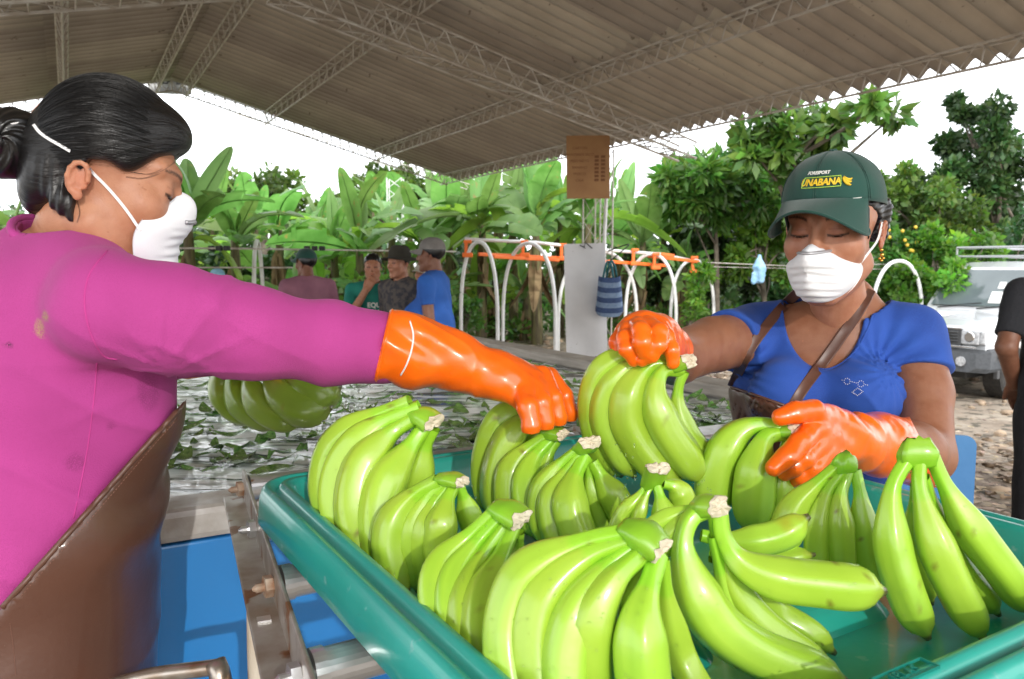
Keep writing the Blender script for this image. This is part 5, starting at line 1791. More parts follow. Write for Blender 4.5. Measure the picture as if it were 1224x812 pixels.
cols = np.ones((len(v), 3)) * (1 + .09 * hnoise(v, 16, 3) + .04 * hnoise(v, 80, 8))[:, None]
def spot(cols, v, px, py, D, r, col, ry=None, hard=1.2):
    c = P(px, py, D); dd = v - c
    dirv = c - np.array([0, 0, CAM_Z]); dirv /= np.linalg.norm(dirv)
    dd = dd - (dd @ dirv)[:, None] * dirv
    nd = np.sqrt(dd[:, 0] ** 2 + dd[:, 1] ** 2 + (dd[:, 2] * (r / (ry or r))) ** 2) / r
    near = (np.linalg.norm(v - c, axis=1) < .16)
    k = (np.clip((hard - nd) * 2.5, 0, 1) * near)[:, None]
    return cols * (1 - k) + np.array(col) * k
cols = spot(cols, v, 47, 393, .80, .0042, (.95, 5.5, .55), .009)
cols = spot(cols, v, 54, 379, .80, .0028, (.85, 5.0, .5), .005)
cols = spot(cols, v, 10, 413, .80, .003, (.12, .3, .15))
cols = spot(cols, v, 178, 468, .82, .011, (.74, .70, .74), .022)
cols = spot(cols, v, 90, 553, .80, .009, (.78, .74, .78))
cols = spot(cols, v, 133, 510, .80, .004, (.75, .7, .75))
sh1 = mesh('shirt', v, q, M_pink, True, W1, cols)
bv_sh1 = bvh_of(sh1)
# armhole seam and side seam as stitched welts, collar band
def seam(path, r, name, mat, parent, bvs, off=.0002, n=40):
    p_ = drape(path, bvs, off, n)
    v, f = tube(spline(p_, n), r, 6); return mesh(name, v, f, mat, True, parent)
M_pinkd = pm('pink_seam', (.50, .045, .26), (.44, .04, .22), scale=8, rough=.9)
seam([(128, 300), (108, 326), (101, 356), (106, 392), (122, 424), (140, 430)], .0011, 'seam', M_pinkd, sh1, [bv_sh1], -.0002)
seam([(116, 434), (112, 480), (104, 540), (88, 620)], .0009, 'seam', M_pinkd, sh1, [bv_sh1], -.0003)
a = np.linspace(0, 2 * math.pi, 60)
nax = (O1 - nb1); nax /= np.linalg.norm(nax); s1 = np.cross(nax, [0, 1, 0]); s1 /= np.linalg.norm(s1); s2 = np.cross(nax, s1)
bvx = bv_sh1
ring = []
for t in a:
    d = s1 * math.cos(t) + s2 * math.sin(t)
    h_ = bvx.find_nearest(V3(nb1 + nax * .006 + d * .066))
    ring.append(np.array(h_[0]) + np.array(h_[1]) * .001)
v, f = tube(np.array(ring), .0048, 8, False); mesh('collar', v, f, M_pink, True, sh1, np.ones((len(v), 3)))

# trousers
def trous1(p):
    d = elcone(C1['hip'] + [0, 0, .02], C1['hip'] + [0, 0, -.1], (.172, .132), (.165, .13), R1_)(p)
    for s in (1, -1):
        k = C1['hip'] + R1_ * .085 * s + [0, 0, -.06]; an = k + [0, 0, 0]; an[2] = .10
        d = smin(d, rcone(k, an, .090, .056)(p), .03)
    return smax(d + .004 * hnoise(p, 30, 2), .075 - p[:, 2], .005)
v, q = sdf_mesh(trous1, (-.85, .55, 0), (-.25, 1.3, 1.05), .013)
mesh('trousers', v, q, M_jean, True, W1)

# apron: follows the body, its upper edge runs from the breast down to the back of the hip
def cam_plane(a, b):
    o = np.array([0, 0, CAM_Z]); n = np.cross(P(*a, 1) - o, P(*b, 1) - o); n /= np.linalg.norm(n)
    if n[2] < 0: n = -n
    return o, n
po, pn = cam_plane((214, 486), (0, 728))
def apron1(p):
    d = torso1(.011)(p)
    # skirt of the apron hanging below the waist
    sk = elcone(C1['waist'] + F1 * .012, C1['hip'] + F1 * .0 + [0, 0, -.45], (.138, .114), (.18, .125), R1_)(p)
    d = smin(d, sk, .05)
    edge = np.clip(-((p - po) @ pn) / .05, 0, 1)
    fold = .0045 * np.sin(p @ np.array([30, -10, 26.0]) + 1.6 * np.sin(p[:, 2] * 14 + p[:, 0] * 9)) + .005 * hnoise(p, 22, 7)
    d = d - edge * np.maximum(fold + .004, 0) * np.clip((1.32 - p[:, 2]) / .08, 0, 1)
    d = d - edge * .0045 * crease(p @ np.array([13, -5, 19.0]) + 1.1 * np.sin(p[:, 2] * 11 + p[:, 0] * 8), 3.5) * np.clip(hnoise(p, 11, 61) + .4, 0, 1) * np.clip((1.33 - p[:, 2]) / .1, 0, 1)
    d = np.maximum(d, -(torso1(.002)(p)))
    d = np.maximum(d, (p - po) @ pn)
    return np.maximum(d, .55 - p[:, 2])
v, q = sdf_mesh(apron1, (-.86, .50, .5), (-.20, 1.25, 1.42), .0052)
ap1 = mesh('apron', v, q, M_vinyl, True, W1)
bv_ap1 = bvh_of(ap1)
p_ = drape([(212, 491), (180, 527), (140, 572), (100, 617), (60, 662), (20, 707), (2, 727)], [bv_ap1, bv_sh1], .001, 50)
v, f = tube(spline(p_, 50), .0032, 8); mesh('apron_hem', v, f, M_strap, True, ap1)
M_thread = pm('thread', (.20, .09, .06), rough=.7)
for path in ([(208, 505), (180, 537), (140, 584), (100, 630), (60, 674), (22, 716)], [(12, 745), (16, 775), (19, 808)]):
    p_ = spline(drape(path, [bv_ap1], .0004, 60), 120)
    m = MB()
    for i in range(0, 118, 2): m.tube([p_[i], p_[i + 1]], .0005, 4)
    m.build('stitching', M_thread, ap1)

# glove reaching onto the bananas
def fingers(spec, k=.0012):
    def f(p):
        d = None
        for pts in spec:
            e = chain(pts, 0, .004)(p)
            d = e if d is None else smin(d, e, k)
        return d
    return f
gl1_f = fingers([[(626, 462, .945, .0150), (631, 486, .912, .0126), (635, 510, .905, .0112), (635, 526, .908, .0090)],
                 [(637, 455, .960, .0145), (647, 481, .930, .0120), (651, 506, .926, .0108), (650, 523, .930, .0088)],
                 [(648, 451, .975, .0142), (662, 476, .950, .0118), (667, 500, .948, .0105), (665, 518, .950, .0086)],
                 [(656, 452, .990, .0136), (675, 473, .974, .0114), (681, 495, .974, .0102), (679, 513, .976, .0084)],
                 [(604, 456, .948, .0150), (613, 472, .938, .0120), (624, 484, .936, .0095)]])
cuffa, cuffb = P(455, 414, .945), P(600, 452, .955)
def glove1(p):
    d = chain([(440, 411, .938, .0450), (492, 419, .95, .0410), (540, 431, .955, .0325), (592, 449, .958, .0255), (612, 455, .962, .0235)], 0, .02)(p)
    d = smin(d, elcone(P(598, 452, .955), P(642, 462, .970), (.036, .0235), (.043, .0205), np.array([.35, .86, .15]))(p), .016)
    d = smin(d, gl1_f(p), .004)
    gm = np.clip((.02 - p[:, 0]) / .05, 0, 1) * np.clip((p[:, 0] + .125) / .03, 0, 1)
    d = d - gm * .0042 * crease(p @ np.array([38, 10, 30.0]) + .9 * np.sin(p[:, 2] * 48 + p[:, 1] * 30), 2.5) * np.clip(hnoise(p, 24, 51) + .45, 0, 1)
    d = d + .0036 * np.sin(p @ np.array([95, 40, 70.0]) + 1.5 * np.sin(p[:, 2] * 60)) * np.clip(hnoise(p, 28, 5) + .2, 0, 1) * np.clip((.03 - p[:, 0]) / .04, 0, 1)
    d = d + .0012 * hnoise(p, 130, 14) + .0005 * hnoise(p, 330, 15)
    o_, n_ = cam_plane2((466, 370), (446, 458))
    return np.maximum(d, (p - o_) @ n_)
def cam_plane2(a, b):
    o = np.array([0, 0, CAM_Z]); n = np.cross(P(*a, 1) - o, P(*b, 1) - o); n /= np.linalg.norm(n)
    if n[0] > 0: n = -n
    return o, n
v, q = sdf_mesh(glove1, P(430, 350, .95) - [.02, .12, .16], P(700, 440, 1.0) + [.02, .08, .10], .0022)
v = project(glove1, v, 1)
g1 = mesh('glove', v, q, M_glove, True, W1)
bvg1 = bvh_of(g1)
p_ = drape([(490, 384), (494, 400), (492, 418), (486, 436), (479, 449)], [bvg1], .0004, 24)
v, f = tube(spline(p_, 24), .0011, 6); mesh('cuff_ring', v, f, M_elastic, True, g1)
o_, n_ = cam_plane2((466, 370), (446, 458))
cc = P(456, 414, .942); ring = []
e1 = np.cross(n_, [0, 1, 0]); e1 /= np.linalg.norm(e1); e2 = np.cross(n_, e1)
for t in np.linspace(0, 2 * math.pi, 48):
    d = V3(e1 * math.cos(t) + e2 * math.sin(t)); 
    h_ = bvg1.ray_cast(V3(cc - n_ * .003) + d * .15, -d)
    if h_[0] is not None: ring.append(np.array(h_[0]))
if len(ring) > 10:
    v, f = tube(np.array(ring), .0016, 6, False); mesh('cuff_lip', v, f, M_glove, True, g1)
# the other glove, on the wet hand of bananas behind the sleeve
gl2 = fingers([[(300, 428, 1.335, .02), (310, 432, 1.33, .013), (330, 440, 1.325, .011)], [(296, 426, 1.35, .02), (306, 434, 1.345, .013), (322, 444, 1.34, .010)], [(292, 424, 1.37, .02), (300, 432, 1.365, .013), (312, 444, 1.36, .010)],
               [(290, 422, 1.385, .018), (292, 432, 1.38, .012), (300, 444, 1.375, .009)], [(300, 424, 1.32, .016), (318, 424, 1.315, .011), (336, 430, 1.315, .010)]])
def glove1b(p): return smin(chain([(225, 424, 1.265, .040), (300, 424, 1.345, .027)], 0, .01)(p), gl2(p), .012)
v, q = sdf_mesh(glove1b, P(225, 424, 1.265) - .08, P(340, 424, 1.40) + .06, .004)
mesh('glove', v, q, M_glove, True, W1)

# hair with a knot at the back
HC, HR = np.array([0, -.004, .050]), np.array([.0870, .0990, .0900])
KN = np.array([0, -.128, .016])
def keep_hair(q):
    y, z, x = q[:, 1], q[:, 2], np.abs(q[:, 0])
    line = np.where(y > -.012, .020 + .44 * (y + .012) - .026 * np.exp(-((y - .038) / .030) ** 2), .022 - 4.0 * (-.012 - y))
    line = np.maximum(line, -.085)
    return z > line
def l1(px, py, D): return ((P(px, py, D) - O1) @ M1) / S1
NAPE = union([rcone(l1(68, 208, .87), l1(76, 240, .862), .026, .015), rcone(l1(76, 240, .862), l1(88, 266, .858), .015, .002), rcone(l1(60, 225, .90), l1(70, 262, .895), .022, .005)], .012)
def hair1_l(p):
    d = ell(HC, HR)(p)
    d = smin(d, ell((.0, .066, .086), (.054, .034, .026))(p), .03)
    d = smin(d, ell((0, -.074, -.01), (.052, .033, .055))(p), .03)
    d = smin(d, rcone((0, -.085, .028), KN + [0, .02, 0], .036, .026)(p), .02)
    ax = KN - HC; ax = ax / np.linalg.norm(ax)
    e1 = np.cross(ax, [1, 0, 0]); e1 /= np.linalg.norm(e1); e2 = np.cross(ax, e1)
    w_ = p - HC; al = np.arctan2(w_ @ e2, w_ @ e1) + .25 * np.sin((w_ @ ax) * 14)
    d = d + .0004 * np.sin(al * 31 + 2 * np.sin(al * 7)) + .0012 * hnoise(p, 28, 3)
    y, z, x = p[:, 1], p[:, 2], np.abs(p[:, 0])
    line = np.where(y > -.012, .022 + .44 * (y + .012) - .024 * np.exp(-((y - .038) / .030) ** 2), np.maximum(.022 - 3.2 * (-.012 - y), -.088))
    wob = .0012 * np.sin(y * 130)
    d = smax(d, (line + wob - z) * .8, .008)
    d = smin(d, NAPE(p) + .0012 * np.sin(p[:, 1] * 500 + p[:, 2] * 60), .014)
    return d
v, q = sdf_mesh(hair1_l, (-.12, -.15, -.12), (.12, .14, .16), .0021)
hr1 = mesh('hair', v * S1 @ M1.T + O1, q, M_hair, True, W1); set_flow(hr1, v, HC, KN - HC)
def bun(p):
    w_ = p - KN
    a = np.arctan2(w_[:, 2], w_[:, 1])
    d = ell(KN, (.040, .046, .046))(p)
    rr_ = np.hypot(w_[:, 1], w_[:, 2])
    return d + .0022 * np.sin(a * 3 + rr_ * 190 + w_[:, 0] * 50) + .0008 * np.sin(a * 14 + rr_ * 420)
v, q = sdf_mesh(bun, KN - .06, KN + .06, .0019)
mesh('hair_knot', v * S1 @ M1.T + O1, q, M_hair, True, hr1)
hair_strands(O1, M1, S1, KN, HC, HR, keep_hair, 2600, hr1, .00022, .0014, 4)
m = MB()
rd = random.Random(8)
for path in ([(152, 213), (172, 215), (194, 208), (212, 194), (226, 178)], [(158, 205), (180, 207), (200, 198), (216, 182)], [(92, 240), (95, 254), (92, 266)]):
    p_ = drape(path, [bvh_of(o_) for o_ in W1.children if o_.name.split('.')[0] in ('body', 'hair')], .0012, 20)
    for k in range(2):
        m.tube(p_ + np.array([rd.uniform(-.002, .002), 0, rd.uniform(-.002, .002)]), .00016, 4)
o = m.build('loose_hair', M_hair, hr1, True); o['kind'] = 'stuff'
eyes(O1, M1, S1, W1)
mk1 = dust_mask(O1, M1, S1, W1, (0, .123, -.054), 1.02, .010, .020)
bodies = [bvh_of(o) for o in W1.children if o.name.split('.')[0] in ('body', 'hair')]
bvm1 = bvh_of(mk1)
for path in ([(168, 276), (150, 250), (130, 226), (113, 209), (107, 202)], [(84, 181), (72, 174), (58, 166), (47, 158), (40, 149)]):
    p_ = drape(path, bodies + [bvm1], .0012, 24); ribbon(p_, .0032, .0010, 'mask_strap', M_elastic, mk1)
p_ = np.array([P(2, 168, .86), P(3, 158, .855), P(10, 151, .855), P(22, 148, .86), P(30, 148, .87)])
ribbon(p_, .0036, .0012, 'mask_strap', M_elastic, mk1)

# ------------------------------------------------------------------ the woman in the cap
W2 = thing('person', 'woman in green cap, blue shirt and mask lifting bananas in both gloves', 'person', P(992, 600, 1.36) * np.array([1, 1, 0]))
yaw = R(38)
M2 = axes_from((-math.sin(yaw), -math.cos(yaw)), R(9), 0.0); S2 = np.array([.85, .90, .87])
O2 = P(976, 280, 1.17) - M2 @ (np.array([0, .084, .006]) * S2)
T2 = np.array([.955, -.297, 0]); B2 = np.array([.297, .955, 0])    # towards her left, towards her back
nb2 = P(1008, 384, 1.315)
hv, hq, hc = head_mesh(O2, M2, S2, nb2 + [0, .0, -.03], .050)
C2 = dict(chest=P(982, 455, 1.325), waist=P(972, 560, 1.33), hip=P(975, 700, 1.36), shR=P(902, 403, 1.36), shL=P(1086, 408, 1.275))
def torso2(off):
    fs = [elcone(C2['chest'] + [0, 0, .055], C2['chest'] + [0, 0, -.02], (.130 + off, .078 + off), (.135 + off, .100 + off), T2),
          elcone(C2['chest'] + [0, 0, -.02], C2['waist'], (.135 + off, .100 + off), (.122 + off, .098 + off), T2),
          elcone(C2['waist'], C2['hip'], (.122 + off, .098 + off), (.158 + off, .118 + off), T2),
          ell(P(935, 470, 1.235), (.052 + off, .045 + off, .050 + off)), ell(P(1036, 474, 1.205), (.052 + off, .045 + off, .050 + off)),
          rcone(nb2 + [0, 0, -.008], C2['shR'] + [0, 0, .006], .047 + off, .046 + off), rcone(nb2 + [0, 0, -.008], C2['shL'] + [0, 0, .006], .047 + off, .050 + off)]
    return union(fs, .045)
# arms: points with radii
arm2R = [(C2['shR'], .050), (P(852, 412, 1.27), .0435), (P(808, 428, 1.165), .0385), (P(795, 420, 1.06), .034), (P(780, 408, .985), .029)]
arm2L = [(C2['shL'], .0500), (P(1102, 470, 1.225), .0430), (P(1107, 545, 1.155), .0390), (P(1092, 540, 1.11), .041), (P(1005, 524, .975), .030)]
def chain3(pts, off=0.0, k=.02): return union([rcone(pts[i][0], pts[i + 1][0], pts[i][1] + off, pts[i + 1][1] + off) for i in range(len(pts) - 1)], k)
def body2(p):
    d = torso2(-.010)(p)
    d = smin(d, chain3(arm2R, 0, .012)(p), .008); d = smin(d, chain3(arm2L, 0, .014)(p), .008)
    d = smin(d, rcone(nb2 + [0, 0, .03], nb2 + [0, 0, -.03], .049, .062)(p), .03)
    for s in (1, -1):
        k = C2['hip'] + T2 * .08 * s + [0, 0, -.06]; kn = k * 1.0; kn[2] = .46; an = kn.copy(); an[2] = .08
        d = smin(d, rcone(k, kn, .074, .052)(p), .03); d = smin(d, rcone(kn, an, .052, .038)(p), .02)
        d = smin(d, rcone(an + [0, 0, -.04], an - B2 * .14 + [0, 0, -.048], .034, .026)(p), .02)
    return d
lo2, hi2 = np.array([.10, .85, -.02]), np.array([.85, 1.62, 1.46])
bv, bq = sdf_mesh(body2, lo2, hi2, .0065)
bv = project(body2, bv, 1)
v, q = join_arrays([(hv, hq), (bv, bq)])
bc = np.ones((len(bv), 3)) * (.70 + .05 * hnoise(bv, 22, 5))[:, None] * np.array([1, .95, .9])
b2 = mesh('body', v, q, M_skin2, True, W2, np.concatenate([hc, bc]))
nc = P(986, 372, 1.24)
def shirt2(p):
    d = torso2(0.0)(p)
    a0, a1 = C2['shR'], P(852, 412, 1.27)
    ax = (a1 - a0) / np.linalg.norm(a1 - a0) + np.array([0, 0, -.25]); ax /= np.linalg.norm(ax)
    sR = smax(rcone(a0, a1, .0545, .0535)(p), (p - (a0 + (a1 - a0) * .60)) @ ax, .004)
    b1 = P(1104, 470, 1.225); axl = b1 - C2['shL']; axl /= np.linalg.norm(axl)
    axc = axl + T2 * -.10 + np.array([0, 0, -.05]); axc /= np.linalg.norm(axc)
    sL = smax(rcone(C2['shL'], b1, .0550, .0535)(p), (p - (C2['shL'] + axl * .058)) @ axc + .003 * np.sin(p[:, 0] * 55), .004)
    d = smin(d, sR, .02); d = smin(d, sL, .02)
    d = d + .0026 * np.sin(p @ np.array([60, 20, 75.0]) + 1.7 * np.sin(p[:, 0] * 24)) * np.clip(hnoise(p, 14, 2) + .15, 0, 1)
    rad_ = np.linalg.norm(p - P(1072, 432, 1.22), axis=1)
    d = d + .0026 * np.sin(np.arctan2(p[:, 2] - 1.29, p[:, 0] - .57) * 17) * np.clip(1.2 - rad_ / .10, 0, 1) * np.clip(rad_ / .02, 0, 1)
    rad_ = np.linalg.norm(p - P(880, 440, 1.28), axis=1)
    d = d + .0026 * np.sin(np.arctan2(p[:, 2] - 1.28, p[:, 0] - .36) * 15) * np.clip(1.2 - rad_ / .09, 0, 1) * np.clip(rad_ / .02, 0, 1)
    d = smin(d, rcone(nb2 + [0, 0, .03], nb2 + [0, 0, -.03], .053, .067)(p), .03)
    d = d - .0060 * crease(p @ np.array([24, 8, 20.0]) + .9 * np.sin(p[:, 0] * 19 + p[:, 2] * 12)) * np.clip(hnoise(p, 13, 41) + .2, 0, 1)
    s_ = (p - nc) @ T2; z_ = p[:, 2] - nc[2]
    scoop = (np.sqrt((s_ / .060) ** 2 + (np.minimum(z_, 0) / .092) ** 2 + (np.maximum(z_, 0) / .6) ** 2) - 1) * .06
    scoop = smax(scoop, (p - nb2) @ B2 - .02, .01)
    d = smax(d, -scoop, .003)
    d = smax(d, -rcone(nb2 + [0, 0, .0], nb2 + [0, 0, .2], .068, .075)(p), .003)
    return smax(d, .98 - p[:, 2], .01)
v, q = sdf_mesh(shirt2, (.2, .95, .95), (.85, 1.62, 1.46), .0042)
v = project(shirt2, v, 1)
cols = np.ones((len(v), 3)) * (1 + .17 * hnoise(v, 26, 3) + .06 * hnoise(v, 90, 8))[:, None]
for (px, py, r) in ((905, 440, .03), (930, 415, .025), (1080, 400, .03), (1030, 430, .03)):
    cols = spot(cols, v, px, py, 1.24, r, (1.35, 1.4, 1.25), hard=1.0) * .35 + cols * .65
sh2 = mesh('shirt', v, q, M_bluesh, True, W2, cols)
bsh2 = bvh_of(sh2)
def edge_loop(center, n_, axis_dir, rad, bv, r, name, mat, parent):
    pass
p_ = drape([(951, 356), (942, 384), (948, 412), (964, 433), (984, 442), (1004, 436), (1022, 420), (1036, 396), (1046, 368)], [bsh2], -.0005, 40)
if len(p_) > 8:
    v, f = tube(spline(p_, 50), .0020, 6); mesh('neckline_hem', v, f, M_bluesh, True, sh2, np.ones((len(v), 3)))
# glittering studs on the chest
M_stud = pm('glass_stud', (.85, .87, .92), rough=.15, metal=.4)
m = MB()
studs = []
for (cx, cy) in ((1012.5, 456), (1029, 459)):
    for k in range(9): studs.append((cx + 3.6 * math.cos(k * .698), cy + 3.6 * math.sin(k * .698)))
studs += [(1006.5, 454.5), (1018.5, 456.6), (1021, 457.2), (1023.5, 458), (1034.6, 460), (1037, 460.4)]
for k in range(5):
    f = k / 4
    for (x0, y0, x1, y1) in ((1025, 464, 1018.5, 469), (1025, 464, 1031.5, 468), (1018.5, 469, 1025, 473), (1031.5, 468, 1025, 473)): studs.append((x0 + (x1 - x0) * f, y0 + (y1 - y0) * f))
pts = [drape([(a_, b_3), (a_ + .05, b_3)], [bsh2], .0004, 2) for a_, b_3 in studs]
vs, fs = [], []; n0 = 0
ico = bmesh.new(); bmesh.ops.create_icosphere(ico, subdivisions=1, radius=1); JV = np.array([v_.co for v_ in ico.verts]); JF = [tuple(q_.index for q_ in f_.verts) for f_ in ico.faces]; ico.free()
for p_ in pts:
    if len(p_) == 0: continue
    vs.append(JV * .00085 + p_[0]); fs += [tuple(i + n0 for i in f_) for f_ in JF]; n0 += len(JV)
if vs:
    o = mesh('stud_motif', np.concatenate(vs), fs, M_stud, True, sh2); o['kind'] = 'stuff'
# trousers
def trous2(p):
    d = elcone(C2['hip'] + [0, 0, .12], C2['hip'] + [0, 0, -.1], (.142, .112), (.158, .122), T2)(p)
    for s in (1, -1):
        k = C2['hip'] + T2 * .08 * s + [0, 0, -.06]; an = k.copy(); an[2] = .1
        d = smin(d, rcone(k, an, .085, .052)(p), .03)
    return smax(d + .004 * hnoise(p, 30, 2), .07 - p[:, 2], .005)
v, q = sdf_mesh(trous2, (.2, 1.0, 0), (.85, 1.75, 1.12), .012)
mesh('trousers', v, q, M_jean, True, W2)
pa, na = cam_plane((868, 461), (945, 488)); pb, nb_ = cam_plane2((946, 486), (992, 700)); nb_ = -nb_
def apron2(p):
    d = torso2(.006)(p) + .003 * hnoise(p, 30, 6)
    d = np.maximum(d, -torso2(.001)(p)); d = np.maximum(d, (p - pa) @ na); d = np.maximum(d, (p - pb) @ nb_)
    return np.maximum(d, .62 - p[:, 2])
v, q = sdf_mesh(apron2, (.2, 1.0, .6), (.75, 1.62, 1.35), .005)
ap2 = mesh('apron', v, q, M_vinyl, True, W2)
bap2 = bvh_of(ap2); bb2 = bvh_of(b2)
for path in ([(958, 346), (940, 362), (920, 385), (900, 412), (885, 440), (875, 462)], [(1043, 342), (1028, 370), (1006, 402), (984, 433), (962, 462), (946, 488)]):
    p_ = drape(path, [bsh2, bb2], .0025, 34); ribbon(p_, .0165, .0035, 'apron_strap', M_strap, ap2)
p_ = drape([(870, 462), (890, 468), (915, 477), (944, 487)], [bap2, bsh2], .001, 20); v, f = tube(spline(p_, 24), .0026, 6); mesh('apron_hem', v, f, M_strap, True, ap2)

# gloves
fist_f = fingers([[(786, 391, .945, .0115), (797, 404, .922, .0100), (803, 420, .912, .0092), (805, 434, .912, .0080)],
                  [(776, 388, .940, .0115), (788, 397, .912, .0105), (787, 412, .902, .0098), (778, 425, .904, .0090), (768, 431, .909, .0082)],
                  [(762, 389, .940, .0115), (766, 396, .910, .0108), (767, 409, .900, .0102), (771, 421, .903, .0090)],
                  [(750, 394, .945, .0110), (747, 404, .922, .0098), (750, 418, .912, .0092), (758, 431, .914, .0080)],
                  [(744, 400, .955, .0110), (738, 409, .945, .0092), (739, 419, .942, .0080)]], .0008)
def glove2a(p):
    d = ell(P(769, 399, .958), (.0345, .022, .0215))(p)
    d = smin(d, chain([(772, 402, .965, .030), (783, 409, 1.0, .0315), (795, 420, 1.06, .0375)], 0, .02)(p), .02)
    d = smin(d, fist_f(p), .0025)
    return d + .0011 * hnoise(p, 150, 4) + .0007 * hnoise(p, 320, 5)
v, q = sdf_mesh(glove2a, P(770, 405, .98) - [.075, .13, .075], P(790, 405, .99) + [.075, .12, .075], .0019)
v = project(glove2a, v, 1)
mesh('glove', v, q, M_glove, True, W2)
hnd_f = fingers([[(992, 503, .935, .0140), (972, 491, .905, .0128), (950, 492, .890, .0122), (932, 499, .886, .0105)],
                 [(972, 514, .905, .0138), (956, 530, .875, .0120), (940, 547, .862, .0112), (925, 559, .860, .0095)],
                 [(978, 528, .905, .0130), (962, 548, .880, .0115), (948, 560, .878, .0105), (938, 566, .884, .0088)],
                 [(986, 542, .910, .0125), (970, 560, .890, .0110), (956, 570, .890, .0098), (950, 574, .896, .0085)],
                 [(996, 550, .918, .0115), (982, 566, .902, .0100), (968, 576, .905, .0088)]], .0020)
def glove2b(p):
    d = chain([(1125, 545, 1.145, .0480), (1098, 540, 1.115, .0465), (1050, 531, 1.04, .0390), (1006, 524, .958, .0320)], 0, .02)(p)
    d = smin(d, elcone(P(1006, 524, .956), P(975, 520, .912), (.033, .021), (.037, .019), np.array([0, .1, 1.0]))(p), .016)
    d = smin(d, hnd_f(p), .009)
    wr = np.clip(1 - np.abs(p[:, 0] - .43) / .12, 0, 1)
    d = d - wr * .0042 * crease(p @ np.array([34, 12, 24.0]) + .8 * np.sin(p[:, 2] * 44), 2.5) * np.clip(hnoise(p, 24, 52) + .45, 0, 1)
    d = d + wr * .0042 * np.sin(p @ np.array([85, 30, 58.0]) + 1.4 * np.sin(p[:, 2] * 50)) * np.clip(hnoise(p, 30, 5) + .35, 0, 1)
    d = d + .0012 * hnoise(p, 130, 24) + .0005 * hnoise(p, 330, 25)
    o_, n_ = cam_plane2((1082, 488), (1118, 560)); n_ = -n_
    return np.maximum(d, (p - o_) @ n_)
v, q = sdf_mesh(glove2b, P(920, 520, .9) - [.03, .10, .12], P(1130, 520, 1.15) + [.02, .06, .10], .0022)
v = project(glove2b, v, 1)
mesh('glove', v, q, M_glove, True, W2)

# cap
CC, CRD = np.array([0, -.012, .051]), np.array([.0870, .1050, .0880])
def cap_pt(az, el_, off=0.0):
    """az from straight ahead towards her left, el_ from the rim plane up; the crown bulges at the front"""
    d = np.array([-math.sin(az) * math.cos(el_), math.cos(az) * math.cos(el_), math.sin(el_)])
    e = np.sign(d) * np.abs(d) ** np.array([1, 1, .92])
    fr = 1 + .05 * max(0, math.cos(az)) * math.cos(el_) * math.sin(el_) * 2
    return CC + e * CRD * fr * (1 + off / .095)
def rim_el(az): return .12 - .36 * (.5 - .5 * math.cos(az))
def to2(v): return np.asarray(v) * S2 @ M2.T + O2
n, k = 20, 72; vs = []
for i in range(n + 1):
    for j in range(k):
        az = 2 * math.pi * j / k
        e = rim_el(az) + (math.pi / 2 - rim_el(az)) * (i / n)
        seamd = -.0011 * max(0, 1 - abs(((az / (2 * math.pi) * 6 + .0) % 1) - .5) * -1 * 0 - abs(math.sin(az * 3)) * 9)
        vs.append(cap_pt(az, e, seamd + .0008 * math.sin(az * 5 + e * 7)))
for j in range(k):
    az = 2 * math.pi * j / k; vs.append(cap_pt(az, rim_el(az), -.004))
fs = [(i * k + j, i * k + (j + 1) % k, (i + 1) * k + (j + 1) % k, (i + 1) * k + j) for i in range(n) for j in range(k)]
b0 = (n + 1) * k
fs += [(b0 + j, b0 + (j + 1) % k, (j + 1) % k, j) for j in range(k)]
cap = mesh('cap', to2(vs), fs, M_capg, True, W2)
# peak
nv, nw = 14, 40; vs = []
for th in (0, 1):
    for i in range(nv + 1):
        f = i / nv
        for j in range(nw + 1):
            a = (j / nw - .5) * 2 * R(58)
            root = cap_pt(a, rim_el(a) + .03, .0)
            ln = .066 * max(0, math.cos(a * 1.55)) ** .5
            out = np.array([-math.sin(a * .55), math.cos(a * .55), 0])
            x_lat = root[0] + out[0] * ln * f
            p_ = root + out * ln * f
            p_[2] -= .006 * f + .008 * f ** 1.5 + 6.5 * (x_lat ** 2) * f
            p_[2] -= th * .0032
            vs.append(p_)
N1 = (nv + 1) * (nw + 1); fs = []
for i in range(nv):
    for j in range(nw):
        a = i * (nw + 1) + j
        fs += [(a, a + nw + 1, a + nw + 2, a + 1), (N1 + a, N1 + a + 1, N1 + a + nw + 2, N1 + a + nw + 1)]
for j in range(nw):
    a = nv * (nw + 1) + j; fs.append((a, N1 + a, N1 + a + 1, a + 1))
pk = mesh('peak', to2(vs), fs, M_capg, True, cap)
m = MB()
edge = [to2(vs[nv * (nw + 1) + j]) for j in range(nw + 1)]
m.tube(spline(np.array(edge), 60), .0022, 6); m.build('peak_edge', M_capg, pk, True)
m = MB(); m.tube([to2(cap_pt(0, math.pi / 2, -.001)), to2(cap_pt(0, math.pi / 2, .004))], [.007, .005], 12); m.build('button', M_capg, cap, True)
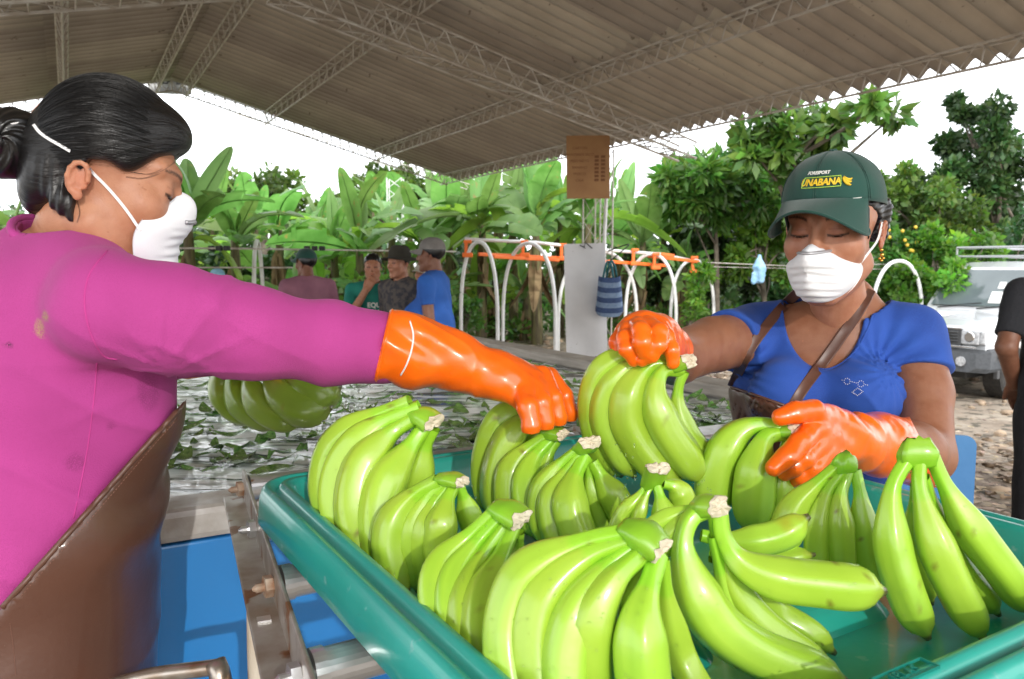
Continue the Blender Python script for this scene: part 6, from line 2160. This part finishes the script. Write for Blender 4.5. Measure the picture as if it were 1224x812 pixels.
# lettering and emblem sewn on the cap front
M_yel = pm('yellow_thread', (.80, .55, .03), (.70, .45, .02), scale=200, rough=.7, bump=.5, bscale=900, bdist=.0004)
M_wht = pm('white_thread', (.75, .76, .72), rough=.8)
M_lime = pm('lime_thread', (.40, .62, .08), rough=.8)
AZ0 = .10
def on_cap(v, az0, el0, off):
    out = []
    for x, y, z in v:
        az = az0 + x / .098; e = el0 + y / .095
        out.append(to2(cap_pt(az, e, off + z)))
    return np.array(out)
for (s, size, az0, el0, mt, sp, bo) in (('FORESPORT', .0088, AZ0 - .06, .62, M_wht, 1.0, .0004), ('UNABANA', .0165, AZ0, .43, M_yel, .96, .0007)):
    v, f = text_mesh(s, size, sp, bo)
    v[:, 0] += v[:, 1] * .18
    mesh('lettering', on_cap(v, az0, el0, .0011), f, mt, False, cap)
fr_ = []
wd, hg = .037, .0088
for a_, b_4 in ((-wd, -hg), (wd, -hg), (wd + .002, hg + .001), (-wd + .004, hg + .0005), (-wd, -hg)): fr_.append((a_, b_4, 0))
pl = []
for (p0, p1) in zip(fr_[:-1], fr_[1:]):
    for t in np.linspace(0, 1, 12, endpoint=False): pl.append(np.array(p0) * (1 - t) + np.array(p1) * t)
pl.append(np.array(fr_[-1]))
m = MB(); m.tube(on_cap(pl, AZ0, .43, .0012), .00065, 5); m.build('emblem_frame', M_lime, cap)
for i, (dx, dy, L, rot) in enumerate(((.050, .000, .011, -.5), (.049, -.004, .0115, -.75), (.052, .0035, .010, -.3))):
    pts = [np.array([dx + math.cos(rot + .5 * math.sin(t * 3)) * L * (t - .5) * 1.6, dy + math.sin(rot) * L * (t - .5) * 1.6 + .004 * (t - .5) ** 2 * 4 - .002, 0]) for t in np.linspace(0, 1, 9)]
    m = MB(); m.tube(on_cap(pts, AZ0, .43, .0012), .0021 * np.sin(np.linspace(.4, 2.8, 9)), 6); m.build('banana_emblem', M_yel, cap, True)
m = MB(); m.tube(on_cap([np.array([x, -.0, 0]) for x in np.linspace(-.055, .075, 30)], AZ0, .10, .0002), .0006, 4); m.build('stitching', M_wht, cap)

m = MB()
for k_ in range(6):
    az = math.pi / 3 * k_ + math.pi / 6 * 0
    for da in (-.022, .022):
        m.tube([to2(cap_pt(az + da, e_, .0001)) for e_ in np.linspace(rim_el(az) + .03, 1.5, 18)], .0005, 4)
m.build('panel_seam', M_capg, cap, True)
# hair under the cap
def hair2_l(p):
    d = ell((0, -.020, .040), (.0800, .102, .086))(p)
    d = smin(d, ell((.0, -.100, .005), (.050, .030, .050))(p), .03)
    d = smin(d, rcone((-.066, -.07, .03), (-.060, -.09, -.02), .02, .014)(p), .02)
    w_ = p - np.array([0, -.03, .04]); al = np.arctan2(w_[:, 2], np.abs(w_[:, 0]))
    d = d + .0011 * np.sin(al * 40 + p[:, 1] * 60) + .001 * hnoise(p, 60, 2)
    y, z = p[:, 1], p[:, 2]
    line = np.where(y > -.036, .030 + .45 * (y + .005) - 1.6 * np.clip(y - .030, 0, .03), np.maximum(.016 - 3.0 * (-.036 - y), -.07))
    d = smax(d, (line - z) * .8, .006)
    for s in (1, -1):
        d = smin(d, rcone((s * .069, .036, .04), (s * .0685, .022, -.012), .0055, .0015)(p), .006)
    d = np.maximum(d, z - .105)
    return d
v, q = sdf_mesh(hair2_l, (-.11, -.15, -.10), (.11, .11, .12), .0025)
hr2 = mesh('hair', to2(v), q, M_hair, True, W2); set_flow(hr2, v, np.array([0, 0, .04]), (0, -1, .1))
eyes(O2, M2, S2, W2)
mk2 = dust_mask(O2, M2, S2, W2, (0, .136, -.052), .82, -.002)
p_ = np.array([to2((-.057, .046, -.052)), to2((-.066, .025, -.036)), to2((-.0765, .006, -.016)), to2((-.080, -.012, .012))]) + M2 @ np.array([-.0025, 0, 0])
ribbon(p_, .0032, .0010, 'mask_strap', M_elastic, mk2)
m = MB()
e0 = to2((-.0835, .001, -.034))
for dx, dz, r in ((0, 0, .0028), (.001, -.0075, .0032), (-.002, -.013, .0022), (.0035, -.0125, .0022), (.001, -.016, .0022)):
    c = e0 + np.array([dx, -.002, dz]); v, f = tube([c + [0, 0, r], c + [0, 0, r * .6], c, c - [0, 0, r * .6], c - [0, 0, r]], [r * .1, r * .8, r, r * .8, r * .1], 8); m.add(v, f)
m.build('earring', M_gold, W2, True)
# ================================================================== PEOPLE BEHIND THE TANK, THE TRUCK
M_lilac = pm('lilac_cloth', (.30, .13, .18), (.23, .095, .14), scale=9, rough=.9, bump=.3, bscale=200)
M_teal = pm('teal_cloth', (.008, .20, .15), (.006, .15, .12), scale=9, rough=.8, bump=.3, bscale=120)
M_royal = pm('royal_blue_cloth', (.025, .13, .50), (.02, .10, .40), scale=7, rough=.85, bump=.3, bscale=120)
M_check = pm('dark_check', (.045, .042, .050), (.10, .085, .075), scale=26, rough=.9, lo=.45, hi=.55)
M_blackc = pm('black_cloth', (.012, .013, .017), (.022, .023, .028), scale=8, rough=.9, bump=.4, bscale=90)
M_dark = pm('dark_trousers', (.02, .022, .03), (.03, .03, .04), scale=9, rough=.9)
M_hatd = pm('olive_hat', (.045, .042, .032), (.03, .028, .02), scale=12, rough=.95)
M_hatg = pm('grey_cap', (.22, .21, .20), (.17, .16, .15), scale=14, rough=.9)
M_hatw = pm('pale_cap', (.50, .47, .40), (.38, .34, .28), scale=60, rough=.9)
M_hatb = pm('sky_blue_cap', (.25, .48, .62), (.2, .4, .55), scale=14, rough=.9)
M_skin3 = skin_mat('skin_dark', (.22, .10, .060))


def figure(label, px, D, top_y, face, shirt, pants, hat=None, hatm=None, arms=None, belly=0.0, h=.008, sleeves=.62, skin=M_skin3, lean=0.0, hair=True, headyaw=0.0, wide=1.0):
    base = P(px, 400, D); base[2] = float(gz(base[0], base[1]))
    topz = P(px, top_y, D)[2] - base[2] - (.012 if hat else 0)
    s = topz / 1.655
    f = np.array([face[0], face[1], 0]) / np.linalg.norm(face)
    x = np.cross(f, [0, 0, 1])
    W_ = np.stack([x, f, [0, 0, 1]], 1)
    def tw(v):
        v = np.asarray(v, float).copy()
        v[..., 1] += lean * np.clip(v[..., 2] - .9, 0, 1) ** 1.3
        return v * s @ W_.T + base
    t = thing('person', label, 'person', base)
    arms = arms or {}
    AR = arms.get('R', ((.235, -.02, 1.10), (.235, .06, .86))); AL = arms.get('L', ((-.235, -.02, 1.10), (-.235, .06, .86)))
    w = wide
    def torso(off):
        g = [elcone((0, 0, 1.31), (0, .0, 1.03), (.165 * w + off, .105 + off), (.150 * w + off, .105 + belly * .4 + off), np.array([1., 0, 0])),
             elcone((0, 0, 1.03), (0, 0, .90), (.150 * w + off, .105 + belly * .4 + off), (.160 * w + off, .115 + off), np.array([1., 0, 0])),
             rcone((0, -.01, 1.375), (.165 * w, 0, 1.345), .055 + off, .055 + off), rcone((0, -.01, 1.375), (-.165 * w, 0, 1.345), .055 + off, .055 + off)]
        if belly: g.append(ell((0, .06 + belly * .5, 1.07), (.135 * w + off, .10 + belly * .5 + off, .15 + off)))
        return union(g, .05)
    sh = {1: np.array([.180 * w, 0, 1.345]), -1: np.array([-.180 * w, 0, 1.345])}
    def arm(k, off=0, frac=None):
        e, hnd = [np.array(q) for q in (AR if k == 1 else AL)]
        if frac: return rcone(sh[k], sh[k] + (e - sh[k]) * frac, .052 + off, .046 + off)
        return union([rcone(sh[k], e, .048 + off, .039 + off), rcone(e, hnd, .039 + off, .027 + off)], .012)
    def handf(k):
        e, hnd = [np.array(q) for q in (AR if k == 1 else AL)]
        d = (hnd - e) / np.linalg.norm(hnd - e); sd = np.cross(d, [0, 1, 0.3]); sd /= np.linalg.norm(sd); nn = np.cross(d, sd)
        g = [elcone(hnd, hnd + d * .07, (.032, .016), (.038, .014), sd)]
        for i in range(4):
            b = hnd + d * .07 + sd * (-.028 + .0185 * i)
            L_ = (.060, .070, .066, .052)[i]
            g.append(rcone(b, b + d * L_ * .55 + nn * .010, .0092, .0085)); g.append(rcone(b + d * L_ * .55 + nn * .010, b + d * L_ * .85 + nn * .034, .0085, .007))
        g.append(rcone(hnd + d * .02 - sd * .03, hnd + d * .06 - sd * .048 + nn * .015, .011, .009))
        return union(g, .005)
    HO = np.array([0, .022, 1.535]); hs = np.array([.92, .92, .94])
    HM = np.array([[math.cos(headyaw), -math.sin(headyaw), 0], [math.sin(headyaw), math.cos(headyaw), 0], [0, 0, 1.]])
    def body(p):
        d = head_sdf(((p - HO) @ HM) / hs)
        d = smin(d, rcone((0, .0, 1.49), (0, -.02, 1.36), .050, .058)(p), .02)
        d = smin(d, torso(-.012)(p), .02)
        for k in (1, -1):
            d = smin(d, arm(k)(p), .015); d = smin(d, handf(k)(p), .008)
            kx = .085 * k
            d = smin(d, rcone((kx, 0, .88), (kx * 1.05, .01, .47), .075, .052)(p), .03); d = smin(d, rcone((kx * 1.05, .01, .47), (kx * 1.1, -.01, .09), .052, .036)(p), .02)
            d = smin(d, rcone((kx * 1.1, -.02, .05), (kx * 1.25, .14, .035), .036, .028)(p), .02)
        return d
    lo, hi = np.array([-.55, -.45, -.01]), np.array([.55, .62, 1.72])
    v, q = sdf_mesh(body, lo, hi, h); v = project(body, v, 1)
    c = np.where((v[:, 2] > 1.38)[:, None], head_cols(((v - HO) @ HM) / hs), np.ones((1, 3)))
    mesh('body', tw(v), q, skin, True, t, c)
    def shirtf(p):
        d = torso(.006)(p)
        for k in (1, -1):
            e = np.array((AR if k == 1 else AL)[0]); ax = (e - sh[k]); L_ = np.linalg.norm(ax); ax = ax / L_
            g = smax(rcone(sh[k], e, .058, .053)(p), (p - (sh[k] + ax * L_ * sleeves)) @ ax, .004)
            if sleeves >= 1:
                hnd = np.array((AR if k == 1 else AL)[1]); g = union([rcone(sh[k], e, .056, .047), rcone(e, e + (hnd - e) * .9, .047, .036)], .012)(p)
            d = smin(d, g, .025)
        d = d + .006 * np.sin(p @ np.array([30, 12, 38.]) + 2 * np.sin(p[:, 0] * 14)) * np.clip(hnoise(p, 8, abs(int(px))) + .25, 0, 1)
        d = smax(d, -rcone((0, .01, 1.42), (0, .04, 1.6), .062, .09)(p), .004)
        return smax(d, .86 - p[:, 2], .01)
    v, q = sdf_mesh(shirtf, lo, hi, h); so_ = mesh('shirt', tw(v), q, shirt, True, t)
    def pant(p):
        d = elcone((0, 0, .98), (0, 0, .84), (.150 * w, .112), (.165 * w, .122), np.array([1., 0, 0]))(p)
        for k in (1, -1):
            d = smin(d, rcone((.085 * k, 0, .86), (.097 * k, -.005, .10), .088, .058)(p), .03)
        return smax(d + .006 * hnoise(p, 22, 3), .06 - p[:, 2], .006)
    v, q = sdf_mesh(pant, lo, hi, h * 1.4); mesh('trousers', tw(v), q, pants, True, t)
    def hd(v): return tw((np.asarray(v) * hs) @ HM.T + HO)
    if hair:
        def hf(p):
            d = ell((0, -.020, .045), (.081, .101, .086))(p)
            y, z = p[:, 1], p[:, 2]
            line = np.where(y > -.0, .020 + .62 * y, np.maximum(.02 + 3 * y, -.06))
            return smax(d + .002 * np.sin(p[:, 0] * 160 + p[:, 1] * 60), line - z, .006)
        v, q = sdf_mesh(hf, (-.11, -.15, -.1), (.11, .11, .16), .006); mesh('hair', hd(v), q, M_hair, True, t)
    if hat:
        n, k = 9, 32; vs = []
        tall = .094 if hat == 'cap' else .105
        for i in range(n + 1):
            e = i / n * math.pi / 2
            for j in range(k):
                a = 2 * math.pi * j / k
                r_ = math.cos(e) ** (.8 if hat == 'cap' else .5)
                vs.append((.088 * r_ * math.cos(a), -.015 + .108 * r_ * math.sin(a), .050 + tall * math.sin(e) - (.008 if hat == 'brim' and i == n else 0)))
        fs = [(i * k + j, i * k + (j + 1) % k, (i + 1) * k + (j + 1) % k, (i + 1) * k + j) for i in range(n) for j in range(k)]
        ho = mesh('hat' if hat == 'brim' else 'cap', hd(vs), fs, hatm, True, t)
        vs = []; kk = 32
        if hat == 'brim':
            for th in (0, .005):
                for i in range(5):
                    for j in range(kk):
                        a = 2 * math.pi * j / kk; r_ = 1 + .62 * i / 4
                        vs.append((.090 * r_ * math.cos(a), -.015 + .105 * r_ * math.sin(a), .056 - .018 * (i / 4) + .012 * math.cos(2 * a) * -(i / 4) - th))
            fs = [(i * kk + j, (i + 1) * kk + j, (i + 1) * kk + (j + 1) % kk, i * kk + (j + 1) % kk) for i in range(4) for j in range(kk)]
            fs += [tuple(5 * kk + q for q in f_)[::-1] for f_ in fs] + [(4 * kk + j, 9 * kk + j, 9 * kk + (j + 1) % kk, 4 * kk + (j + 1) % kk) for j in range(kk)]
            mesh('brim', hd(vs), fs, hatm, True, ho)
        else:
            for th in (0, .005):
                for i in range(5):
                    for j in range(17):
                        a = R(-62 + 124 * j / 16); L_ = .075 * max(0, math.cos(a * 1.4)) ** .5
                        vs.append((.089 * math.sin(a), -.015 + .108 * math.cos(a) + L_ * i / 4, .058 - .02 * i / 4 - 4.5 * (.089 * math.sin(a)) ** 2 * (i / 4) - th))
            fs = [(i * 17 + j, (i + 1) * 17 + j, (i + 1) * 17 + j + 1, i * 17 + j + 1) for i in range(4) for j in range(16)]
            fs += [tuple(85 + q for q in f_)[::-1] for f_ in fs] + [(68 + j, 153 + j, 154 + j, 69 + j) for j in range(16)]
            mesh('peak', hd(vs), fs, hatm, True, ho)
    return t, tw, so_, hd

figure('person seen from behind in a lilac shirt and dark green cap', 371, 6.5, 297, (-.55, .83), M_lilac, M_dark, 'cap', M_capg, lean=.10, headyaw=.5, wide=1.08)
tm, tw_, so_, _ = figure('young man in a teal printed shirt holding a hand to his chin', 447, 6.2, 303, (.12, -1), M_teal, M_dark, None, None,
       {'R': ((.185, .17, 1.13), (.045, .165, 1.36)), 'L': ((-.225, .04, 1.09), (-.13, .22, .98))}, skin=M_skin2)
vt, ft_ = text_mesh('EQUIPO', .055, 1.0, .002); vt2, ft2 = text_mesh('ECUADOR', .055, 1.0, .002)
bvt = bvh_of(so_)
for (v_, f_, dz) in ((vt, ft_, 1.225), (vt2, ft2, 1.165)):
    w_ = []
    for a_, b_5, c_ in v_:
        o_ = tw_(np.array([-(a_ + .055), .5, dz + b_5])); dd = tw_(np.array([-(a_ + .055), -.5, dz + b_5])) - o_
        h_ = bvt.ray_cast(V3(o_), V3(dd / np.linalg.norm(dd)))
        w_.append(np.array(h_[0]) - dd / np.linalg.norm(dd) * .006 if h_[0] is not None else tw_(np.array([-(a_ + .055), .125, dz + b_5])))
    mesh('lettering', w_, f_, M_wht, False, so_)
figure('man in a dark olive brimmed hat and dark checked shirt behind the tank', 480, 5.9, 295, (-.62, -.78), M_check, M_dark, 'brim', M_hatd,
       {'R': ((.22, -.03, 1.10), (.17, .16, .95)), 'L': ((-.22, -.03, 1.10), (-.17, .16, .95))}, sleeves=1.0, skin=M_skin2)
tp, tw4, _, _ = figure('man in a pale cap mostly hidden behind the heavy man in blue', 508, 7.3, 312, (-.5, -.85), M_check, M_dark, 'cap', M_hatw,
       {'L': ((-.30, .06, 1.20), (-.37, .22, 1.36))}, skin=M_skin2)
tb, twb, _, hdb = figure('heavy man in a royal blue shirt and grey cap standing in profile', 519, 5.6, 284, (-.95, .18), M_royal, M_dark, 'cap', M_hatg,
       {'L': ((-.225, -.03, 1.10), (-.19, .14, .90)), 'R': ((.225, .0, 1.10), (.20, .17, .92))}, belly=.07, wide=1.12)
a = np.linspace(0, 2 * math.pi, 20)
e_, h_ = np.array((-.225, -.03, 1.10)), np.array((-.19, .14, .90)); d_ = (h_ - e_) / np.linalg.norm(h_ - e_)
e1 = np.cross(d_, [1, 0, 0]); e1 /= np.linalg.norm(e1); e2 = np.cross(d_, e1); c_ = e_ + (h_ - e_) * .90
v, f = tube(twb(np.array([c_ + (e1 * math.cos(t) + e2 * math.sin(t)) * .031 for t in a])), .008, 6, False)
mesh('wristwatch', v, f, M_zinc, True, tb)
figure('dark haired person far left, almost hidden behind the pink shoulder', 6, 5.2, 277, (.2, 1), M_blackc, M_dark, skin=M_skin2)
figure('person in a sky blue cap barely showing above the pink sleeve', 262, 7.4, 321, (.5, -.8), M_teal, M_dark, 'cap', M_hatb, skin=M_skin2)
figure('person in black shirt and black jeans cut by the right edge', 1278, 3.15, 258, (.35, .93), M_blackc, M_blackc, None, None,
       {'L': ((-.235, -.09, 1.13), (-.165, .07, .96)), 'R': ((.235, -.02, 1.10), (.235, .06, .86))}, h=.0075, sleeves=.78, skin=M_skin3, wide=1.0)

# ---------------------------------------------------------------- blue board behind the woman in the cap
bb = thing('blue_board', 'light blue plastic board standing behind the elbow of the woman in the cap', 'board', P(1150, 600, 1.75) * np.array([1, 1, 0]))
M_bbl = pm('light_blue_plastic', (.075, .24, .50), (.06, .20, .44), scale=8, rough=.35, bump=.1, bscale=40)
c = P(1122, 519, 1.72); ex = np.array([.96, -.27, 0]); ey = np.cross([0, 0, 1], ex)
vs = []; w_, hh, rd_ = .075, .62, .022
for th in (-.006, .006):
    for (cx, cz, a0) in ((w_ - rd_, -rd_, 0), (-w_ + rd_, -rd_, 90), (-w_ + .001, -hh, 180), (w_ - .001, -hh, 270)):
        for k in range(6):
            t = R(a0 + 18 * k); r_ = rd_ if cz == -rd_ else .001
            vs.append(c + ex * (cx + r_ * math.cos(t)) + ey * th + np.array([0, 0, cz + r_ * math.sin(t)]))
fs = [tuple(range(23, -1, -1)), tuple(range(24, 48))] + [(i, (i + 1) % 24, 24 + (i + 1) % 24, 24 + i) for i in range(24)]
mesh('panel', vs, fs, M_bbl, False, bb)
m = MB()
for s in (-.06, .06): m.tube([c + ex * s + ey * .02 + [0, 0, -.2], c + ex * s + ey * .05 + [0, 0, -c[2]]], .012, 8)
for k in range(2):
    pass
m.build('leg_frame', M_galv, bb)

# ---------------------------------------------------------------- white off-road truck
M_car = pm('white_car_paint', (.78, .79, .80), (.74, .75, .76), scale=2, rough=.22, coat=.8, coatr=.05)
M_plast = pm('grey_plastic', (.085, .088, .092), (.06, .063, .067), scale=30, rough=.6, bump=.2, bscale=300, bdist=.002)
M_glass = pm('car_glass', (.10, .125, .13), (.13, .16, .165), scale=2, rough=.05, spec=1.0)
M_chrome = pm('chrome', (.75, .76, .78), rough=.12, metal=1)
M_lens = pm('lamp_lens', (.62, .64, .66), (.35, .36, .38), scale=30, rough=.08, coat=1)
M_tyre = pm('tyre_rubber', (.025, .024, .023), (.045, .042, .038), scale=20, rough=.9)
M_paper = pm('paper', (.78, .78, .75), rough=.8)
TS = 1.0
tb0 = P(1104, 400, 11.3); tb0[2] = -.43
ang = R(58); tf = np.array([-math.sin(ang), -math.cos(ang), 0]); tx = np.cross(tf, [0, 0, 1])      # tx: the truck's right-hand side
def tk(x, y, z): return tb0 + (tx * x + tf * y + np.array([0, 0, z])) * TS
truck = thing('offroad_truck', 'white off-road truck with roof rack parked on the rubble at the right', 'truck', tb0)
def loft(name, secs, mat, parent, smooth=False, cap=True, bevel=.02):
    """secs: list of (y, [(x,z)...]) polygons of equal length, right half mirrored"""
    vs, n = [], None
    for y, pr in secs:
        ring = [(x, z) for x, z in pr] + [(-x, z) for x, z in pr[::-1]]
        n = len(ring)
        for k, (x, z) in enumerate(ring):
            yy = y(x, z) if callable(y) else y
            vs.append(tk(x, yy, z))
    fs = [(i * n + j, i * n + (j + 1) % n, (i + 1) * n + (j + 1) % n, (i + 1) * n + j) for i in range(len(secs) - 1) for j in range(n)]
    if cap: fs += [tuple(range(n - 1, -1, -1)), tuple((len(secs) - 1) * n + j for j in range(n))]
    o = mesh(name, vs, fs, mat, smooth, parent)
    if bevel:
        bm = bmesh.new(); bm.from_mesh(o.data)
        bmesh.ops.recalc_face_normals(bm, faces=bm.faces)
        ed = [e for e in bm.edges if len(e.link_faces) == 2 and e.calc_face_angle(0) > .35]
        bmesh.ops.bevel(bm, geom=ed, offset=bevel, segments=3, affect='EDGES', profile=.6, clamp_overlap=True)
        bm.to_mesh(o.data); bm.free()
        o.data.polygons.foreach_set('use_smooth', np.ones(len(o.data.polygons), dtype=bool))
    return o
def tbox(m, x, y, z, sx, sy, sz, bev=.01): m.box(tk(x, y, z), np.array([sx, sy, sz]) * TS, [tx, tf, [0, 0, 1]], bev)
# body: nose and bonnet, cabin lower part
loft('body', [(-.02, [(.0, 1.06), (.60, 1.05), (.80, .98), (.86, .86), (.86, .52), (.0, .52)]), (-.30, [(.0, 1.13), (.66, 1.12), (.84, 1.04), (.88, .9), (.88, .50), (.0, .50)]),
             (-1.25, [(.0, 1.21), (.70, 1.20), (.85, 1.12), (.89, .92), (.89, .48), (.0, .48)]), (-1.4, [(.0, 1.22), (.74, 1.21), (.86, 1.15), (.89, .95), (.89, .48), (.0, .48)]), (-4.3, [(.0, 1.22), (.74, 1.21), (.86, 1.15), (.89, .95), (.89, .48), (.0, .48)])], M_car, truck, bevel=.03)
loft('cabin', [(-1.28, [(.0, 1.205), (.74, 1.205), (.735, 1.2), (.0, 1.2)]), (-1.72, [(.0, 1.86), (.62, 1.84), (.80, 1.22), (.0, 1.2)]), (-2.0, [(.0, 1.95), (.64, 1.93), (.81, 1.22), (.0, 1.2)]), (-4.2, [(.0, 1.95), (.64, 1.93), (.81, 1.22), (.0, 1.2)]), (-4.3, [(.0, 1.9), (.62, 1.88), (.80, 1.22), (.0, 1.2)])], M_car, truck, bevel=.025)
m = MB(); m.add([tk(-.66, -1.302, 1.27), tk(.66, -1.302, 1.27), tk(.57, -1.675, 1.815), tk(-.57, -1.675, 1.815)], [(0, 1, 2, 3)])
v0 = [np.array(q) + tf * .006 + np.array([0, 0, .006]) for q in m.v]
ws_ = mesh('windscreen', v0 + [q - tf * .01 for q in v0], [(0, 1, 2, 3), (7, 6, 5, 4), (0, 4, 5, 1), (1, 5, 6, 2), (2, 6, 7, 3), (3, 7, 4, 0)], M_glass, False, truck)
for (x, z0, sx, sz) in ((-.36, 1.40, .34, .17), (-.30, 1.58, .10, .10), (.42, 1.72, .09, .07)):
    yl = lambda z: -1.302 - (z - 1.27) / (1.815 - 1.27) * .373
    m = MB(); q = [tk(x - sx / 2, yl(z0 - sz / 2), z0 - sz / 2), tk(x + sx / 2, yl(z0 - sz / 2), z0 - sz / 2), tk(x + sx / 2, yl(z0 + sz / 2), z0 + sz / 2), tk(x - sx / 2, yl(z0 + sz / 2), z0 + sz / 2)]
    m.add([k + tf * .012 + np.array([0, 0, .010]) for k in q], [(0, 1, 2, 3)]); m.build('paper', M_paper, ws_)
m = MB(); m.tube([tk(.55, -1.285, 1.235), tk(.1, -1.31, 1.30), tk(-.1, -1.32, 1.32)], .008, 5); m.tube([tk(-.05, -1.285, 1.235), tk(-.45, -1.31, 1.29), tk(-.58, -1.32, 1.31)], .008, 5); m.build('wiper', M_black, truck); 
for s in (1, -1):
    m = MB()
    for (y0, y1) in ((-1.95, -2.75), (-2.85, -3.6), (-3.7, -4.15)):
        a_ = [tk(s * .806, y0, 1.26), tk(s * .806, y1, 1.26), tk(s * .665, y1, 1.85), tk(s * .665, y0, 1.85)]
        if y0 == -1.95: a_[0] = tk(s * .81, -1.62, 1.26)
        m.add([k + tx * s * .012 for k in a_], [(0, 1, 2, 3)])
        m2 = MB(); m2.add([k + tx * s * .012 for k in a_], [(0, 1, 2, 3)]); m2.build('side_window', M_glass, truck)
    for y in (-.78, -3.5):
        w0 = MB(); c = tk(s * .76, y, .385); v, f = tube([c - tx * .13 * TS, c - tx * .12 * TS, c + tx * .12 * TS, c + tx * .13 * TS], [.34 * TS, .385 * TS, .385 * TS, .34 * TS], 28); w0.add(v, f)
        wh = w0.build('wheel', M_tyre, truck, False)
        w0 = MB(); v, f = tube([c + tx * s * .10 * TS, c + tx * s * .135 * TS], [.22 * TS, .20 * TS], 20); w0.add(v, f); w0.build('rim', M_chrome, wh)
        w0 = MB()
        for k in range(13):
            a_ = math.pi * (k / 12); 
            p0 = c * 1.0; 
            w0.box(tk(s * .875, y + .47 * math.cos(a_), .40 + .47 * math.sin(a_)), (.06, .14, .07), [tx, -math.sin(a_) * tf + math.cos(a_) * Zv, math.cos(a_) * tf + math.sin(a_) * Zv], .01)
        w0.build('wheel_arch', M_plast, truck)
# front: grille, lamps, bumper, guard
m = MB(); tbox(m, 0, .0, .905, 1.10, .05, .26, .015); gr_ = m.build('grille', M_plast, truck)
for z in (.845, .885, .925, .965):
    for s in (1, -1):
        m = MB(); tbox(m, s * .30, .035, z, .42, .025, .018, .005); m.build('grille_bar', M_plast, gr_)
m = MB(); tbox(m, 0, .02, 1.02, 1.12, .04, .03, .008); m.build('grille_trim', M_chrome, truck)
# oval emblem of three rings
def oval(rx, rz, cx, cz, r_, m): m.tube([tk(cx + rx * math.cos(t), .055, cz + rz * math.sin(t)) for t in np.linspace(0, 2 * math.pi, 28)], r_ * TS, 6, False)
m = MB(); oval(.085, .060, 0, .905, .010, m); oval(.030, .057, 0, .905, .008, m); oval(.060, .022, 0, .935, .008, m); em = m.build('emblem', M_chrome, truck, True)
for s in (1, -1):
    m = MB(); tbox(m, s * .665, .005, .905, .24, .05, .20, .03); hl = m.build('headlight', M_lens, truck)
    m = MB(); v, f = tube([tk(s * .66, .028, .91), tk(s * .66, .042, .91)], [.075 * TS, .06 * TS], 18); m.add(v, f); m.build('lamp_bowl', M_chrome, hl)
    m = MB(); tbox(m, s * .82, -.02, .905, .07, .06, .19, .02); m.build('indicator', M_lens, truck)
    m = MB(); v, f = tube([tk(s * .60, .085, .575), tk(s * .60, .115, .575)], [.072 * TS, .066 * TS], 18); m.add(v, f); m.build('fog_lamp', M_lens, truck)
    m = MB(); m.tube(spline(np.array([tk(s * .30, .16, .50), tk(s * .30, .19, .66), tk(s * .295, .17, .86), tk(s * .285, .08, 1.07), tk(s * .28, .05, 1.10)]), 14), .028 * TS, 10); m.build('guard_bar', M_plast, truck, True)
    m = MB(); tbox(m, s * .98, -1.55, 1.30, .16, .08, .20, .03); m.tube([tk(s * .84, -1.5, 1.22), tk(s * .95, -1.52, 1.26)], .012, 6); m.build('mirror', M_plast, truck)
m = MB(); m.tube([tk(-.30, .185, .70), tk(.30, .185, .70)], .022 * TS, 8); m.build('guard_bar', M_plast, truck, True)
loft('bumper', [(.10, [(.0, .70), (.70, .70), (.80, .68), (.80, .50), (.70, .43), (.0, .43)]), (-.05, [(.0, .755), (.86, .755), (.92, .72), (.92, .48), (.86, .42), (.0, .42)]), (-.34, [(.0, .755), (.90, .755), (.93, .72), (.93, .48), (.90, .44), (.0, .44)])], M_plast, truck, bevel=.02)
m = MB(); tbox(m, 0, .075, .775, 1.55, .012, .018, .004); m.build('bumper_trim', M_chrome, truck)
m = MB(); tbox(m, 0, .115, .60, .34, .012, .13, .004); m.build('number_plate', M_paper, truck)
m = MB(); tbox(m, 0, -2.0, .40, 1.2, 3.9, .16, .02); m.build('chassis', M_black, truck)
rk = MB()
for s in (.62, -.62):
    rk.tube([tk(s, -1.9, 2.03), tk(s, -4.1, 2.03)], .022, 6); rk.tube([tk(s, -1.9, 2.17), tk(s, -4.1, 2.17)], .022, 6)
    for y in (-1.9, -2.6, -3.3, -4.1): rk.tube([tk(s, y, 1.92), tk(s, y, 2.17)], .016, 6)
for y in (-1.9, -2.45, -3.0, -3.55, -4.1): rk.tube([tk(-.62, y, 2.03), tk(.62, y, 2.03)], .018, 6)
for y in (-1.9, -4.1): rk.tube([tk(-.62, y, 2.17), tk(.62, y, 2.17)], .022, 6)
rk.build('roof_rack', pm('rack_grey', (.42, .43, .44), rough=.5, metal=.4), truck)

# ---------------------------------------------------------------- drops standing on the wet fruit and gloves
bpy.context.view_layer.update()
dg = bpy.context.evaluated_depsgraph_get()
rd = random.Random(12)
it = []
oc = Vector((0, 0, CAM_Z))
for i in range(1500):
    px, py = rd.uniform(380, 1224), rd.uniform(385, 812)
    dr = V3(P(px, py, 1.0)) - oc; dr.normalize()
    hit, loc, nrm, _, ob, _ = SC.ray_cast(dg, oc, dr)
    if not hit: continue
    nm = ob.name.split('.')[0]
    if (nm == 'banana' and rd.random() < .42) or nm == 'glove' or (nm == 'tray_shell' and rd.random() < .4):
        s_ = rd.choice([.0006, .0007, .0009, .0012]) * (.8 if nm == 'tray_shell' else 1)
        it.append((np.array(loc) + np.array(nrm) * s_ * .15, s_, .8))
drops('standing_drops', 'tiny clear water drops standing on the wet bananas, gloves and tray', it)
